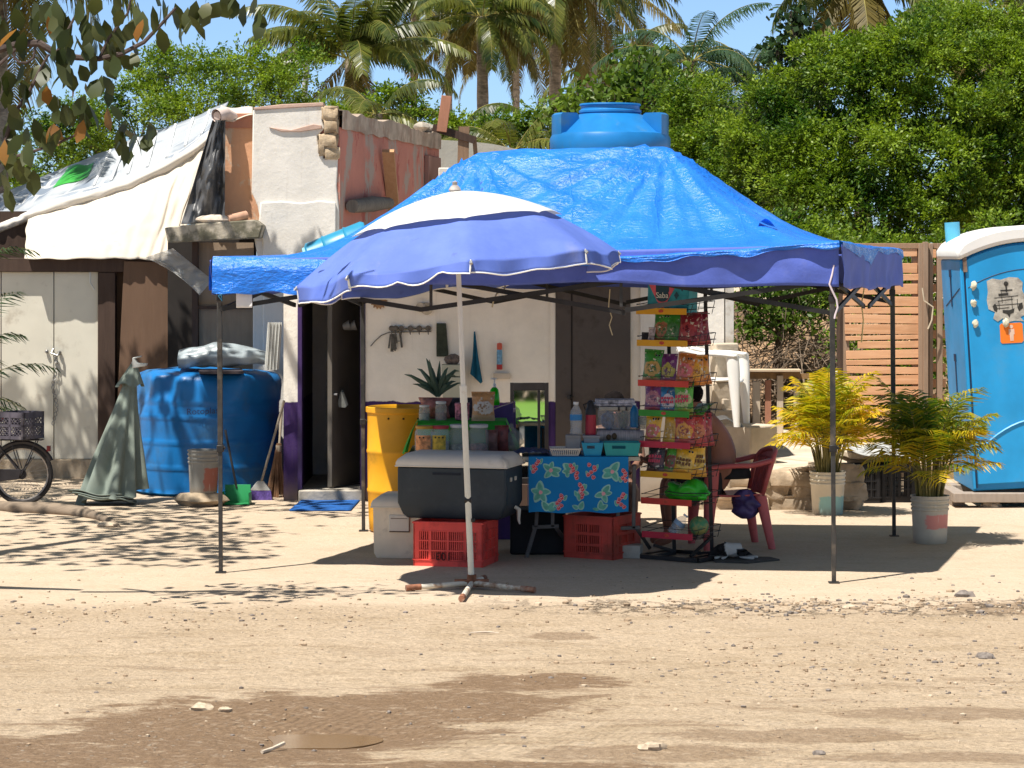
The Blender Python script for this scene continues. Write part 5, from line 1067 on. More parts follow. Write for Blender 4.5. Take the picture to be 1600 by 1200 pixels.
for i in range(8):
    a0, a1 = PH + i * math.pi / 4, PH + (i + 1) * math.pi / 4; am = (a0 + a1) / 2; kick = .02 if i not in (5, 6) else .05
    kk_ = r3.uniform(.6, 1.3)
    def vf(u, v):
        p = usurf(1, a0 + (a1 - a0) * u); n = Vector((math.cos(am), math.sin(am), 0)); up = 1.0
        if i == 5 and .25 < u < 1: up = .55 + .45 * abs(math.cos((u - .25) * 9))
        if i == 4: up = 1.25
        wv_ = .022 * math.sin(u * 11 * kk_ + i) * v + .03 * v * math.sin(math.pi * u)
        return p + n * wv_ - Vector((0, 0, (.105 * up + .012 * math.sin(u * 9 + i * 2)) * v * (.85 + .15 * math.sin(math.pi * u))))
    k = MB(); k.grid(vf, 24, 5); fl = k.build("valance_flap", ublue, um, sharp=180, solid=.003)
    k = MB(); k.tube([vf(0, j / 5) for j in range(6)] + [vf(j / 24, 1) for j in range(1, 25)] + [vf(1, 1 - j / 5) for j in range(1, 6)], .0055, 5); k.build("piping", piping, fl)
    k = MB(); k.tube([usurf(r, a0, -.012) for r in (.03, .3, .6, .85, 1.0)], .006, 5); k.tube([usurf(1.0, a0, -.012), usurf(1.015, a0, -.014)], .011, 6); k.build("rib", mat("rib_steel", (.42, .42, .42), .4, metal=.5), um)
k = MB(); k.tube([UB + Vector((0, 0, .02)), ucent(1.35)], .0215, 14); k.tube([ucent(1.34), ucent(2.76)], .0175, 14); k.tube([ucent(1.30), ucent(1.42)], .026, 14); po_ = k.build("pole", upole, um)
k = MB(); p = ucent(.62); k.ell((p.x + .035, p.y - .01, p.z - .14), .016, 8, 6); k.build('knob', black_m, po_); k = MB(); k.tube([(p.x - .024, p.y, p.z), (p.x + .024, p.y, p.z)], .024, 10); k.build("clamp_ring", black_m, po_)
k = MB(); c_ = ucent(2.80); k.lathe([(.03, 2.765), (.045, 2.785), (.03, 2.81), (.018, 2.82), (.02, 2.84), (.0, 2.85)], (c_.x, c_.y, 0), 16); k.build("finial", mat("worn_finial", (.34, .30, .28), .6, .3, 20), um)
us = thing("umbrella_stand", "rusty white cross shaped stand holding the umbrella pole", "umbrella stand", (UB.x, UB.y, 0))
tubew = mat("chipped_white_tube", (.62, .57, .47), .6, .12, 12, .2, 40, dirt=(.27, .12, .055), ds=9, da=.5)
for (px, py) in ((636, 924), (834, 927), (721, 941), (757, 908)):
    e = gd(px, py); e.z = .024; h = Vector((UB.x, UB.y, .04)); k = MB(); k.tube([h, e], .0185, 10); ar = k.build("arm", tubew, us)
    d = (e - h).normalized(); k = MB(); k.tube([e - d * .10, e + d * .008], .0215, 10); k.build("rusty_foot", rusty, ar)
k = MB(); k.tube([(UB.x, UB.y, .01), (UB.x, UB.y, .10)], .034, 12); k.tube([(UB.x - .12, UB.y, .04), (UB.x + .12, UB.y, .04)], .029, 10); k.build("hub", rusty, us)

# ------------------------------------------------------------------ coolers, crates, drum
def place(t, x, y, z=0, rz=0): t.location = (x, y, z); t.rotation_euler = (0, 0, rz); return t
def crate(label, w, d, h, m, group="plastic crates", code=None, win=False):
    t = thing("plastic_crate", label, "crate", (0, 0, 0), group); k = MB(); th = .012
    def side(p0, p1, n):   # p0->p1 along the bottom edge, n outward
        p0, p1 = Vector(p0), Vector(p1); L_ = (p1 - p0).length; dx = (p1 - p0).normalized(); ang = math.atan2(dx.y, dx.x)
        def b(u0, u1, z0, z1, o=0.0, t_=th): c = p0 + dx * (u0 + u1) / 2 - n * (t_ / 2 - o); k.box((c.x, c.y, (z0 + z1) / 2), (u1 - u0, t_, z1 - z0), rz=ang)
        b(0, L_, h * .80, h, .0); b(0, L_, 0, h * .12, .0); b(0, .045, h * .12, h * .8); b(L_ - .045, L_, h * .12, h * .8)
        b(-.004, L_ + .004, h * .955, h * .99, .008, .01); b(0, L_, h * .13, h * .16, .007, .01)
        rows = ((.34, .37), (.56, .59), (.78, .80)) if not win else ((.3, .36), (.55, .62))
        for a, c in rows: b(.045, L_ - .045, h * a, h * c, .006, .016)
        for i in range(1, 4): u = L_ * i / 4; b(u - .008, u + .008, h * .12, h * .8, .007, .014)
        n_ = int((L_ - .09) / .0165)
        for i in range(n_): u = .045 + (L_ - .09) * (i + .5) / n_; b(u - .0042, u + .0042, h * .12, h * .8, -.002, .008)
        if win: b(.045, .10, h * .12, h * .8, .002); b(L_ - .10, L_ - .045, h * .12, h * .8, .002)
    side((0, 0, 0), (w, 0, 0), Vector((0, -1, 0))); side((w, 0, 0), (w, d, 0), Vector((1, 0, 0))); side((w, d, 0), (0, d, 0), Vector((0, 1, 0))); side((0, d, 0), (0, 0, 0), Vector((-1, 0, 0)))
    k.b2(.004, w - .004, .004, d - .004, .01, .022); k.build("crate_body", m, t)
    if code:
        Mx = Matrix.Translation((w * .44, -.0125, h * .24)) @ Matrix.Rotation(R(90), 4, 'X') @ Matrix.Rotation(R(180), 4, 'Z')
        text_part("stencil_number", code, .085, mat("stencil_ink", (.05, .012, .012), .8), t, Mx, .0008)
    return t
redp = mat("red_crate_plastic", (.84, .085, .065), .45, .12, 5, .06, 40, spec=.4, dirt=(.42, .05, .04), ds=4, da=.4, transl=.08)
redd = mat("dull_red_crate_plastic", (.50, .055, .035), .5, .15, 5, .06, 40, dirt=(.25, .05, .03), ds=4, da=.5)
def px_corner(px, py): return gd(px, py)
c_ = px_corner(755, 883) - Vector((0, .17, 0)); rz = R(-14); w_ = .54; x_ = c_.x - w_ * math.cos(rz); y_ = c_.y - w_ * math.sin(rz)
place(crate("bright red plastic crate carrying the big navy cooler", w_, .46, .335, redp, code="103"), x_, y_, 0, rz)
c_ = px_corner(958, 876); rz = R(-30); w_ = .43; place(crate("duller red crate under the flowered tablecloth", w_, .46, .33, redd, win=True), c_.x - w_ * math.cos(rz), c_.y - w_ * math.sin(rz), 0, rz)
def cooler(label, w, d, h, mb, ml, taper, handle):
    t = thing("cooler_box", label, "cooler", (0, 0, 0), "picnic coolers"); k = MB(); hb = h * .80
    prof = [(taper + .05, 0), (taper + .015, .035), (0, .30 * hb), (0, hb)] if not handle else [(taper + .02, 0), (taper, .04), (.004, hb), (0, hb)]
    vs = []
    for ins, z in prof: vs += [(ins, ins * .6, z), (w - ins, ins * .6, z), (w - ins, d - ins * .6, z), (ins, d - ins * .6, z)]
    fs = [(3, 2, 1, 0)] + [(4 * i + j, 4 * i + (j + 1) % 4, 4 * i + 4 + (j + 1) % 4, 4 * i + 4 + j) for i in range(3) for j in range(4)] + [(12, 13, 14, 15)]
    k.add(vs, fs); bo_ = k.build("body", mb, t, bev=.014)
    k = MB(); o = .012; vs = []
    for ins, z in ((-o, hb + .003), (-o, hb + .03), (.0, hb + .055), (.055, h)): vs += [(ins, ins, z), (w - ins, ins, z), (w - ins, d - ins, z), (ins, d - ins, z)]
    k.add(vs, fs); ld = k.build("lid", ml, t, bev=.008)
    k = MB(); k.b2(-o - .004, w + o + .004, -o - .004, d + o + .004, hb + .0, hb + .0105); k.build("rim", ml, ld, bev=.003)
    return t, bo_
navyp = mat("navy_cooler_plastic", (.027, .036, .042), .5, .12, 4, .06, 30, dirt=(.06, .066, .07), ds=3, da=.4); offw = mat("offwhite_lid_plastic", (.70, .63, .52), .5, .06, 4, .04, 30, dirt=(.44, .38, .30), ds=4, da=.3)
t, bo_ = cooler("large navy cooler with an off white lid standing on the red crate", .85, .50, .49, navyp, offw, .018, False)
k = MB(); k.b2(.28, .50, -.006, .0, .335, .352); k.build("latch_recess", mat("dark_recess", (.012, .016, .024), .7), bo_)
for y in (.14, .27):
    k = MB(); k.box((.854, y, .30), (.012, .035, .03)); k.build("hinge_clip", offw, bo_, bev=.002)
k = MB(); k.tube([(.84, .30, .08), (.87, .31, .06), (.868, .31, -.02), (.88, .30, -.05)], [.014, .018, .012, .006], 7); k.build("drain_rag", offw, bo_)
c_ = at(789, 800, 19.60); rz = R(-15); place(t, c_.x - .85 * math.cos(rz) + .005, c_.y - .85 * math.sin(rz), .338, rz)
t, bo_ = cooler("old white cooler on the ground behind the red crate", .60, .40, .485, mat("offwhite_cooler_plastic", (.82, .70, .52), .55, .08, 4, .05, 30, dirt=(.42, .35, .26), ds=3, da=.35), offw, .01, True)
k = MB(); k.b2(.13, .29, -.010, .012, .20, .335); k.build("handle_plate", offw, bo_, bev=.006)
k = MB(); k.b2(.145, .275, -.014, -.0102, .306, .31); k.b2(.135, .285, -.016, -.0102, .204, .212); k.b2(.285, .29, -.014, -.0102, .205, .33); k.build("handle_groove", mat("brown_grime", (.16, .11, .07), .9), bo_)
c_ = gd(582, 872); place(t, c_.x, c_.y, 0, R(-8))
yl = mat("yellow_drum_plastic", (.76, .36, .012), .45, .08, 3, .05, 20, spec=.4, dirt=(.52, .27, .02), ds=3, da=.35, transl=.05)
yd = thing("yellow_drum", "tall open yellow plastic drum beside the doorway", "drum", (-.93, 22.1, 0)); k = MB()
k.lathe([(.25, 0), (.275, .02), (.28, .12), (.288, .33), (.294, .34), (.294, .36), (.288, .37), (.292, .66), (.298, .67), (.298, .69), (.292, .70), (.290, .93), (.292, 1.0), (.305, 1.01), (.305, 1.05), (.292, 1.055), (.284, 1.04), (.275, .5), (.26, .05)], (-.93, 22.1, 0), 56); k.build("drum_body", yl, yd, sharp=50)
k = MB()
for a in (-110, -85, -60): k.ell((-.93 + .294 * math.cos(R(a)), 22.1 + .294 * math.sin(R(a)), .965), .009, 8, 6)
k.build("rim_holes", mat("dark_hole", (.08, .04, .01), .9), yd)
bk = MB(); bk.b2(X(797, 20.35), X(884, 20.35), 20.35, 20.75, .0, .345); tag(bk.build("under_table_shade_block", mat("under_table_black", (.012, .011, .011), .7, .3, 5), loc=(X(840, 20.35), 20.5, 0), bev=.015), "added black block standing for the shade under the flowered table", "box")  # black block put in for the darkness under the table
cb_ = MB(); p = gd(983, 873); cb_.box((p.x, p.y + .09, .05), (.20, .17, .10), rz=R(-10)); tag(cb_.build("concrete_block", conc, loc=(p.x, p.y, 0), bev=.006), "small grey block on the ground beside the duller red crate", "concrete block", "concrete blocks on the terrace")
# ------------------------------------------------------------------ the flowered table
TB = 20.02; tx0, tx1, tz = X(826, TB), X(982, TB), .788
tb = thing("folding_table", "folding table with dark trestle legs under the flowered cloth", "table", ((tx0 + tx1) / 2, TB + .3, 0))
k = MB(); k.b2(tx0 - .05, tx1 + .09, TB + .035, TB + .68, tz - .035, tz - .004); k.build("tabletop", mat("worn_cream_laminate", (.55, .49, .36), .6, .1, 6), tb, bev=.004)
for side_ in (0, 1):
    for yy_ in (0,):
        k = MB(); o = lambda px, py, dd=0: at(px, py, TB + .05 + dd) + Vector((0 if side_ else -.62, .0 if side_ else .1, 0))
        k.bar(o(991, 727), o(990, 826), .028, up=(0, 1, 0)); k.bar(o(966, 797), o(964, 826, .0), .028, up=(0, 1, 0)); k.bar(o(958, 826), o(1000, 824), .028, up=(0, 1, 0)); k.bar(o(963, 826), o(948, 877), .03, up=(0, 1, 0)); k.bar(o(995, 826), o(1015, 856, .25), .028, up=(0, 1, 0)); k.build("leg", mat("grey_trestle_steel", (.10, .092, .085), .5, .2, 8, metal=.2), tb, bev=.003)
tcl = thing("tablecloth", "blue oilcloth printed with green leaves and red berries", "tablecloth", ((tx0 + tx1) / 2, TB + .3, tz))
def cly(x, z): return TB + .01 - .012 * math.sin((x - tx0) * 13) * (tz - z) / .42 - .02 * (tz - z) / .42 - .01 * mnoise.noise(Vector((x * 5, z * 5, 2)))
k = MB(); k.grid(lambda u, v: Vector((tx0 + (tx1 - tx0) * u, cly(tx0 + (tx1 - tx0) * u, tz - .425 * v), tz - .425 * v + .006 * math.sin(u * 14) * v)), 40, 16)
k.grid(lambda u, v: Vector((tx0 + (tx1 - tx0) * u, TB + .01 + .62 * v, tz + .001)), 10, 10); k.grid(lambda u, v: Vector((tx0 - .005 * v, TB + .01 + .62 * u, tz - .42 * v)), 10, 8)
oil = mat("blue_oilcloth", (.003, .20, .46), .5, .10, 3, .08, 12, spec=.2)
gl, gp, rb_, rp, wh_ = mat("print_green", (.10, .38, .27), .4, .2, 30), mat("print_pale_green", (.30, .56, .44), .4), mat("print_red", (.62, .04, .05), .4, .15, 30), mat("print_pink", (.75, .33, .34), .4), mat("print_white", (.7, .66, .62), .4)
r4 = random.Random(9)
def blob(cx, cz, rx, rz, a, m, lay):
    n = 12; vs = []
    for i in range(n):
        t_ = 2 * math.pi * i / n; x = rx * math.cos(t_); z = rz * math.sin(t_) * (1 - .35 * math.cos(t_)); X_ = cx + x * math.cos(a) - z * math.sin(a); Z_ = cz + x * math.sin(a) + z * math.cos(a); vs.append((X_, cly(X_, Z_) - .0018 * lay, Z_))
    if all(tx0 + .003 < v[0] < tx1 - .003 and tz - .42 < v[2] < tz - .006 for v in vs): k.add(vs, [tuple(range(n))], m + 1)
for (px, py, kind) in ((861, 735, 'g'), (893, 737, 'm'), (925, 736, 'r'), (957, 737, 'g'), (845, 769, 'g'), (876, 784, 'r'), (907, 767, 'm'), (943, 771, 'g'), (970, 782, 'r'), (905, 797, 'g'), (838, 727, 'r'), (976, 745, 'r'), (938, 797, 'g'), (856, 797, 'g')):
    cx, cz = X(px, TB), Z(py, TB)
    if kind in 'gm':
        a0 = r4.uniform(0, 6); nl_ = r4.choice((4, 5, 5, 6)) if kind == 'g' else 3; sc_ = r4.uniform(.85, 1.15)
        for i in range(nl_):
            a = a0 + i * 2 * math.pi / max(nl_, 5) + r4.uniform(-.4, .4); x, z = cx + .036 * math.cos(a), cz + .040 * math.sin(a); q_ = sc_ * r4.uniform(.7, 1.2); blob(x, z, .042 * q_, .027 * q_, a + r4.uniform(-.3, .3), 1, 1); blob(x, z, .031 * q_, .016 * q_, a, 0, 2)
        blob(cx, cz, .015, .015, 0, 3, 3)
    if kind in 'rm':
        for i in range(6):
            x, z = cx + (.02 if kind == 'm' else 0) + r4.uniform(-.028, .028), cz + (i - 2.5) * .019; blob(x, z, .0165, .0165, 0, 3, 2 + .3 * i); blob(x, z, .0125, .0125, 0, 2, 2.2 + .3 * i); blob(x - .003, z + .004, .003, .003, 0, 4, 2.5 + .3 * i)
        for i in range(2): x, z = cx + (-1) ** i * .035, cz + .03 - .05 * i; blob(x, z, .025, .015, 1 + i, 1, 1); blob(x, z, .019, .010, 1 + i, 0, 1.6)
k.build("cloth", [oil, gl, gp, rb_, rp, wh_], tcl, sharp=60)
# goods on the table
clear = NT("clear_plastic"); clear = clear.bsdf((.72, .74, .73), .12, 0, .6, None, alpha=.30)
clear2 = NT("cloudy_plastic"); clear2 = clear2.bsdf((.44, .44, .36), .22, 0, .5, None, alpha=.45)
def basket(label, px0, px1, py0, py1, D, m, slots, d=.22, holes=None):
    x0, x1, z0, z1 = X(px0, D), X(px1, D), tz + .003, Z(py0, D); t = thing("plastic_basket", label, "basket", ((x0 + x1) / 2, D + d / 2, z0), "baskets on the flowered table"); k = MB(); h = z1 - z0; th = .006; i_ = .02
    k.hexa([(x0 + i_, D + i_, z0), (x1 - i_, D + i_, z0), (x1 - i_, D + d - i_, z0), (x0 + i_, D + d - i_, z0), (x0 + i_, D + i_, z0 + th), (x1 - i_, D + i_, z0 + th), (x1 - i_, D + d - i_, z0 + th), (x0 + i_, D + d - i_, z0 + th)])
    P0 = [(x0 + i_, D + i_), (x1 - i_, D + i_), (x1 - i_, D + d - i_), (x0 + i_, D + d - i_)]; P1 = [(x0, D), (x1, D), (x1, D + d), (x0, D + d)]
    for e in range(4):
        a, b_, a1, b1 = Vector(P0[e] + (z0,)), Vector(P0[(e + 1) % 4] + (z0,)), Vector(P1[e] + (z1,)), Vector(P1[(e + 1) % 4] + (z1,)); n = (b_ - a).cross(a1 - a).normalized()
        def pan(u0, u1, v0, v1):
            f = lambda u, v: a.lerp(b_, u).lerp(a1.lerp(b1, u), v); q = [f(u0, v0), f(u1, v0), f(u1, v1), f(u0, v1)]; k.hexa([q[0] - n * 0, q[1], q[1] - n * th, q[0] - n * th, q[3], q[2], q[2] - n * th, q[3] - n * th])
        if slots:
            pan(0, 1, 0, .16); pan(0, 1, .82, 1)
            for j in range(slots + 1): u = j / slots; pan(max(0, u - .014), min(1, u + .014), .16, .82)
        elif e == 0:
            pan(0, 1, 0, .55); pan(0, 1, .78, 1); pan(0, .22, .55, .78); pan(.60, 1, .55, .78)
        else: pan(0, 1, 0, 1)
    k.build("basket_body", m, t); return t
basket("low slotted cream basket at the front of the flowered table", 859, 908, 701, 715, TB + .03, mat("cream_plastic", (.68, .60, .48), .5), 14)
basket("sky blue basket with a handle slot between cream and teal baskets", 909, 943, 692, 714, TB + .03, mat("sky_blue_plastic", (.02, .30, .46), .45, .06, 8), 0)
basket("teal green basket at the end of the flowered table", 943, 1001, 692, 714, TB + .02, mat("teal_plastic", (.03, .33, .31), .45, .06, 8), 0)
s = MB(); s.grid(lambda u, v: Vector((X(801 + 58 * u, TB + .2), TB + .04 + .4 * v, tz + .006 + .05 * math.sin(math.pi * u) ** .5 * (.6 + .5 * mnoise.noise(Vector((u * 6, v * 4, 1)))))), 30, 12); tag(s.build("folded_cloth", mat("navy_print_cloth", (.035, .05, .12), .85, .5, 30), sharp=180, solid=.004, loc=(X(830, TB), TB + .2, tz)), "rumpled dark navy cloth beside the cream basket", "cloth")
gb = thing("tissue_box", "plain grey box under the water bottle", "box", (X(896, TB + .2), TB + .25, tz)); k = MB(); k.b2(X(884, TB + .2), X(908, TB + .2), TB + .2, TB + .32, tz + .003, Z(680, TB + .2)); k.build("box_body", mat("grey_card", (.33, .30, .27), .8, .08, 10), gb, bev=.006); k = MB(); k.b2(X(886, TB + .2), X(906, TB + .2), TB + .197, TB + .1995, tz + .02, Z(686, TB + .2)); k.build("front_panel", mat("grey_card_light", (.37, .34, .31), .8), gb)
def bottle(label, px, py0, py1, rpx, D, body, cap, lab=None, tilt=None, nm="water_bottle"):
    z0, z1 = Z(py1, D), Z(py0, D); h = z1 - z0; r = rpx * D / F; x = X(px, D); t = thing(nm, label, "bottle", (0, 0, 0)); k = MB()
    k.lathe([(r * .85, 0), (r, .01), (r, h * .12), (r * .88, h * .22), (r * .98, h * .34), (r, h * .62), (r * .85, h * .74), (r * .42, h * .87), (r * .36, h * .9), (r * .36, h * .93)], (0, 0, 0), 24); k.build("bottle_body", body, t)
    k = MB(); k.lathe([(r * .44, h * .925), (r * .44, h), (0, h)], (0, 0, 0), 16); k.build("cap", cap, t)
    if lab: k = MB(); k.lathe([(r * 1.015, h * .44), (r * 1.015, h * .62)], (0, 0, 0), 24); k.build("label", lab, t)
    t.location = (x, D, z0)
    if tilt: t.rotation_euler = tilt
    return t
bottle("clear water bottle with a blue band standing on the grey box", 900, 628, 679, 9.5, TB + .26, clear, mat("white_cap", (.75, .75, .73), .5), mat("blue_label", (.03, .22, .5), .5))
th_ = thing("thermos_flask", "red flask with a black pump top beside the water bottle", "flask", (X(923, TB + .3), TB + .3, tz)); zb = Z(679, TB + .3); k = MB(); r = 8.5 * TB / F; zt_ = Z(648, TB + .3); k.lathe([(r, zb), (r * 1.02, zb + .01), (r * .98, zt_), (r * .9, zt_ + .003)], (X(923, TB + .3), TB + .3, 0), 28); k.build("flask_body", mat("red_enamel", (.42, .022, .045), .4, .08, 6), th_)
k = MB(); k.lathe([(r * 1.0, zt_), (r * .98, zt_ + .04), (r * .75, zt_ + .06), (r * .7, zt_ + .085), (r * .4, zt_ + .11), (0, zt_ + .115)], (X(923, TB + .3), TB + .3, 0), 24); k.bar((X(923, TB + .3), TB + .3, zt_ + .07), (X(934, TB + .3), TB + .25, zt_ + .06), .02); k.tube([(X(916, TB), TB + .26, zt_ + .04), (X(913, TB), TB + .24, zt_ + .08), (X(923, TB), TB + .26, zt_ + .10)], .006, 6); k.build("pump_top", black_m, th_)
st_ = MB(); st_.b2(X(912, TB + .3), X(936, TB + .3), TB + .2, TB + .4, tz + .003, zb - .018); st_.b2(X(910, TB + .3), X(937, TB + .3), TB + .19, TB + .41, zb - .0179, zb - .001); tag(st_.build("plastic_tub", mat("grey_white_tub", (.40, .38, .36), .6, .1, 8), loc=(X(923, TB), TB + .3, tz), bev=.003), "squat grey tub under the red flask", "tub")
pr_ = thing("paper_roll", "long pale roll lying behind the teal basket", "roll", (X(965, TB + .3), TB + .34, tz)); k = MB(); zc = Z(681, TB + .34); k.tube([(X(934, TB + .3), TB + .34, zc), (X(1006, TB + .3), TB + .30, zc)], 9.5 * TB / F, 24); k.build("roll_body", mat("woven_pale_roll", (.46, .40, .37), .85, .25, 40, .2, 60, stretch=(3, .3, .3)), pr_); k = MB(); k.ell((X(953, TB), TB + .27, zc - .005), (.02, .014, .022), 10, 7); k.ell((X(962, TB), TB + .265, zc + .002), (.02, .014, .026), 10, 7); k.build("brown_tie", mat("brown_tie", (.11, .07, .035), .8), pr_)
sup = MB(); sup.b2(X(936, TB + .34), X(1003, TB + .34), TB + .28, TB + .42, tz + .003, zc - 9.6 * TB / F); tag(sup.build("wooden_box", wood("pale_box_wood", (.40, .33, .25), (.5, .42, .32)), loc=(X(968, TB), TB + .34, tz)), "pale wooden box under the long pale roll", "box")
cx0, cx1 = X(933, TB + .45), X(1000, TB + .45); zc0 = Z(672, TB + .45)
cbx = thing("clear_storage_box", "clear lidded box holding blue and green packets behind the pale roll", "box", ((cx0 + cx1) / 2, TB + .55, zc0)); k = MB(); k.b2(cx0 + .01, cx1 - .03, TB + .45, TB + .68, zc0, Z(636, TB + .45)); k.build("box_body", clear, cbx, bev=.01)
k = MB(); k.b2(cx0 + .015, cx1 - .02, TB + .44, TB + .69, Z(641, TB + .45) + .0, Z(636.5, TB + .45) + .004); k.build("lid", mat("cream_lid", (.58, .54, .44), .5), cbx, bev=.003)
for a in (969, 981): k = MB(); k.b2(X(a, TB), X(a + 3, TB), TB + .42, TB + .436, Z(642, TB + .4), Z(636, TB + .4)); k.build("clip", black_m, cbx)
k = MB(); k.b2(cx0 - .02, cx1 - .06, TB + .46, TB + .68, Z(636, TB + .45) + .006, Z(631, TB + .45)); k.b2(cx0 - .01, cx1 - .04, TB + .47, TB + .66, Z(631, TB + .45) + .001, Z(625, TB + .45)); tag(k.build("packet_stack", mat("mixed_wrappers", (.42, .40, .42), .5, .8, 22), loc=((cx0 + cx1) / 2, TB + .5, zc0 + .2)), "flat packets piled on the clear lidded box", "packets")
for i, (px, w, m_, lab) in enumerate(((951, .09, mat("blue_wrap", (.05, .12, .26), .4, .6, 30), "crumpled blue packet inside the clear lidded box"), (974, .07, mat("green_wrap", (.04, .09, .05), .4, .6, 30), "dark green packet inside the clear lidded box"))):
    s = MB(); s.ell((X(px, TB + .55), TB + .56, zc0 + .075), (w * .62, .06, .07), 14, 10, rough=.4, seed=i); tag(s.build("food_packet", m_, loc=(X(px, TB + .5), TB + .56, zc0)), lab, "packet")
tb2 = MB(); tb2.b2(cx0, cx1 - .01, TB + .44, TB + .7, tz + .003, zc0 - .002); tag(tb2.build("cardboard_box", mat("brown_card", (.30, .22, .14), .85, .1, 8), loc=((cx0 + cx1) / 2, TB + .5, tz), bev=.003), "brown box hidden under the clear lidded box", "box")
bottle("blue pump bottle beside the snack rack", 991, 630, 668, 6.5, TB + .43, mat("blue_bottle_plastic", (.02, .18, .38), .4), mat("white_cap", (.75, .75, .73)), nm="pump_bottle")
s = thing("plastic_jar", "cloudy jar next to the blue pump bottle", "jar", (X(1000, TB + .5), TB + .5, .9)); k = MB(); k.lathe([(.045, Z(670, TB + .5)), (.05, Z(668, TB + .5)), (.05, Z(644, TB + .5)), (.04, Z(640, TB + .5))], (X(1003, TB + .5), TB + .5, 0), 20); k.build("jar_body", clear2, s); k = MB(); k.lathe([(.051, Z(663, TB + .5)), (.051, Z(652, TB + .5))], (X(1003, TB + .5), TB + .5, 0), 20); k.build("label", mat("pale_label", (.5, .5, .42), .6, .4, 30), s)
# ------------------------------------------------------------------ sweets display behind the coolers
DD = 20.75
dt = thing("display_table", "small table behind the navy cooler carrying jars of sweets", "table", (X(722, DD), DD + .3, 0))
k = MB(); k.b2(X(640, DD), X(812, DD), DD - .3, DD + .62, .745, .775); k.build("tabletop", wood("worn_table_board", (.30, .2, .12), (.4, .28, .18)), dt)
for xx in (645, 805):
    for yy in (-.25, .56): k = MB(); k.bar((X(xx, DD), DD + yy, 0), (X(xx, DD), DD + yy, .744), .035); k.build("leg", darkw, dt)
gc = thing("green_cloth", "bright green cloth over the raised step under the upper sweets jars", "cloth", (X(722, DD), DD + .2, .78))
gx0, gx1, zs, zl = X(652, DD), X(791, DD), Z(659, DD), .780
def gcl(u, v):
    x = gx0 + (gx1 - gx0) * u; pts_ = [(DD + .5, zs), (DD + .08, zs), (DD + .03, zs - .02), (DD + .02, zl + .10), (DD - .0, zl + .02)]; q = v * 4; i = min(3, int(q)); f = q - i
    y = pts_[i][0] * (1 - f) + pts_[i + 1][0] * f; z = pts_[i][1] * (1 - f) + pts_[i + 1][1] * f
    return Vector((x, y + .012 * math.sin(u * 30) * max(0, v - .3), z + .006 * mnoise.noise(Vector((u * 9, v * 5, 0)))))
k = MB(); k.grid(gcl, 60, 24)
k.grid(lambda u, v: Vector((gx1 + .09 * v + .02 * math.sin(u * 9) * v, DD + .02 + .48 * u, zs - (zs - zl) * v)), 16, 10); k.grid(lambda u, v: Vector((gx0 - .10 * v ** .7 - .02 * math.sin(u * 8) * v, DD - .12 * v + .02 + .48 * u, zs - (zs - zl + .02) * v)), 16, 10)
k.build("cloth", mat("green_cloth", (.045, .40, .03), .75, .12, 6, .1, 60, transl=.12), gc, sharp=180)
def jar(label, px, py0, py1, rpx, D, lid, content, fill=.6, lab=None, octs=0, kind="sweets_jar", square=False):
    z0, z1 = Z(py1, D), Z(py0, D); h = z1 - z0; r = rpx * D / F; c = (X(px, D), D, 0); t = thing(kind, label, "jar", (c[0], D, z0), "jars on the sweets display"); n = 24
    k = MB(); k.lathe([(r * .94, z0 + .001), (r, z0 + .01), (r, z0 + h * .76), (r * .84, z0 + h * .85), (r * .84, z0 + h * .88)], c, n); k.build("jar_body", clear2 if lab is None else clear, t)
    k = MB(); k.lathe([(r * .9, z1 - h * .11), (r * .92, z1 - .003), (r * .88, z1), (0, z1)], c, n); k.build("lid", lid, t)
    if content: k = MB(); k.lathe([(r * .9, z0 + .006), (r * .93, z0 + h * fill * .5), (r * .9, z0 + h * fill), (0, z0 + h * fill + .01)], c, 18); k.build("sweets", content, t)
    if lab:
        k = MB(); k.grid(lambda u, v: Vector((c[0] + r * 1.02 * math.cos(R(-150 + 95 * u)), D + r * 1.02 * math.sin(R(-150 + 95 * u)), z0 + h * (.08 + .57 * v))), 12, 2); lb = k.build("paper_label", lab, t, sharp=180)
        for i in range(octs):
            a = R(-118 + 22 * i); k = MB(); zc_ = z0 + h * .57; cc_ = Vector((c[0] + r * 1.035 * math.cos(a), D + r * 1.035 * math.sin(a), zc_)); tx = Vector((-math.sin(a), math.cos(a), 0))
            k.add([cc_ + tx * .008 * math.cos(q) + Vector((0, 0, .008 * math.sin(q))) for q in [math.pi / 8 + j * math.pi / 4 for j in range(8)]], [tuple(range(8))]); k.build("warning_seal", mat("black_seal", (.015, .014, .014), .7), lb)
    return t
wl, ol, rl = mat("white_lid", (.64, .62, .56), .5), mat("orange_lid", (.52, .26, .03), .5), mat("red_lid", (.45, .04, .05), .5)
swp, swg, swb = mat("pink_sweets", (.45, .17, .17), .6, .5, 40), mat("pale_sweets", (.34, .33, .26), .6, .5, 40), mat("brown_sweets", (.20, .10, .06), .6, .6, 40)
lo_, ly = mat("orange_print_label", (.62, .26, .10), .6, .5, 30), mat("yellow_print_label", (.66, .42, .05), .6, .35, 26)
jar("square jar with an orange lid and orange label on the sweets table", 664, 665, 706, 16, 20.5, ol, swb, .5, lo_, 2); jar("square jar with a red lid and yellow label on the sweets table", 688, 665, 706, 15, 20.5, rl, swg, .4, ly, 3)
jar("wide jar with a white lid, nearly empty, behind the umbrella pole", 717, 663, 706, 15.5, 20.52, wl, swg, .25); jar("wide jar with a white lid and pink sweets at its bottom", 748, 663, 706, 16, 20.5, wl, swp, .28)
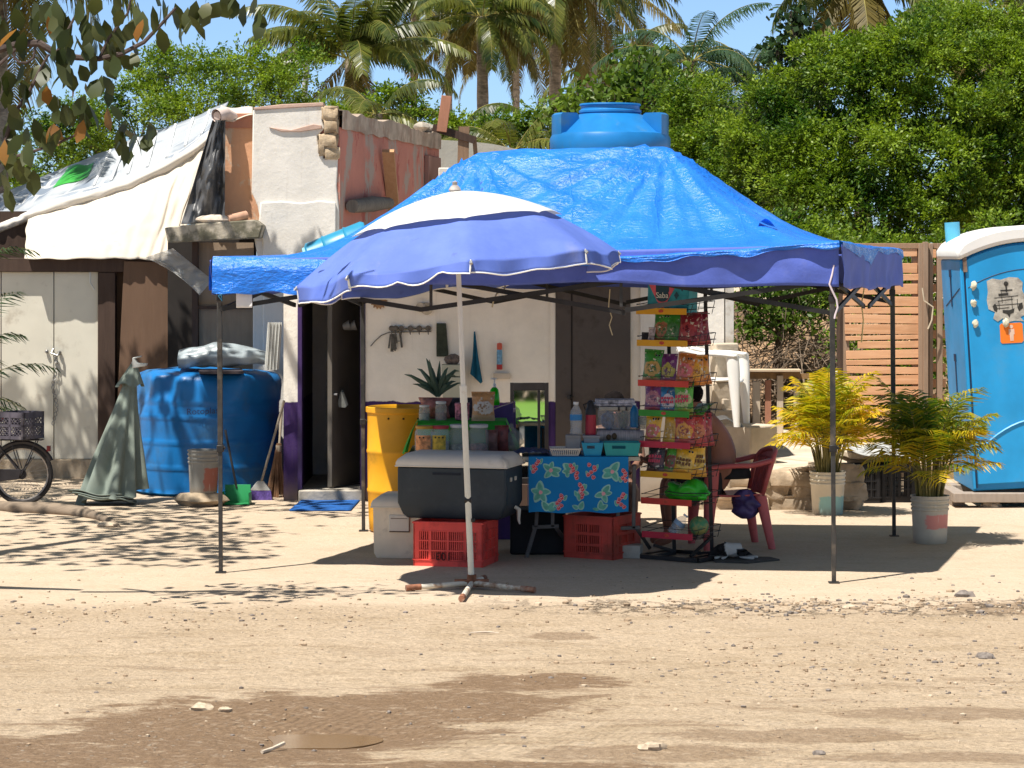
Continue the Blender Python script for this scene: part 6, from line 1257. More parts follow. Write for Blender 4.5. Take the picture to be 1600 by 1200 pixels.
jar("small jar with a pale lid at the drum end of the green step", 663, 633, 660, 8.5, 20.95, wl, swg, .5); jar("taller narrow jar with a white lid on the green step", 689, 627, 661, 9, 20.95, wl, swp, .45)
def pillow(k, w, h, d, mi=0, crimp=.012):
    def f(sg):
        def g_(u, v):
            e = max(0, math.sin(math.pi * u)) ** .6 * max(0, math.sin(math.pi * v)) ** .5; x = (u - .5) * w * (1 - .10 * math.sin(math.pi * v)); return Vector((x if sg > 0 else -x, -sg * d / 2 * e, v * h + .004 * mnoise.noise(Vector((u * 6, v * 6, w * 50)))))
        return g_
    k.grid(f(1), 10, 14, mi); k.grid(f(-1), 10, 14, mi)
    for z in (0, h): k.b2(-w / 2, w / 2, -.0015, .0015, z - crimp * (z == 0), z + crimp * (z > 0), mi)
_bm = {}
def bagmat(name, base, blob, band, h=.2, w=.13):
    if name in _bm: return _bm[name]
    t = NT(name); P = t.coord(); x, y, z = t.sep(P); rn = t.n('ShaderNodeObjectInfo').outputs['Random']; off_ = t.n('ShaderNodeCombineXYZ'); t.put(off_.inputs[0], t.math('MULTIPLY', rn, 50.0)); va = t.n('ShaderNodeVectorMath'); t.put(va.inputs[0], P); t.put(va.inputs[1], off_.outputs[0]); P = va.outputs[0]
    n = t.math('MULTIPLY', t.math('SUBTRACT', t.noise(P, 22, 5, .7), .5), .10)
    e = t.math('SQRT', t.math('ADD', t.math('POWER', t.math('ABSOLUTE', t.math('DIVIDE', x, w * .42)), 2), t.math('POWER', t.math('ABSOLUTE', t.math('DIVIDE', t.math('SUBTRACT', t.math('ADD', z, n), h * .45), h * .24)), 2)))
    c = t.mix(t.step(t.noise(P, 16, 4), .4, .6), mul(base, .8), mul(base, 1.15)); c = t.mix(t.step(e, 1.05, .95), c, blob)
    c = t.mix(t.math('MULTIPLY', t.step(e, .75, .5), t.step(t.noise(P, 38, 5, .65), .46, .54)), c, mul(base, .45)); c = t.mix(t.step(t.noise(P, 30, 4, .6), .60, .64), c, (.62, .55, .42)); c = t.mix(t.step(t.noise(P, 24, 4, .6, .5), .64, .68), c, mul(band, .6)); c = t.mix(t.step(t.math('ADD', z, t.math('MULTIPLY', n, .6)), h * .17, h * .14), c, band)
    _bm[name] = t.bsdf(c, .28, 0, .6, t.bump(t.noise(P, 26, 4), .5, .02)); return _bm[name]
sealm = mat("black_seal", (.015, .014, .014)); sealw = mat("white_seal_rim", (.75, .75, .72), .7)
def seals(parent, n, w, h, d, at_z=.86, off=.0):
    for i in range(n):
        x = w * (.34 - .15 * (n - 1 - i) * 1.0) + off; zc_ = h * at_z; k = MB(); y = -d * .36
        for rr, yy, m in ((.0092, y, 1), (.0086, y - .0012, 0)): k.add([(x + rr * math.cos(q), yy, zc_ + rr * math.sin(q)) for q in [math.pi / 8 + j * math.pi / 4 for j in range(8)]], [tuple(range(8))], m)
        k.build("warning_seal", [sealm, sealw], parent, smooth=False)
def letters(parent, w, h, d, m, rows=((.60, .50), (.46, .36))):
    k = MB(); r_ = random.Random(int(w * 9999 + h * 777))
    for z1, z0 in rows:
        x = -w * .34
        while x < w * .30:
            ww = w * r_.uniform(.09, .15); yo = -d * .5 - .003; k.prism([(x, z0 * h), (x + ww * .8, z0 * h + r_.uniform(-.004, .004)), (x + ww * .85, z1 * h), (x + ww * .1, z1 * h + r_.uniform(-.004, .004))], yo, yo + .002); x += ww * 1.12
    k.build("printed_lettering", m, parent)
def bag(label, base, blob, band, w, h, name="snack_bag", n=2, lett=None, group="snack bags on the rack", d=None):
    t = thing(name, label, "snack bag", (0, 0, 0), group); k = MB(); d = d or w * .34; pillow(k, w, h, d); b_ = k.build("bag", bagmat("print_" + "_".join("%d" % int(q * 99) for q in base + blob + band), base, blob, band, h, w), t, sharp=180)
    if n: seals(t, n, w, h, d)
    if lett: letters(t, w, h, d, lett)
    return t
t = bag("large orange and white snack bag on the green step beside the pole", (.52, .27, .10), (.56, .52, .45), (.5, .32, .18), 37 * 20.9 / F, 41 * 20.9 / F, n=0, group="snack bags on the rack"); t.location = (X(755, 20.85), 20.85, zs + .012); t.rotation_euler = (R(-6), 0, 0)
s = MB(); s.b2(X(711, 20.9), X(733, 20.9), 20.88, 21.0, zs + .006, Z(634, 20.9)); s.b2(X(710.5, 20.9), X(733.5, 20.9), 20.875, 21.005, Z(634, 20.9) + .0005, Z(630, 20.9)); tag(s.build("sweets_box", mat("pink_spotted_box", (.40, .14, .17), .6, .8, 30), loc=(X(722, 20.9), 20.9, zs), bev=.004), "pink spotted box of sweets half hidden by the umbrella pole", "box")
s = MB(); s.b2(X(692, 21.3), X(742, 21.3), 21.28, 21.4, zs + .0, Z(622, 21.3)); tag(s.build("carton", mat("dark_carton", (.05, .04, .05), .6, .6, 20), loc=(X(716, 21.3), 21.3, zs), bev=.004), "dark carton at the back of the green step", "box")
k = MB(); pillow(k, .25, .155, .12); k.v = [(x * (1 + .2 * mnoise.noise(Vector((x * 9, z * 9, 1)))), y, z * (1 + .25 * mnoise.noise(Vector((x * 11, 3, 2))))) for x, y, z in k.v]; t = thing("sweets_bag", "big pinkish clear bag at the back of the green step by the drum", "bag", (X(680, 21.15), 21.15, zs)); k.v = [(x + X(680, 21.15), y + 21.15, z + zs + .01) for x, y, z in k.v]; k.build("bag", mat("pinkish_film", (.42, .17, .14), .35, .5, 16, .6, 16, transl=.2, alpha=.6), t, sharp=180)
for i, (px, py0, py1, m_, lab, w_) in enumerate(((768, 672, 704, mat("brown_bag", (.16, .07, .055), .4, .5, 20, .5, 20), "dark brown packet beside the jar of pink sweets", .10), (784, 666, 704, mat("dark_red_bag", (.20, .05, .04), .4, .5, 20, .5, 20), "dark red packet leaning under the green cloth edge", .11))):
    D_ = 20.5 + .08 * i; k = MB(); pillow(k, w_, (py1 - py0) * D_ / F, .05); t = thing("sweets_packet", lab, "packet", (X(px, D_), D_, .79)); k.v = [(x + X(px, D_), y + D_, z + .79) for x, y, z in k.v]; k.build("packet", m_, t, sharp=180)
t = thing("plastic_bag", "knotted cloudy plastic bag between sweets table and mirror", "bag", (X(803, 20.7), 20.7, .79)); k = MB(); k.ell((X(803, 20.7), 20.7, .79 + .075), (.075, .06, .08), 18, 12, rough=.35, seed=4); k.tube([(X(803, 20.7), 20.7, .92), (X(801, 20.7), 20.7, .96), (X(796, 20.7), 20.7, .99)], [.02, .012, .025], 8); k.build("bag", clear2, t, sharp=180)
# counter and things at the wall
pcn = MB(); D_ = 22.0; pcn.b2(X(668, D_), X(806, D_), D_, D_ + .55, 0, Z(644, D_)); tag(pcn.build("purple_counter", mat("purple_counter_paint", (.065, .035, .15), .5, .15, 4), loc=(X(735, D_), D_ + .2, 0), bev=.006), "purple counter behind the sweets display", "counter")
pbx = MB(); pbx.prism([(X(769, 21.5), .60), (X(802, 21.5), .60), (X(802, 21.5), Z(629, 21.5)), (X(769, 21.5), Z(641, 21.5))], 21.48, 21.7); pbx.b2(X(765, 21.5), X(806, 21.5), 21.45, 21.75, 0, .599); tag(pbx.build("purple_box", mat("purple_box", (.075, .04, .17), .45, .2, 5), loc=(X(785, 21.5), 21.6, 0), bev=.004), "slanted purple box under the green soap bottle", "box")
D_ = 21.56; sp = thing("soap_bottle", "bright green soap bottle with a white pump on the purple box", "bottle", (X(772, D_), D_, Z(629, D_))); k = MB(); c_ = (X(772.5, D_), D_, 0); zb, q = Z(633, D_), D_ / F
k.lathe([(7.5 * q, zb), (8.3 * q, zb + .008), (8 * q, zb + .06), (6.5 * q, zb + .125), (4 * q, zb + .142), (2.5 * q, zb + .148)], c_, 24); k.build("bottle_body", mat("green_liquid_soap", (.03, .62, .015), .15, .05, 8, spec=.6, transl=.4), sp)
k = MB(); k.lathe([(2.6 * q, zb + .146), (2.8 * q, zb + .175), (1.2 * q, zb + .178), (1.2 * q, zb + .213)], c_, 14); k.box((c_[0] - .005, D_, zb + .218), (10 * q, .016, .012)); k.build("pump", mat("white_cap", (.75, .75, .73)), sp)
D_ = 22.3; al = thing("aloe_plant", "aloe with long pointed grey green leaves in a foil wrapped pot", "potted plant", (X(680, D_), D_, Z(644, D_)))
k = MB(); c_ = (X(682, D_), D_, 0); zb = Z(646, D_); k.lathe([(.08, zb), (.10, zb + .06), (.115, zb + .13), (.10, zb + .13)], c_, 14); k.v = [(x + .012 * mnoise.noise(Vector((x * 40, y * 40, z * 40))), y, z) for x, y, z in k.v]; k.build("pot", mat("crumpled_foil", (.42, .38, .36), .5, .3, 20), al, sharp=180)
k = MB(); B_ = Vector((X(684, D_), D_, Z(618, D_)))
for (px, py, w_, cv) in ((632, 585, .028, .03), (652, 576, .028, .04), (666, 560, .032, .03), (671, 562, .030, -.02), (687, 564, .028, .0), (712, 588, .03, .06), (718, 580, .028, .06), (712, 596, .025, .03), (700, 574, .028, .03), (676, 575, .03, 0), (645, 600, .022, .02), (722, 598, .02, .02)):
    e = at(px, py, D_ - .05 + .15 * rng.random()); m_ = B_.lerp(e, .5) + Vector((0, -.05, cv)); P_ = [B_, B_.lerp(m_, .6) + Vector((0, 0, .01)), m_, m_.lerp(e, .6) + Vector((0, 0, cv * .4)), e]; k.tube(P_, [w_ * .8, w_, w_ * .78, w_ * .45, .002], 6)
k.build("leaves", mat("aloe_leaf", (.075, .12, .075), .5, .2, 8, .15, 20), al)
D_ = 24.55; cb2 = MB(); cb2.b2(X(690, D_), X(719, D_), D_, D_ + .2, Z(588, D_), Z(570, D_)); cb2.b2(X(692, D_), X(722, D_), D_ - .005, D_ + .21, Z(626, D_), Z(589, D_) - .002); tag(cb2.build("carton_box", mat("pale_green_card", (.42, .42, .33), .85, .06, 5), loc=(X(705, D_), D_, Z(626, D_)), bev=.004), "pale carton at the wall behind the aloe", "box")
s = MB(); s.ell((X(707, D_), D_ + .1, Z(570, D_) + .045), (.075, .06, .055), 16, 10, rough=.3, seed=2); tag(s.build("woven_ball", mat("brown_woven", (.17, .13, .11), .9, .4, 40, .6, 60), loc=(X(707, D_), D_ + .1, Z(570, D_))), "brown woven ball on top of the pale carton", "ball")
WD = KD - .001
kr = thing("key_rack", "dark key rack with round hooks and a few hanging keys on the white wall", "key rack", at(640, 517, WD)); k = MB()
for dy in (513, 518): k.bar(at(610, dy + 1, WD - .012), at(674, dy, WD - .012), .012, .008)
rk = k.build("rail", mat("dark_bronze", (.06, .05, .042), .5, .3, 20, metal=.3), kr)
for px in (612, 618, 627, 641, 655, 669):
    k = MB(); p = at(px, 513, WD - .03); k.lathe([(.0, -.008), (.026, -.008), (.028, 0), (.024, .008), (.0, .01)], p, 12, M=Matrix.Rotation(R(90), 4, 'X')); k.tube([p + Vector((0, -.012, -.02)), p + Vector((0, -.02, -.05)), p + Vector((.004, -.035, -.055))], .005, 5); k.build("hook", mat("worn_bronze", (.13, .11, .09), .5, .3, 30, metal=.3), kr)
ks = MB(); r_ = random.Random(2)
for i in range(7): a, b_ = at(610 + r_.uniform(0, 9), 522, WD - .04), at(607 + r_.uniform(0, 14), 535 + r_.uniform(0, 20), WD - .03); ks.bar(a, b_, r_.uniform(.01, .03), .006)
tag(ks.build("key_bunch", mat("dull_key_metal", (.10, .095, .085), .5, .4, 30, metal=.4), loc=at(615, 525, WD)), "tangled bunch of keys and straps at the end of the key rack", "keys")
ks = MB(); ks.bar(at(625, 520, WD - .04), at(628, 543, WD - .03), .02, .006); ks.bar(at(618, 533, WD - .03), at(628, 533, WD - .03), .015, .006); tag(ks.build("hanging_key", mat("dull_key_metal", (.10, .095, .085)), loc=at(626, 525, WD)), "single dark key hanging on the second hook of the key rack", "keys")
s = MB(); s.tube([at(609, 519, WD - .01), at(596, 524, WD - .008), at(586, 533, WD - .006), at(579, 541, WD - .006)], .004, 5); tag(s.build("cable", black_m, loc=at(609, 519, WD)), "thin cable running from the key rack down to the doorway", "cable")
s = MB(); s.prism([(X(a, WD), Z(b_, WD)) for a, b_ in ((682, 505), (697, 505), (701, 557), (682, 557))], WD - .03, WD - .002); tag(s.build("green_cloth", mat("dark_green_cloth", (.040, .048, .032), .9, .25, 20, .4, 60), loc=at(690, 557, WD), bev=.006), "dark green cloth strip hanging on the white wall", "cloth")
def towf(u, v):
    a, b_ = at(740.5 + 2 * u, 518, WD - .02), at(735 + 19 * u, 588 + 11 * (1 - abs(u - .85) * 1.6), WD - .03); p = a.lerp(b_, v); p.y -= .02 * math.sin(u * 9 + v * 2) * v + .02 * v; p.x += .02 * math.sin(v * 3.1) * (.5 - u) * .8; return p
s = MB(); s.grid(towf, 20, 24); tag(s.build("towel", mat("teal_blue_towel", (.005, .095, .17), .9, .15, 20, .3, 80), sharp=180, solid=.006, loc=at(742, 518, WD)), "teal blue towel hanging from a nail on the white wall", "towel")
spb = thing("spray_bottle", "spray can with a red cap and blue label hung on the wall", "spray bottle", at(780, 579, WD)); q = WD / F; c_ = (X(780.5, WD), WD - .045, 0)
k = MB(); k.lathe([(4 * q, Z(577, WD)), (4.4 * q, Z(576, WD)), (4.4 * q, Z(548, WD)), (3 * q, Z(545, WD))], c_, 18); b_ = k.build("can", mat("blue_can", (.16, .34, .50), .4, .35, 30), spb)
k = MB(); k.lathe([(4.0 * q, Z(546, WD)), (4.2 * q, Z(540, WD)), (3.6 * q, Z(536, WD)), (0, Z(535, WD))], c_, 16); k.build("cap", mat("orange_red_cap", (.62, .11, .06), .5), spb); k = MB(); k.lathe([(4.5 * q, Z(577, WD)), (4.5 * q, Z(569, WD))], c_, 18); k.build("red_band", mat("deep_red_band", (.35, .03, .03), .5), b_)
s = MB(); pts_ = []
for i in range(28): a = 2 * math.pi * i / 28; rr = (.062 if i % 2 else .085) * WD / 24.8; pts_.append((X(592, WD) + rr * math.cos(a), Z(470, WD) + rr * math.sin(a)))
s.prism(pts_, WD - .02, WD); tag(s.build("sun_ornament", mat("ochre_ceramic", (.30, .17, .08), .6, .3, 20), loc=at(592, 480, WD), bev=.004), "small ochre sun ornament high on the white wall", "ornament")
s = MB(); s.lathe([(.055, -.01), (.06, -.04), (.03, -.06), (.03, -.03), (0, -.03)], at(667, 482, WD), 18, M=Matrix.Rotation(R(-90), 4, 'X')); s.lathe([(.045, -.01), (.045, -.05), (.0, -.055)], at(657, 480, WD), 14, M=Matrix.Rotation(R(-90), 4, 'X')); tag(s.build("wall_lamp_holder", mat("pale_ceramic", (.45, .40, .32), .5, .2, 20), loc=at(662, 490, WD)), "pale round wall fitting below the canopy frame", "wall fitting")
s = MB(); s.b2(X(771, WD), X(797, WD), WD - .03, WD, Z(592, WD), Z(583, WD)); tag(s.build("wall_shelf", mat("cream_shelf", (.56, .48, .38), .7), loc=at(784, 592, WD)), "small cream ledge on the wall under the spray can", "shelf")
s = MB(); zb = Z(640, WD) + 0; s.tube([at(535, 609, KD + .25), at(534, 614, KD + .25)], .012, 8); s.prism([(X(a, KD + .25), Z(b_, KD + .25)) for a, b_ in ((532, 612), (538, 612), (545, 632), (540, 637), (530, 636), (528, 630))], KD + .2, KD + .23); tag(s.build("white_bag", mat("dim_white_cloth", (.17, .175, .16), .8, .15, 8), loc=at(536, 640, KD + .2), bev=.006), "limp white bag hanging on the open door handle", "bag")
for px, lab in ((536, "grey cup hanging inside the open doorway, bigger of the pair"), (545, "small cup hanging beside a bigger grey cup in the doorway")):
    s = MB(); s.lathe([(.03, 0), (.05, .07), (.047, .07), (.028, .005)], at(px, 511, KD + .18), 14, M=Matrix.Rotation(R(75), 4, 'Y')); tag(s.build("cup", mat("dull_cup", (.11, .105, .095), .5, .3, 12), loc=at(px, 511, KD + .18)), lab, "cup")
# mirror, reflecting the lawn across the road
mr = thing("mirror", "dark framed mirror with a split pane reflecting a green lawn", "mirror", (0, 0, 0)); wm_, hm_ = .345, .90
t = NT("mirror_glass"); mg = t.n("ShaderNodeBsdfGlossy"); mg.inputs["Roughness"].default_value = .02; mg.inputs["Color"].default_value = (.82, .84, .82, 1); t.t.links.new(mg.outputs[0], t.out.inputs[0])
k = MB(); k.b2(0, .035, 0, .04, 0, hm_); k.b2(wm_ - .035, wm_, 0, .04, 0, hm_); k.b2(.0351, wm_ - .0351, 0, .04, hm_ - .07, hm_); k.b2(.0351, wm_ - .0351, 0, .04, 0, .05); k.b2(.245, .27, .004, .036, .051, hm_ - .071); k.build("frame", mat("black_brown_frame", (.022, .018, .016), .45, .2, 10), mr, bev=.003)
k = MB(); k.b2(.0352, wm_ - .0352, .02, .03, .0501, hm_ - .0701); k.build("glass", t.m, mr)
mr.location = (X(797, 23.4), 23.4, Z(598, 23.4) - hm_); mr.rotation_euler = (R(-1.35), 0, 0)
s = MB(); s.b2(X(790, 23.4), X(866, 23.4), 23.3, 23.75, 0, Z(598, 23.4) - hm_ - .004); tag(s.build("low_cabinet", darkw, loc=(X(828, 23.4), 23.5, 0)), "low dark cabinet carrying the framed mirror", "cabinet")
lw = MB(); lw.grid(lambda u, v: Vector((-60 + 120 * u, -90 + 72 * v, .02)), 30, 20); lo = lw.build("lawn", mat("lawn_grass", (.10, .22, .012), .8, .3, .6, .6, 8, dirt=(.16, .28, .02), ds=.9, da=.6), sharp=180); lo["kind"] = "structure"
rd = MB(); rd.b2(-80, 80, -17, -6, -.05, .006); ro = rd.build("road", mat("shaded_asphalt", (.07, .065, .06), .9, .2, 3, .4, 40)); ro["kind"] = "structure"
kb = MB(); kb.b2(-80, 80, -17.6, -17, -.05, .12); ko = kb.build("kerb", conc); ko["kind"] = "structure"
g = np.random.default_rng(77); C_ = np.stack([g.uniform(-22, 26, 5200), g.uniform(-96, -90, 5200), g.uniform(0, 11, 5200)], 1); tag(quads("treeline", leaf_quads(C_, 1.1, .7, g), darkleaf, None), "dark treeline seen only in the mirror", "trees", kind="stuff")

# ------------------------------------------------------------------ snack rack
rr_ = R(-35); RW, RDp = .45, .35; fr = Vector((X(1084, 19.85), 19.85, 0)); ex, ey = Vector((math.cos(rr_), math.sin(rr_), 0)), Vector((-math.sin(rr_), math.cos(rr_), 0)); RO = fr - ex * RW
LEAN = -.026
def RL_(x, y, z): p = RO + ex * x + ey * y; return Vector((p.x + (z) * LEAN, p.y, z))
rkx = thing("snack_rack", "tall black wire snack rack with coloured price strips on eight shelves", "rack", tuple(RO)); ORG_R = RO
sk_m = mat("rack_black_wire", (.022, .020, .020), .45, .2, 10, metal=.3)
for x in (.07, .41):
    k = MB(); k.bar(RL_(x, .34, .02), RL_(x, .34, 2.13), .028, .028, up=(0, 1, 0)); k.build("post", sk_m, rkx)
k = MB()
for a, b_ in (((-.03, -.02), (.50, -.02)), ((-.03, .42), (.50, .42)), ((-.03, -.02), (-.03, .42)), ((.50, -.02), (.50, .42)), ((.07, .34), (.07, -.02)), ((.41, .34), (.41, -.02))): k.bar(RL_(*a, .02), RL_(*b_, .02), .04, .03)
k.bar(RL_(.07, .34, .03), RL_(.07, .05, .10), .02); k.bar(RL_(.41, .34, .16), RL_(.41, .02, .04), .02); k.build("base_frame", sk_m, rkx)
strip_c = dict(y=mat("yellow_price_strip", (.66, .33, .01), .5, .06, 10), r=mat("red_price_strip", (.58, .05, .03), .5, .08, 10), g=mat("green_price_strip", (.03, .26, .02), .5, .08, 10), c=mat("crimson_price_strip", (.50, .025, .05), .5, .08, 10))
SH = [(491, 'y'), (541, 'y'), (604, 'r'), (651, 'g'), (700, 'c'), (747, 'y'), (789, 'r'), (842, 'c')]; SZ = []
for py, cc in SH:
    z = Z(py, 19.95) ; SZ.append(z + .008); k = MB()
    for j in range(9): k.tube([RL_(.0 + RW * j / 8, 0, z + .004), RL_(.0 + RW * j / 8, .33, z + .004)], .003, 4, cap=False)
    for y in (.0, .11, .22, .33): k.tube([RL_(0, y, z), RL_(RW, y, z)], .004, 4, cap=False)
    for zz in (.05, .10):
        k.tube([RL_(0, .33, z + zz), RL_(RW + .05, .33, z + zz), RL_(RW + .05, .02, z + zz * .8), RL_(RW, 0, z + zz * .7)], .0035, 4, cap=False); k.tube([RL_(0, .33, z + zz), RL_(0, 0, z + zz * .7)], .0035, 4, cap=False)
    for y in (.0, .11, .22, .33): k.tube([RL_(RW + .02, y, z), RL_(RW + .05, y, z + .10 if y > .01 else z + .07)], .0035, 4, cap=False)
    k.tube([RL_(0, -.004, z + .075), RL_(RW, -.004, z + .075)], .003, 4, cap=False)
    shf = k.build("wire_shelf", sk_m, rkx)
    k = MB(); p = RL_(RW / 2, -.012, z + .022); k.box(p, (RW, .006, .048), rz=rr_); ps = k.build("price_strip", strip_c[cc], shf)
    k = MB(); p = RL_(RW / 2, -.0165, z + .024); k.lathe([(0, -.001), (.016, -.001), (.016, .001), (0, .001)], p, 14, M=Matrix.Rotation(rr_, 4, 'Z') @ Matrix.Rotation(R(90), 4, 'X') @ Matrix.Diagonal((1.4, .8, 1, 1))); k.build("strip_badge", mat("red_badge", (.50, .06, .03), .5, .3, 60), ps)
def putbag(t, x, y, si, tilt=-10, yaw=0, dz=.0, roll=0):
    z = SZ[si] + .014 + dz; p = RL_(x, y, z); t.location = p; t.rotation_euler = (R(tilt), R(roll), rr_ + R(yaw))
G_, GR, PU, OR, YE, RE, BR, BK, BL = (.05, .24, .03), (.10, .36, .04), (.17, .035, .15), (.58, .18, .03), (.72, .40, .02), (.48, .05, .04), (.10, .03, .025), (.035, .028, .028), (.03, .18, .36)
pinkred, cream_, pale = mat("raspberry_lettering", (.62, .07, .11), .5), (.55, .42, .22), (.60, .50, .30)
B_ = [ # label, base, blob, band, w, h, x, y, shelf, seals, lettering, tilt
 ("green snack bag with reddish print, front row of second shelf", G_, (.34, .12, .05), (.26, .10, .05), .145, .24, .16, .07, 1, 2, None, -8),
 ("plain green snack bag standing turned beside the reddish printed one", G_, (.08, .20, .07), G_, .13, .225, .27, .06, 1, 0, None, -10),
 ("dark brown snack bag with pale lettering on the second shelf", BR, (.16, .06, .04), BR, .16, .21, .33, .12, 1, 0, mat("pale_lettering", (.35, .27, .22), .6), -8),
 ("maroon snack bag at the front of a maroon row on second shelf", (.24, .02, .03), (.36, .05, .05), (.30, .03, .03), .15, .23, .41, .05, 1, 0, None, -12),
 ("maroon snack bag in the middle of a maroon row on second shelf", (.24, .02, .03), (.34, .05, .05), (.28, .03, .03), .15, .23, .43, .13, 1, 0, None, -12),
 ("maroon snack bag nearest the rack post on the second shelf", (.22, .02, .03), (.32, .05, .05), (.28, .03, .03), .15, .23, .44, .21, 1, 0, None, -12),
 ("green snack bag with a red and yellow star print on third shelf", G_, (.52, .30, .06), (.42, .20, .10), .15, .245, .075, .06, 2, 2, None, -8),
 ("purple snack bag with yellow print on the third shelf", PU, (.42, .36, .05), (.28, .06, .08), .14, .215, .225, .06, 2, 0, None, -10),
 ("orange snack bag with pink print, leading the orange row", OR, (.56, .12, .13), (.50, .18, .06), .155, .225, .37, .05, 2, 2, None, -8),
 ("second bright orange snack bag behind the pink printed one", (.72, .28, .02), (.78, .42, .04), (.66, .22, .02), .14, .21, .43, .13, 2, 1, None, -12),
 ("third bright orange snack bag, nearest the post on third shelf", (.70, .26, .02), (.76, .38, .04), (.62, .2, .02), .14, .205, .445, .21, 2, 1, None, -14),
 ("purple snack bag with a rosy print on the fourth shelf", PU, (.42, .16, .18), (.34, .05, .07), .15, .235, .085, .06, 3, 2, None, -8),
 ("blue snack bag with raspberry lettering on the fourth shelf", BL, (.62, .55, .55), (.28, .10, .12), .14, .205, .225, .05, 3, 0, pinkred, -10),
 ("green snack bag with raspberry lettering on the fourth shelf", GR, (.45, .50, .20), (.30, .34, .05), .155, .235, .365, .05, 3, 2, pinkred, -8),
 ("pale green snack bag lying half over the fourth shelf edge", (.12, .36, .05), (.36, .44, .22), (.12, .36, .05), .12, .18, .445, .10, 3, 0, None, -68),
 ("yellow topped snack bag with red print on the fifth shelf", YE, (.58, .12, .12), (.42, .07, .05), .14, .22, .07, .06, 4, 3, None, -8),
 ("golden snack bag with a burger like print on the fifth shelf", (.68, .36, .02), (.52, .30, .04), (.62, .40, .05), .135, .235, .225, .06, 4, 1, None, -8),
 ("red snack bag with an orange triangle print, front of red row", RE, (.66, .30, .03), (.42, .08, .07), .16, .235, .365, .05, 4, 2, None, -8),
 ("second red snack bag behind the orange triangle one", RE, (.55, .18, .06), (.45, .05, .05), .15, .235, .43, .13, 4, 1, None, -10),
 ("third red snack bag, darkest, nearest the post on fifth shelf", (.34, .03, .03), (.45, .09, .05), (.34, .03, .03), .15, .23, .445, .21, 4, 1, None, -12),
 ("black snack bag with raspberry lettering on the sixth shelf", BK, (.14, .05, .05), (.16, .07, .05), .14, .235, .085, .06, 5, 2, pinkred, -10),
 ("green snack bag with a dark red bowl print on the sixth shelf", GR, (.30, .06, .05), (.42, .27, .12), .145, .215, .215, .07, 5, 2, None, -12),
 ("yellow snack bag tilted on the sixth shelf before another yellow one", YE, (.70, .46, .08), (.66, .28, .03), .16, .215, .345, .04, 5, 2, mat("brown_lettering", (.16, .07, .02), .6), -10),
 ("yellow snack bag behind the tilted yellow one on the sixth shelf", YE, (.66, .42, .05), (.64, .30, .02), .145, .25, .425, .12, 5, 2, mat("brown_lettering", (.16, .07, .02)), -12)]
for (lab, base, blob_, band, w, h, x, y, si, n, lt, tl) in B_:
    putbag(bag(lab, base, blob_, band, w * 1.1, h, n=n, lett=lt), x, y, si, tl, rng.uniform(-8, 8) + (50 if y > .1 and x > .40 else 0), 0, rng.uniform(-4, 4) + (5 if si == 5 else 0))
sb = thing("sanitary_pad_box", "turquoise box with a pink V and white lettering on the top shelf", "box", (0, 0, 0)); k = MB(); wb, hb_, db = .37, .25, .13; k.b2(0, wb, 0, db, 0, hb_); k.build("carton", mat("turquoise_carton", (.02, .27, .36), .45, .22, 14, .1, 20), sb, bev=.004)
k = MB(); k.prism([(.0, hb_ - .02), (.07, hb_ - .02), (.135, .085), (.20, hb_ - .02), (.27, hb_ - .02), (.135, .012)], -.003, -.0008); k.build("pink_chevron", mat("coral_pink_print", (.68, .12, .18), .5), sb)
k = MB(); k.prism([(.075, hb_ - .024), (.195, hb_ - .024), (.195, .16), (.135, .09), (.075, .16)], -.004, -.0032); k.prism([(.135 + .06 * math.cos(a), .128 + .048 * math.sin(a)) for a in [i * math.pi / 12 for i in range(24)]], -.0055, -.0042); k.build("dark_badge", mat("dark_teal_print", (.015, .06, .10), .5), sb)
text_part("carton_lettering", "Saba", .062, mat("white_print", (.78, .80, .78), .5), sb, Matrix.Translation((.135, -.0068, .128)) @ Matrix.Rotation(R(90), 4, 'X'), .0008)
k = MB()
for (cx, cz) in ((.31, .19), (.26, .13)): k.prism([(cx, cz + .03), (cx + .022, cz), (cx, cz - .03), (cx - .022, cz)], -.003, -.0008)
k.build("diamond_print", mat("dark_teal_print", (.015, .06, .10)), sb); p = RL_(.06, .05, SZ[0] + .005); sb.location = p; sb.rotation_euler = (R(-3), 0, rr_)
for i, (x, w, h, m_, lab) in enumerate(((.02, .05, .07, mat("black_pack", (.03, .03, .035), .5, .3, 30), "small black packet at the end of second shelf"), (.075, .045, .11, mat("white_red_pack", (.50, .42, .40), .5, .5, 40), "small white and red packet next to the black packet"))):
    k = MB(); pillow(k, w * 1.4, h, .02); t = thing("small_packet", lab, "packet", (0, 0, 0)); k.build("packet", m_, t, sharp=180); putbag(t, x + .02, .03, 1, -15)
gb_ = thing("green_bundle", "shiny bright green plastic bundle on the seventh rack shelf", "bundle", (0, 0, 0)); k = MB(); k.ell((0, 0, .075), (.19, .13, .075), 26, 14, rough=.35, seed=8); k.v = [(x, y, z + .02 * math.sin(x * 30) * (z > .04)) for x, y, z in k.v]; k.build("plastic_wrap", mat("bright_green_film", (.035, .42, .02), .25, .15, 8, .5, 14, spec=.6, transl=.15), gb_, sharp=180)
k = MB(); k.tube([(-.19, -.02, .07), (-.1, -.105, .075), (.02, -.135, .07), (.12, -.11, .075), (.19, -.02, .07)], .004, 5); k.build("black_band", black_m, gb_); putbag(gb_, .34, .13, 6, 0)
btl = bottle("empty clear bottle lying slanted on the lowest rack shelf", 1040, 795, 832, 9.5, 19.9, clear, mat("white_cap", (.75, .75, .73)), mat("pale_blue_label", (.30, .42, .55), .5)); btl.location = RL_(.20, .10, SZ[7] + .02); btl.rotation_euler = (0, R(38), 0)
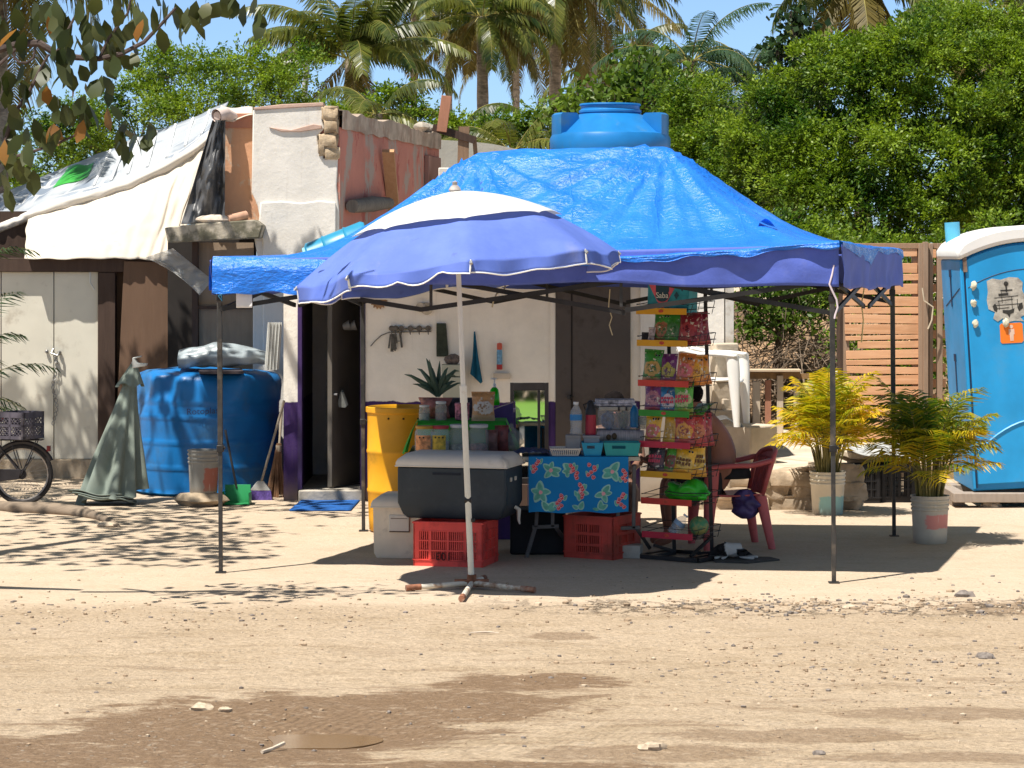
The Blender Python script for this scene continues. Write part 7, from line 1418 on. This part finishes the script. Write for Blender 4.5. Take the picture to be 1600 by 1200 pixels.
gball = thing("toy_ball", "green patterned ball on the end of the lowest rack shelf", "ball", (0, 0, 0)); k = MB(); k.ell((0, 0, .075), .075, 24, 16); k.build("ball", mat("green_patterned_ball", (.05, .20, .09), .4, .2, 5, dirt=(.35, .28, .08), ds=14, da=.7), gball); putbag(gball, .43, .12, 7, 0)
# ------------------------------------------------------------------ people, chairs, dog
def skinfig(name, J, E, m, parent, sub=2):
    """J: {key: (pos, radius)}, E: pairs; first key is the root"""
    keys = list(J); me = bpy.data.meshes.new(name); org = ORG[parent.name] if parent else Vector((0, 0, 0))
    me.from_pydata([Vector(J[q][0]) - org for q in keys], [(keys.index(a), keys.index(b_)) for a, b_ in E], []); me.materials.append(m)
    o = bpy.data.objects.new(name, me); COL.objects.link(o)
    if parent: o.parent = parent
    ORG[o.name] = org
    md = o.modifiers.new("skin", 'SKIN'); md.use_smooth_shade = True
    for i, q in enumerate(keys):
        sv = me.skin_vertices[0].data[i]; r = J[q][1]; sv.radius = r if isinstance(r, tuple) else (r, r); sv.use_root = (i == 0)
    s_ = o.modifiers.new("sub", 'SUBSURF'); s_.levels = s_.render_levels = sub
    return o
skin = mat("sunburnt_brown_skin", (.30, .125, .075), .5, .10, 5, .06, 60, spec=.35); skin2 = mat("brown_skin", (.20, .10, .065), .55, .1, 5)
hairm = mat("black_hair", (.010, .008, .008), .95, .3, 30, .3, 80, spec=.05); shorts_m = mat("black_shorts_cloth", (.018, .017, .018), .85, .2, 10, .2, 60)
def hand(J, E, pre, wrist, d, side, r=.0085):
    """palm with four bent fingers and a thumb, d = pointing direction, side = thumb direction"""
    d = Vector(d).normalized(); s_ = Vector(side).normalized(); n = d.cross(s_).normalized(); w = Vector(wrist)
    J[pre + 'palm'] = (w + d * .05, (.036, .017)); E.append((pre + 'wr', pre + 'palm'))
    for i, (o, l) in enumerate(((.030, .070), (.011, .080), (-.009, .075), (-.028, .058))):
        a = w + d * .088 + s_ * o; J[pre + 'f%da' % i] = (a, r * 1.15); J[pre + 'f%db' % i] = (a + d * l * .5 - n * .012, r); J[pre + 'f%dc' % i] = (a + d * l * .8 - n * .040, r * .85)
        E += [(pre + 'palm', pre + 'f%da' % i), (pre + 'f%da' % i, pre + 'f%db' % i), (pre + 'f%db' % i, pre + 'f%dc' % i)]
    a = w + d * .035 + s_ * .038; J[pre + 't1'] = (a, r * 1.25); J[pre + 't2'] = (a + d * .03 + s_ * .022, r * 1.05); J[pre + 't3'] = (a + d * .058 + s_ * .026 - n * .012, r * .9); E += [(pre + 'palm', pre + 't1'), (pre + 't1', pre + 't2'), (pre + 't2', pre + 't3')]
def seated(t, hip, f, lean, m, heavy=1.0, headdrop=.0):
    """hip: pelvis point, f: facing direction (unit xy); builds body mesh and returns head centre"""
    f = Vector(f).normalized(); l = Vector((-f.y, f.x, 0)); H = Vector(hip); up = Vector((0, 0, 1)); J, E = {}, []
    sp = lambda h, fw: H + up * h + f * fw
    J['pelvis'] = (sp(.03, 0), (.165 * heavy, .135 * heavy)); J['waist'] = (sp(.17, lean * .12), (.165 * heavy, .14 * heavy)); J['ribs'] = (sp(.32, lean * .30), (.165 * heavy, .125 * heavy)); J['chest'] = (sp(.44, lean * .52), (.16 * heavy, .11 * heavy)); J['neck0'] = (sp(.535, lean * .80), .068); J['neck1'] = (sp(.595, lean * .92 + .01), .056)
    hc = sp(.70 - headdrop, lean * 1.0 + .035); J['head0'] = (sp(.635 - headdrop * .6, lean * .97 + .02), .072); J['head1'] = (hc, (.078, .092)); J['head2'] = (hc + up * .07 - f * .01, (.068, .08)); J['chin'] = (hc - up * .085 + f * .055, .034); J['nose'] = (hc + f * .105 - up * .012, .013)
    E += [('pelvis', 'waist'), ('waist', 'ribs'), ('ribs', 'chest'), ('chest', 'neck0'), ('neck0', 'neck1'), ('neck1', 'head0'), ('head0', 'head1'), ('head1', 'head2'), ('head0', 'chin'), ('head1', 'nose')]
    for s_, p in ((1, 'l'), (-1, 'r')):
        q = l * s_; J[p + 'ear'] = (hc + q * .088 - up * .01, .016); E.append(('head1', p + 'ear'))
        J[p + 'sh'] = (sp(.475, lean * .62) + q * .185, .066); J[p + 'el'] = (sp(.24, lean * .8 + .10) + q * .235, .043); J[p + 'wr'] = (sp(.16, lean * .9 + .32) + q * .13, .027); E += [('chest', p + 'sh'), (p + 'sh', p + 'el'), (p + 'el', p + 'wr')]
        hand(J, E, p, J[p + 'wr'][0], f - q * .3 - up * .1, -q + up * .6)
        J[p + 'hip'] = (sp(-.01, .06) + q * .10, .098); J[p + 'th'] = (sp(-.02, .26) + q * .13, .085); J[p + 'kn'] = (sp(-.02, .45) + q * .14, .062); J[p + 'cf'] = (sp(-.20, .45) + q * .14, .056); J[p + 'an'] = (Vector((0, 0, .085)) + (sp(0, .43) + q * .14) * 1.0 - up * (sp(0, .43).z), .038); J[p + 'to'] = (J[p + 'an'][0] + f * .15 - up * .055, .030)
        E += [('pelvis', p + 'hip'), (p + 'hip', p + 'th'), (p + 'th', p + 'kn'), (p + 'kn', p + 'cf'), (p + 'cf', p + 'an'), (p + 'an', p + 'to')]
    skinfig("body", J, E, m, t)
    k = MB(); k.ell(hc + up * .045 - f * .018, (.092, .098, .088), 20, 12, rough=.12, seed=1); k.v = [v for v in k.v]; k.build("hair", hairm, t, sharp=180)
    for s_ in (1, -1):
        e = hc + f * .09 + l * s_ * .033 + up * .012; k = MB(); k.ell(e, (.013, .013, .011), 10, 7); k.build("eye", mat("eye_white", (.6, .58, .55), .3), t)
    k = MB(); k.ell(hc + f * .088 - up * .052, (.012, .022, .007), 10, 6); k.build("mouth", mat("lips", (.30, .10, .09), .5), t)
    return J, hc, f, l, up
hp = at(1131, 752, 20.95); fdir = Vector((-.96, -.06, 0))
pm = thing("person", "shirtless seated person bending forward behind the snack rack in the red chair", "person", (hp.x, hp.y, 0))
J, hc, f_, l_, up_ = seated(pm, (hp.x, hp.y, .54), fdir, .24, skin, 1.16, .06)
k = MB(); k.tube([Vector(J['pelvis'][0]) + up_ * .07 - f_ * .03, Vector(J['pelvis'][0]) - up_ * .02 - f_ * .03], [.176, .19], 20)
for s_ in 'lr': k.tube([J[s_ + 'hip'][0], Vector(J[s_ + 'th'][0]), Vector(J[s_ + 'kn'][0]) - f_ * .04], [.118, .108, .085], 14)
k.build("shorts", shorts_m, pm, sharp=180)
p2_ = thing("person", "person behind the flowered table with only the crown of black hair showing", "person", (X(960, 22.7), 22.7, 0)); seated(p2_, (X(960, 22.7), 22.9, .315), (0, -1, 0), .10, skin2, .9, 0)
st2 = MB(); st2.b2(X(960, 22.7) - .2, X(960, 22.7) + .2, 22.7, 23.1, .24, .27)
for a in (-.17, .17):
    for b_ in (22.73, 23.07): st2.bar((X(960, 22.7) + a, b_, 0), (X(960, 22.7) + a, b_, .24), .03)
tag(st2.build("low_stool", darkw, loc=(X(960, 22.7), 22.9, 0)), "low stool under the person behind the flowered table", "stool")
def monobloc(label, m, loc, rz, group):
    t = thing("plastic_chair", label, "chair", (0, 0, 0), group); sh_, wd = .42, .44
    k = MB()   # seat dished, x right, facing -y
    k.grid(lambda u, v: Vector(((u - .5) * wd, -.23 + .44 * v, sh_ + .014 * (abs(u - .5) * 2) ** 3 - .012 * math.sin(math.pi * v) + (-.03 * (1 - v * 8) ** 2 if v < .125 else 0))), 16, 16); k.build("seat", m, t, sharp=180, solid=.012)
    for sx in (-1, 1):
        for (y0, y1, nm) in ((-.21, -.25, 'f'), (.20, .28, 'b')):
            k = MB(); x0, x1 = sx * .20, sx * .255; zt_ = .655 if nm == 'f' else sh_; xt = sx * .262 if nm == 'f' else sx * .2
            def leg(u, v):
                a = 2 * math.pi * u; z = zt_ * v; fz = 1 - v
                cx = xt + (x1 - xt) * fz; cy = (y0 + (y1 - y0) * fz); return Vector((cx + .026 * math.cos(a), cy + (.030 + .030 * min(1, z / .5) if nm == 'f' else .030 + .02 * v) * math.sin(a), z))
            k.grid(leg, 10, 8, wrap=True); k.build("leg", m, t, sharp=60)
        k = MB(); k.grid(lambda u, v: Vector((sx * (.262 - .034 + .062 * u) - sx * .04 * max(0, v - .6), -.25 + .53 * v, .645 + .02 * math.sin(math.pi * v) + .10 * max(0, v - .65) ** 1.2 * 2)), 4, 20); k.build("armrest", m, t, sharp=180, solid=.036)
    def bk(x, z): return Vector((x, .20 + .13 * (z - sh_) / .42 + .05 * (1 - (x / .23) ** 2), z))
    k = MB()
    for i in range(-4, 5):
        x = i * .044; a = 12
        if abs(i) in (0, 1, 2, 3, 4): k.tube([bk(x * (.82 + .18 * j / a), sh_ + .0 + .29 * j / a) for j in range(a + 1)], [.016 if abs(i) < 4 else .022] * (a + 1), 6)
    P_ = [bk(.225 * math.sin(q), sh_ + .24 + .12 * math.cos(q) ** .6 if math.cos(q) > 0 else sh_ + .24) for q in [R(-88 + 176 * j / 24) for j in range(25)]]; k.tube([bk(-.20, sh_ + .02), bk(-.222, sh_ + .16)] + P_ + [bk(.222, sh_ + .16), bk(.20, sh_ + .02)], .021, 8)
    k.grid(lambda u, v: bk((u - .5) * .42, sh_ + .285 + .07 * v * (1 - (abs(u - .5) * 1.9) ** 4)), 16, 4); k.build("backrest", m, t, sharp=180, solid=.0)
    t.location = loc; t.rotation_euler = (0, 0, rz); return t
monobloc("faded red plastic armchair holding the shirtless person", mat("faded_red_plastic", (.56, .115, .105), .5, .12, 5, .04, 30, dirt=(.34, .08, .07), ds=3, da=.4), (X(1140, 20.95), 20.95, 0), R(-80), "plastic armchairs")
monobloc("white plastic armchair on top of the pale concrete blocks", mat("white_chair_plastic", (.84, .81, .76), .45, .05, 3, .03, 20), (X(1117, 24.3), 24.26, .757), R(75), "plastic armchairs")
def pbag(u, v):
    a = 2 * math.pi * u; r = .03 + .10 * math.sin(math.pi * min(1, v * .9 + .05)) ** .8; r *= (1 + .45 * mnoise.noise(Vector((math.cos(a) * 1.6, math.sin(a) * 1.6, v * 3))) + .22 * mnoise.noise(Vector((math.cos(a) * 4, math.sin(a) * 4, v * 7))))
    c_ = at(1166, 765 + 45 * v, 20.8); return Vector((c_.x + r * .85 * math.cos(a), c_.y + r * .6 * math.sin(a), c_.z))
k = MB(); k.grid(pbag, 36, 24, wrap=True); tag(k.build("purple_bag", mat("purple_bag_film", (.085, .055, .17), .4, .3, 10, .5, 20, transl=.12), sharp=180, loc=at(1166, 765, 20.8)), "crumpled purple bag hanging on the side of the red chair", "bag")
s = MB(); s.grid(lambda u, v: at(1106 + 52 * u + 4 * v, 644 + 16 * u + 6 * v + 3 * math.sin(u * 9), 24.15 - .2 * v), 20, 6); tag(s.build("black_film", blk, sharp=180, solid=.004, loc=at(1130, 655, 26)), "piece of black plastic lying on the concrete block under the white chair", "plastic sheet")
# puppy asleep on a dark mat
dg = thing("dog", "small black and white puppy lying on a dark mat beside the rack", "dog", gd(1143, 872)); c_ = gd(1143, 874); dp = lambda x, y, z: Vector((c_.x + x, c_.y + y, z + .012))
t = NT("puppy_coat"); P = t.coord(); x, y, z = t.sep(P); pn_ = t.noise(P, 9, 3); d_ = t.math('ADD', x, t.math('MULTIPLY', t.math('SUBTRACT', pn_, .5), .10))
pat = t.math('MAXIMUM', t.step(d_, -.055, -.065), t.math('MULTIPLY', t.step(d_, .035, .045), t.step(z, .09, .08))); pat = t.math('MULTIPLY', pat, t.step(z, .028, .042)); coat = t.bsdf(t.mix(pat, (.50, .47, .43), (.014, .012, .012)), .85, 0, .2, t.bump(t.noise(P, 120, 3), .4, .01))
J = dict(mid=(dp(.01, 0, .06), (.058, .06)), chest=(dp(-.05, 0, .06), (.055, .058)), neck=(dp(-.09, -.02, .07), .04), head=(dp(-.125, -.04, .055), .043), muz=(dp(-.165, -.06, .035), .022), nose=(dp(-.185, -.07, .033), .012), ear1=(dp(-.11, .0, .085), .018), ear1b=(dp(-.10, -.0, .055), .012), ear2=(dp(-.10, -.075, .085), .018), ear2b=(dp(-.095, -.095, .055), .012),
         rump=(dp(.075, .01, .058), (.055, .058)), tail1=(dp(.125, .02, .035), .014), tail2=(dp(.16, .05, .015), .009), f1=(dp(-.04, -.06, .04), .022), f2=(dp(-.06, -.11, .018), .014), f3=(dp(-.085, -.14, .012), .013), g1=(dp(-.07, -.05, .035), .02), g2=(dp(-.11, -.10, .015), .013), g3=(dp(-.14, -.115, .012), .012), h1=(dp(.085, -.05, .045), .03), h2=(dp(.06, -.10, .025), .018), h3=(dp(.12, -.115, .013), .012), h4=(dp(.165, -.12, .010), .012), i1=(dp(.10, .03, .04), .026), i2=(dp(.14, -.03, .02), .015), i3=(dp(.20, -.05, .010), .011))
skinfig("body", J, [('mid', 'chest'), ('chest', 'neck'), ('neck', 'head'), ('head', 'muz'), ('muz', 'nose'), ('head', 'ear1'), ('ear1', 'ear1b'), ('head', 'ear2'), ('ear2', 'ear2b'), ('mid', 'rump'), ('rump', 'tail1'), ('tail1', 'tail2'), ('chest', 'f1'), ('f1', 'f2'), ('f2', 'f3'), ('chest', 'g1'), ('g1', 'g2'), ('g2', 'g3'), ('rump', 'h1'), ('h1', 'h2'), ('h2', 'h3'), ('h3', 'h4'), ('rump', 'i1'), ('i1', 'i2'), ('i2', 'i3')], coat, dg)
k = MB(); q0 = gd(1165, 876); k.prism([(q0.x + a, q0.y + b_) for a, b_ in ((-.24, -.12), (.0, -.2), (.26, .0), (.2, .16), (-.1, .2), (-.26, .08))], .0, .012, axes='xy'); tag(k.build("floor_mat", mat("black_rubber_mat", (.065, .058, .052), .9, .2, 12), loc=(q0.x, q0.y, 0)), "dark floor mat under the puppy", "mat")

# ------------------------------------------------------------------ left side: bicycle, closed umbrella, brooms, buckets
bc = thing("bicycle", "black city bicycle with only its rear wheel inside the view", "bicycle", gd(35, 789)); bD = 24.35; hub = at(35, 741, bD); wr = hub.z - .004; bm = mat("black_bicycle_paint", (.025, .022, .024), .4, .2, 10)
def ring(k, c, r, rt, n=48, m=8, mi=0, a0=0, a1=360):
    k.tube([(c[0] + r * math.cos(R(a0 + (a1 - a0) * i / n)), c[1], c[2] + r * math.sin(R(a0 + (a1 - a0) * i / n))) for i in range(n + 1)], rt, m, cap=a1 - a0 != 360)
def wheel(c):
    k = MB(); ring(k, c, wr - .02, .02); w = k.build("wheel", mat("tyre_rubber", (.022, .020, .020), .85, .2, 30), bc)
    k = MB(); ring(k, c, wr - .047, .010, m=6); k.build("rim", mat("dull_rim_metal", (.33, .30, .27), .4, .2, 20, metal=.6), w)
    k = MB()
    for i in range(32): a = 2 * math.pi * i / 32; b_ = a + (.5 if i % 2 else -.5); k.tube([(c[0] + .022 * math.cos(b_), c[1] + (.025 if i % 4 < 2 else -.025), c[2] + .022 * math.sin(b_)), (c[0] + (wr - .05) * math.cos(a), c[1], c[2] + (wr - .05) * math.sin(a))], .0013, 4, cap=False)
    k.build("spokes", mat("spoke_steel", (.35, .33, .31), .35, metal=.8), w); k = MB(); k.tube([(c[0], c[1] - .05, c[2]), (c[0], c[1] + .05, c[2])], .022, 12); k.tube([(c[0], c[1] - .03, c[2]), (c[0], c[1] - .022, c[2])], .045, 14); k.build("hub", bm, w); return w
wheel(hub); fh = hub + Vector((-1.06, 0, 0)); wheel(fh)
bb = hub + Vector((-.44, 0, -.05)); seat_ = hub + Vector((-.30, 0, .42)); hd = hub + Vector((-.93, 0, .50)); hd2 = hub + Vector((-.90, 0, .36))
k = MB()
for a, b_, r in ((bb, seat_, .016), (bb, hd2, .018), (seat_ - Vector((-.02, 0, .06)), hd, .014), (hub + Vector((0, .05, 0)), bb + Vector((0, .04, 0)), .010), (hub - Vector((0, .05, 0)), bb - Vector((0, .04, 0)), .010), (hub + Vector((0, .05, 0)), seat_ - Vector((0, 0, .05)), .008), (hub - Vector((0, .05, 0)), seat_ - Vector((0, 0, .05)), .008), (hd, hd2, .02), (hd2, fh + Vector((0, .05, 0)), .013), (hd2, fh - Vector((0, .05, 0)), .013)): k.tube([a, b_], r, 8)
k.build("frame", bm, bc); k = MB(); ring(k, hub, wr + .012, .022, 30, 6, 0, 25, 215); k.build("mudguard", bm, bc)
k = MB(); rkz = hub.z + wr + .035
for s_ in (-.06, .06): k.tube([(hub.x - .20, bD + s_, rkz), (hub.x + .19, bD + s_, rkz)], .006, 6); k.tube([(hub.x + .14, bD + s_, rkz), (hub.x, bD + s_, hub.z)], .005, 6); k.tube([(hub.x - .1, bD + s_, rkz), (hub.x, bD + s_, hub.z)], .005, 6); k.tube([(hub.x + .10, bD + s_, hub.z + .16), (hub.x - .02, bD + s_, hub.z)], .005, 6)
for x in (-.2, -.05, .1, .19): k.tube([(hub.x + x, bD - .06, rkz), (hub.x + x, bD + .06, rkz)], .005, 6)
k.build("luggage_rack", bm, bc); k = MB(); k.prism([(hub.x - .5, hub.z - .10), (hub.x - .02, hub.z - .04), (hub.x + .0, hub.z + .05), (hub.x - .5, hub.z + .06)], bD - .065, bD - .05); k.build("chain_guard", bm, bc, bev=.004)
k = MB(); k.ell(seat_ + Vector((0, 0, .09)), (.13, .075, .035), 16, 9); k.tube([seat_, seat_ + Vector((.02, 0, .08))], .012, 8); k.build("saddle", mat("dark_red_saddle", (.16, .025, .025), .5), bc); k = MB(); k.tube([hd, hd + Vector((.03, 0, .12))], .013, 8); k.tube([hd + Vector((.22, -.28, .16)), hd + Vector((.05, -.24, .14)), hd + Vector((.03, 0, .12)), hd + Vector((.05, .24, .14)), hd + Vector((.22, .28, .16))], .011, 8); k.build("handlebar", steel, bc)
k = MB(); k.tube([bb - Vector((0, .07, 0)), bb - Vector((0, -.07, 0))], .025, 10); k.tube([bb - Vector((0, .06, 0)), bb + Vector((-.1, -.07, -.13))], .009, 6); k.box(bb + Vector((-.1, -.11, -.13)), (.09, .07, .02)); k.build("crank", bm, bc); k = MB(); k.box((hub.x + .245, bD, hub.z + .24), (.03, .05, .05)); k.build("rear_lamp", mat("dark_red_lens", (.2, .02, .02), .3), bc)
mk = thing("milk_crate", "dark grey lattice crate tied on the rack of the bicycle", "crate", (hub.x, bD, rkz)); k = MB(); cw_, cd_, ch_ = .31, .30, .25
def lat(p0, p1):
    p0, p1 = Vector(p0), Vector(p1); d = (p1 - p0); L_ = d.length; d.normalize(); P = lambda u, z: p0 + d * u + Vector((0, 0, z))
    for z, h in ((.015, .03), (ch_ * .5, .022), (ch_ - .025, .05)): k.bar(P(0, z), P(L_, z), .012, h)
    for u in (.012, L_ / 2, L_ - .012): k.bar(P(u, 0), P(u, ch_), .012, .024, up=tuple(d))
    for (z0, z1) in ((.03, ch_ * .46), (ch_ * .54, ch_ - .05)):
        n = 8; hh_ = z1 - z0
        for i in range(-2, n): 
            for sg in (1, -1):
                u0 = L_ * i / n; u1 = u0 + hh_; q0, q1 = (z0, z1) if sg > 0 else (z1, z0); a0, a1 = max(0, u0), min(L_, u1)
                if a1 > a0: f0, f1 = (a0 - u0) / hh_, (a1 - u0) / hh_; k.bar(P(a0, q0 + (q1 - q0) * f0), P(a1, q0 + (q1 - q0) * f1), .006, .006)
M_ = Matrix.Translation((hub.x - .02, bD, rkz + .012)) @ Matrix.Rotation(R(-28), 4, 'Z'); cn = [M_ @ Vector((sx * cw_ / 2, sy * cd_ / 2, 0)) for sx, sy in ((-1, -1), (1, -1), (1, 1), (-1, 1))]
for i in range(4): lat(cn[i], cn[(i + 1) % 4])
k.hexa([c + Vector((0, 0, .004)) for c in cn] + [c + Vector((0, 0, .014)) for c in cn]); k.build("crate_body", mat("purple_grey_plastic", (.085, .075, .095), .55, .2, 8, dirt=(.16, .14, .13), ds=4, da=.4), mk)
cu = thing("closed_parasol", "grey green closed parasol leaning on the dented blue tank", "umbrella", gd(168, 781)); T_, B0 = at(208, 572, 24.75), at(170, 778, 24.5)
def clo(u, v):
    a = 2 * math.pi * u; c = T_.lerp(B0, v); c.x = T_.x + (B0.x - T_.x) * v; st = 1 + (.22 * math.sin(a * 8) + .10 * math.sin(a * 5 + 1)) * min(1, v * 1.5)
    rx = (.035 + .255 * v ** 1.15) * st; ry = (.035 + .16 * v) * st; hem = .035 * math.sin(a * 3 + 1) * v ** 6
    return Vector((c.x + rx * math.cos(a), c.y + ry * math.sin(a), c.z + hem + .05 * math.cos(a) * v ** 4))
gg = mat("grey_green_cloth", (.20, .235, .20), .85, .12, 3, .15, 40, dirt=(.14, .16, .13), ds=3, da=.35)
k = MB(); k.grid(clo, 96, 40, wrap=True); k.build("canopy_cloth", gg, cu, sharp=180)
def cape(u, v):
    a = 2 * math.pi * u; c = T_.lerp(B0, v * .16); r = (.03 + .11 * v) * (1 + .10 * math.sin(a * 8)); return Vector((c.x + .006 + r * math.cos(a) * .9, c.y + r * .8 * math.sin(a), c.z - .02 * math.sin(a * 4) * v + .02))
k = MB(); k.grid(cape, 48, 8, wrap=True); k.build("top_cape", gg, cu, sharp=180)
for i, (dx, dz, w_) in enumerate(((-.10, .03, .40), (-.06, .0, .46), (.0, -.02, .40))):
    k = MB(); k.grid(lambda u, v: Vector((B0.x - .25 + dx + (w_ + .1) * u, B0.y - .22 + .3 * v, max(.012, B0.z + .06 + dz - .05 * v + .014 * math.sin(u * 8 + i) - .05 * u))), 24, 8); k.build("hem_fold", gg, cu, sharp=180, solid=.012)
k = MB(); k.tube([T_ + Vector((.0, 0, -.02)), T_ + Vector((.005, 0, .04))], .02, 8); k.build("pole_tip", steel, cu)
ir = MB(); p = at(216, 572, 24.6); ir.prism([(p.x - .05, p.z - .02), (p.x + .07, p.z + .0), (p.x + .09, p.z + .025), (p.x + .0, p.z + .03), (p.x - .03, p.z + .07), (p.x + .03, p.z + .085), (p.x + .03, p.z + .10), (p.x - .05, p.z + .08)], p.y - .04, p.y + .04); tag(ir.build("white_bracket", mat("dull_white_plastic", (.45, .46, .44), .5), loc=p, bev=.01), "pale plastic bracket on top of the closed parasol", "bracket")
pbk = gd(318, 790); stn = MB(); stn.ell((pbk.x - .02, pbk.y + .0, .055), (.24, .20, .075), 20, 12, rough=.3, seed=6); tag(stn.build("flat_stone", mat("sandy_flat_stone", (.36, .28, .19), .95, .25, 6, .7, 24), loc=(pbk.x, pbk.y, 0)), "flat rounded stone under the dirty paint bucket", "stone")
t = thing("paint_bucket", "dirty grey bucket with a faded red wedge in front of the dented tank", "bucket", (pbk.x, pbk.y - .0, .12)); bucket(t, (pbk.x, pbk.y, .12), .128, .142, .40, painted_bucket("bucket_red_wedge", (.28, .27, .24), (.33, .085, .05), .03, .02, .23, .2))
dpn = thing("dustpan", "green plastic dustpan with a long dark handle", "dustpan", gd(370, 789)); c_ = gd(368, 788); k = MB(); k.hexa([(c_.x - .12, c_.y - .1, .005), (c_.x + .14, c_.y - .12, .005), (c_.x + .12, c_.y + .12, .005), (c_.x - .10, c_.y + .12, .005), (c_.x - .12, c_.y - .1, .014), (c_.x + .14, c_.y - .12, .014), (c_.x + .12, c_.y + .12, .014), (c_.x - .10, c_.y + .12, .014)]); k.box((c_.x + .01, c_.y + .11, .09), (.24, .02, .17), rx=R(-12)); k.box((c_.x - .12, c_.y + .02, .06), (.012, .2, .11)); k.box((c_.x + .135, c_.y + .0, .06), (.012, .2, .11)); k.build("pan", mat("green_dustpan_plastic", (.03, .30, .10), .45, .1, 6, transl=.1), dpn, bev=.004)
k = MB(); k.tube([(c_.x, c_.y + .11, .14), at(352, 672, 24.75)], .011, 8); k.build("handle", black_m, dpn)
br_ = thing("broom", "purple bristled broom leaning on the doorway column", "broom", gd(408, 782)); c_ = gd(407, 781); tp = at(444, 626, 24.72); k = MB(); k.tube([(c_.x, c_.y, .14), tp], .012, 8); k.build("handle", mat("worn_handle", (.30, .25, .19), .6, .2, 12), br_)
k = MB(); k.hexa([(c_.x - .10, c_.y - .03, .09), (c_.x + .10, c_.y - .03, .09), (c_.x + .10, c_.y + .03, .09), (c_.x - .10, c_.y + .03, .09), (c_.x - .03, c_.y - .02, .18), (c_.x + .03, c_.y - .02, .18), (c_.x + .03, c_.y + .02, .18), (c_.x - .03, c_.y + .02, .18)]); k.build("head", mat("pale_grey_plastic", (.42, .42, .40), .5), br_, bev=.004)
k = MB(); k.hexa([(c_.x - .125, c_.y - .05, .0), (c_.x + .115, c_.y - .05, .0), (c_.x + .115, c_.y + .05, .0), (c_.x - .125, c_.y + .05, .0), (c_.x - .10, c_.y - .03, .0895), (c_.x + .10, c_.y - .03, .0895), (c_.x + .10, c_.y + .03, .0895), (c_.x - .10, c_.y + .03, .0895)]); k.build("bristles", mat("purple_bristles", (.085, .05, .22), .8, .3, 60, .5, 90), br_)
pb_ = thing("palm_broom", "dry brown palm fibre broom standing on its bristles by the column", "broom", gd(430, 777)); c_ = gd(431, 777); k = MB(); r_ = random.Random(5)
for i in range(150): a, q = r_.uniform(0, 6.28), r_.random() ** .5; k.tube([(c_.x + .03 + .022 * q * math.cos(a), c_.y + .022 * q * math.sin(a), .52), (c_.x + .01 + .05 * q * math.cos(a), c_.y + .04 * q * math.sin(a), .3), (c_.x + .115 * q * math.cos(a), c_.y + .07 * q * math.sin(a), .005)], [.003, .004, .002], 4, cap=False)
k.build("bristles", mat("dry_palm_fibre", (.22, .12, .065), .9, .4, 8), pb_); k = MB(); k.tube([(c_.x + .03, c_.y, .45), (c_.x + .055, c_.y + .05, .85)], .012, 8); k.tube([(c_.x + .026, c_.y, .44), (c_.x + .03, c_.y, .50)], .03, 10); k.build("handle", mat("pale_handle", (.38, .31, .22), .7), pb_)
dm = MB(); q = [gd(452, 799), gd(548, 799), gd(563, 782), gd(473, 782)]; dm.grid(lambda u, v: q[0].lerp(q[1], u).lerp(q[3].lerp(q[2], u), v) + Vector((0, 0, .010 + .006 * mnoise.noise(Vector((u * 4, v * 3, 1))))), 16, 8); tag(dm.build("door_mat", mat("blue_mat_cloth", (.010, .085, .30), .9, .25, 14, .4, 60), sharp=180, solid=.01, loc=q[0]), "blue mat lying in front of the dark doorway", "mat")
lg = MB(); LP = [(-40, 792, .05), (20, 799, .068), (80, 802, .066), (125, 805, .056), (155, 811, .042), (172, 818, .028), (188, 824, .014)]; lg.tube([gd(a, b_) + Vector((0, 0, r * .5)) for a, b_, r in LP], [r for _, _, r in LP], 12); lg.v = [(x + .02 * mnoise.noise(Vector((x * 6, y * 6, z * 6))), y, z + .02 * mnoise.noise(Vector((x * 5, y * 7, z * 9 + 3)))) for x, y, z in lg.v]; tag(lg.build("tree_root", wood("grey_root", (.13, .10, .075), (.24, .185, .135), .9, 6, (.2, 1, 1)), sharp=180, loc=gd(80, 806)), "long grey tree root lying on the ground before the bicycle", "root")
rk_ = MB(); p = gd(168, 823); rk_.ell(p + Vector((0, 0, .015)), (.1, .06, .03), 12, 8, rough=.4, seed=9); tag(rk_.build("rock", stone_l, loc=p), "flat pale rock beside the end of the grey root", "rock", "single rocks on the lot")
# black crates under the slab
for (px, w_, D_, lab, rz_) in ((1347, .36, 24.55, "black plastic crate under the pale slab, nearer the yellow palm", 3), (1405, .34, 24.62, "black plastic crate with pale slots under the pale slab, nearer the green palm", 5)):
    t = crate(lab, w_, .3, .36, mat("black_crate_plastic", (.016, .014, .014), .6, .2, 8)); place(t, X(px, D_) - w_ / 2, D_, 0, R(rz_))
s = MB(); s.grid(lambda u, v: at(1320 + 112 * u, 693 + 3 * math.sin(u * 7) + 30 * v * u ** .5, 24.5 + .5 * (1 - v)), 20, 6); tag(s.build("grey_cardboard", mat("grey_board", (.42, .42, .40), .8, .2, 8, dirt=(.2, .2, .2), ds=6, da=.5), sharp=180, solid=.006, loc=at(1380, 705, 24.6)), "crumpled grey board lying along the black crates", "board")
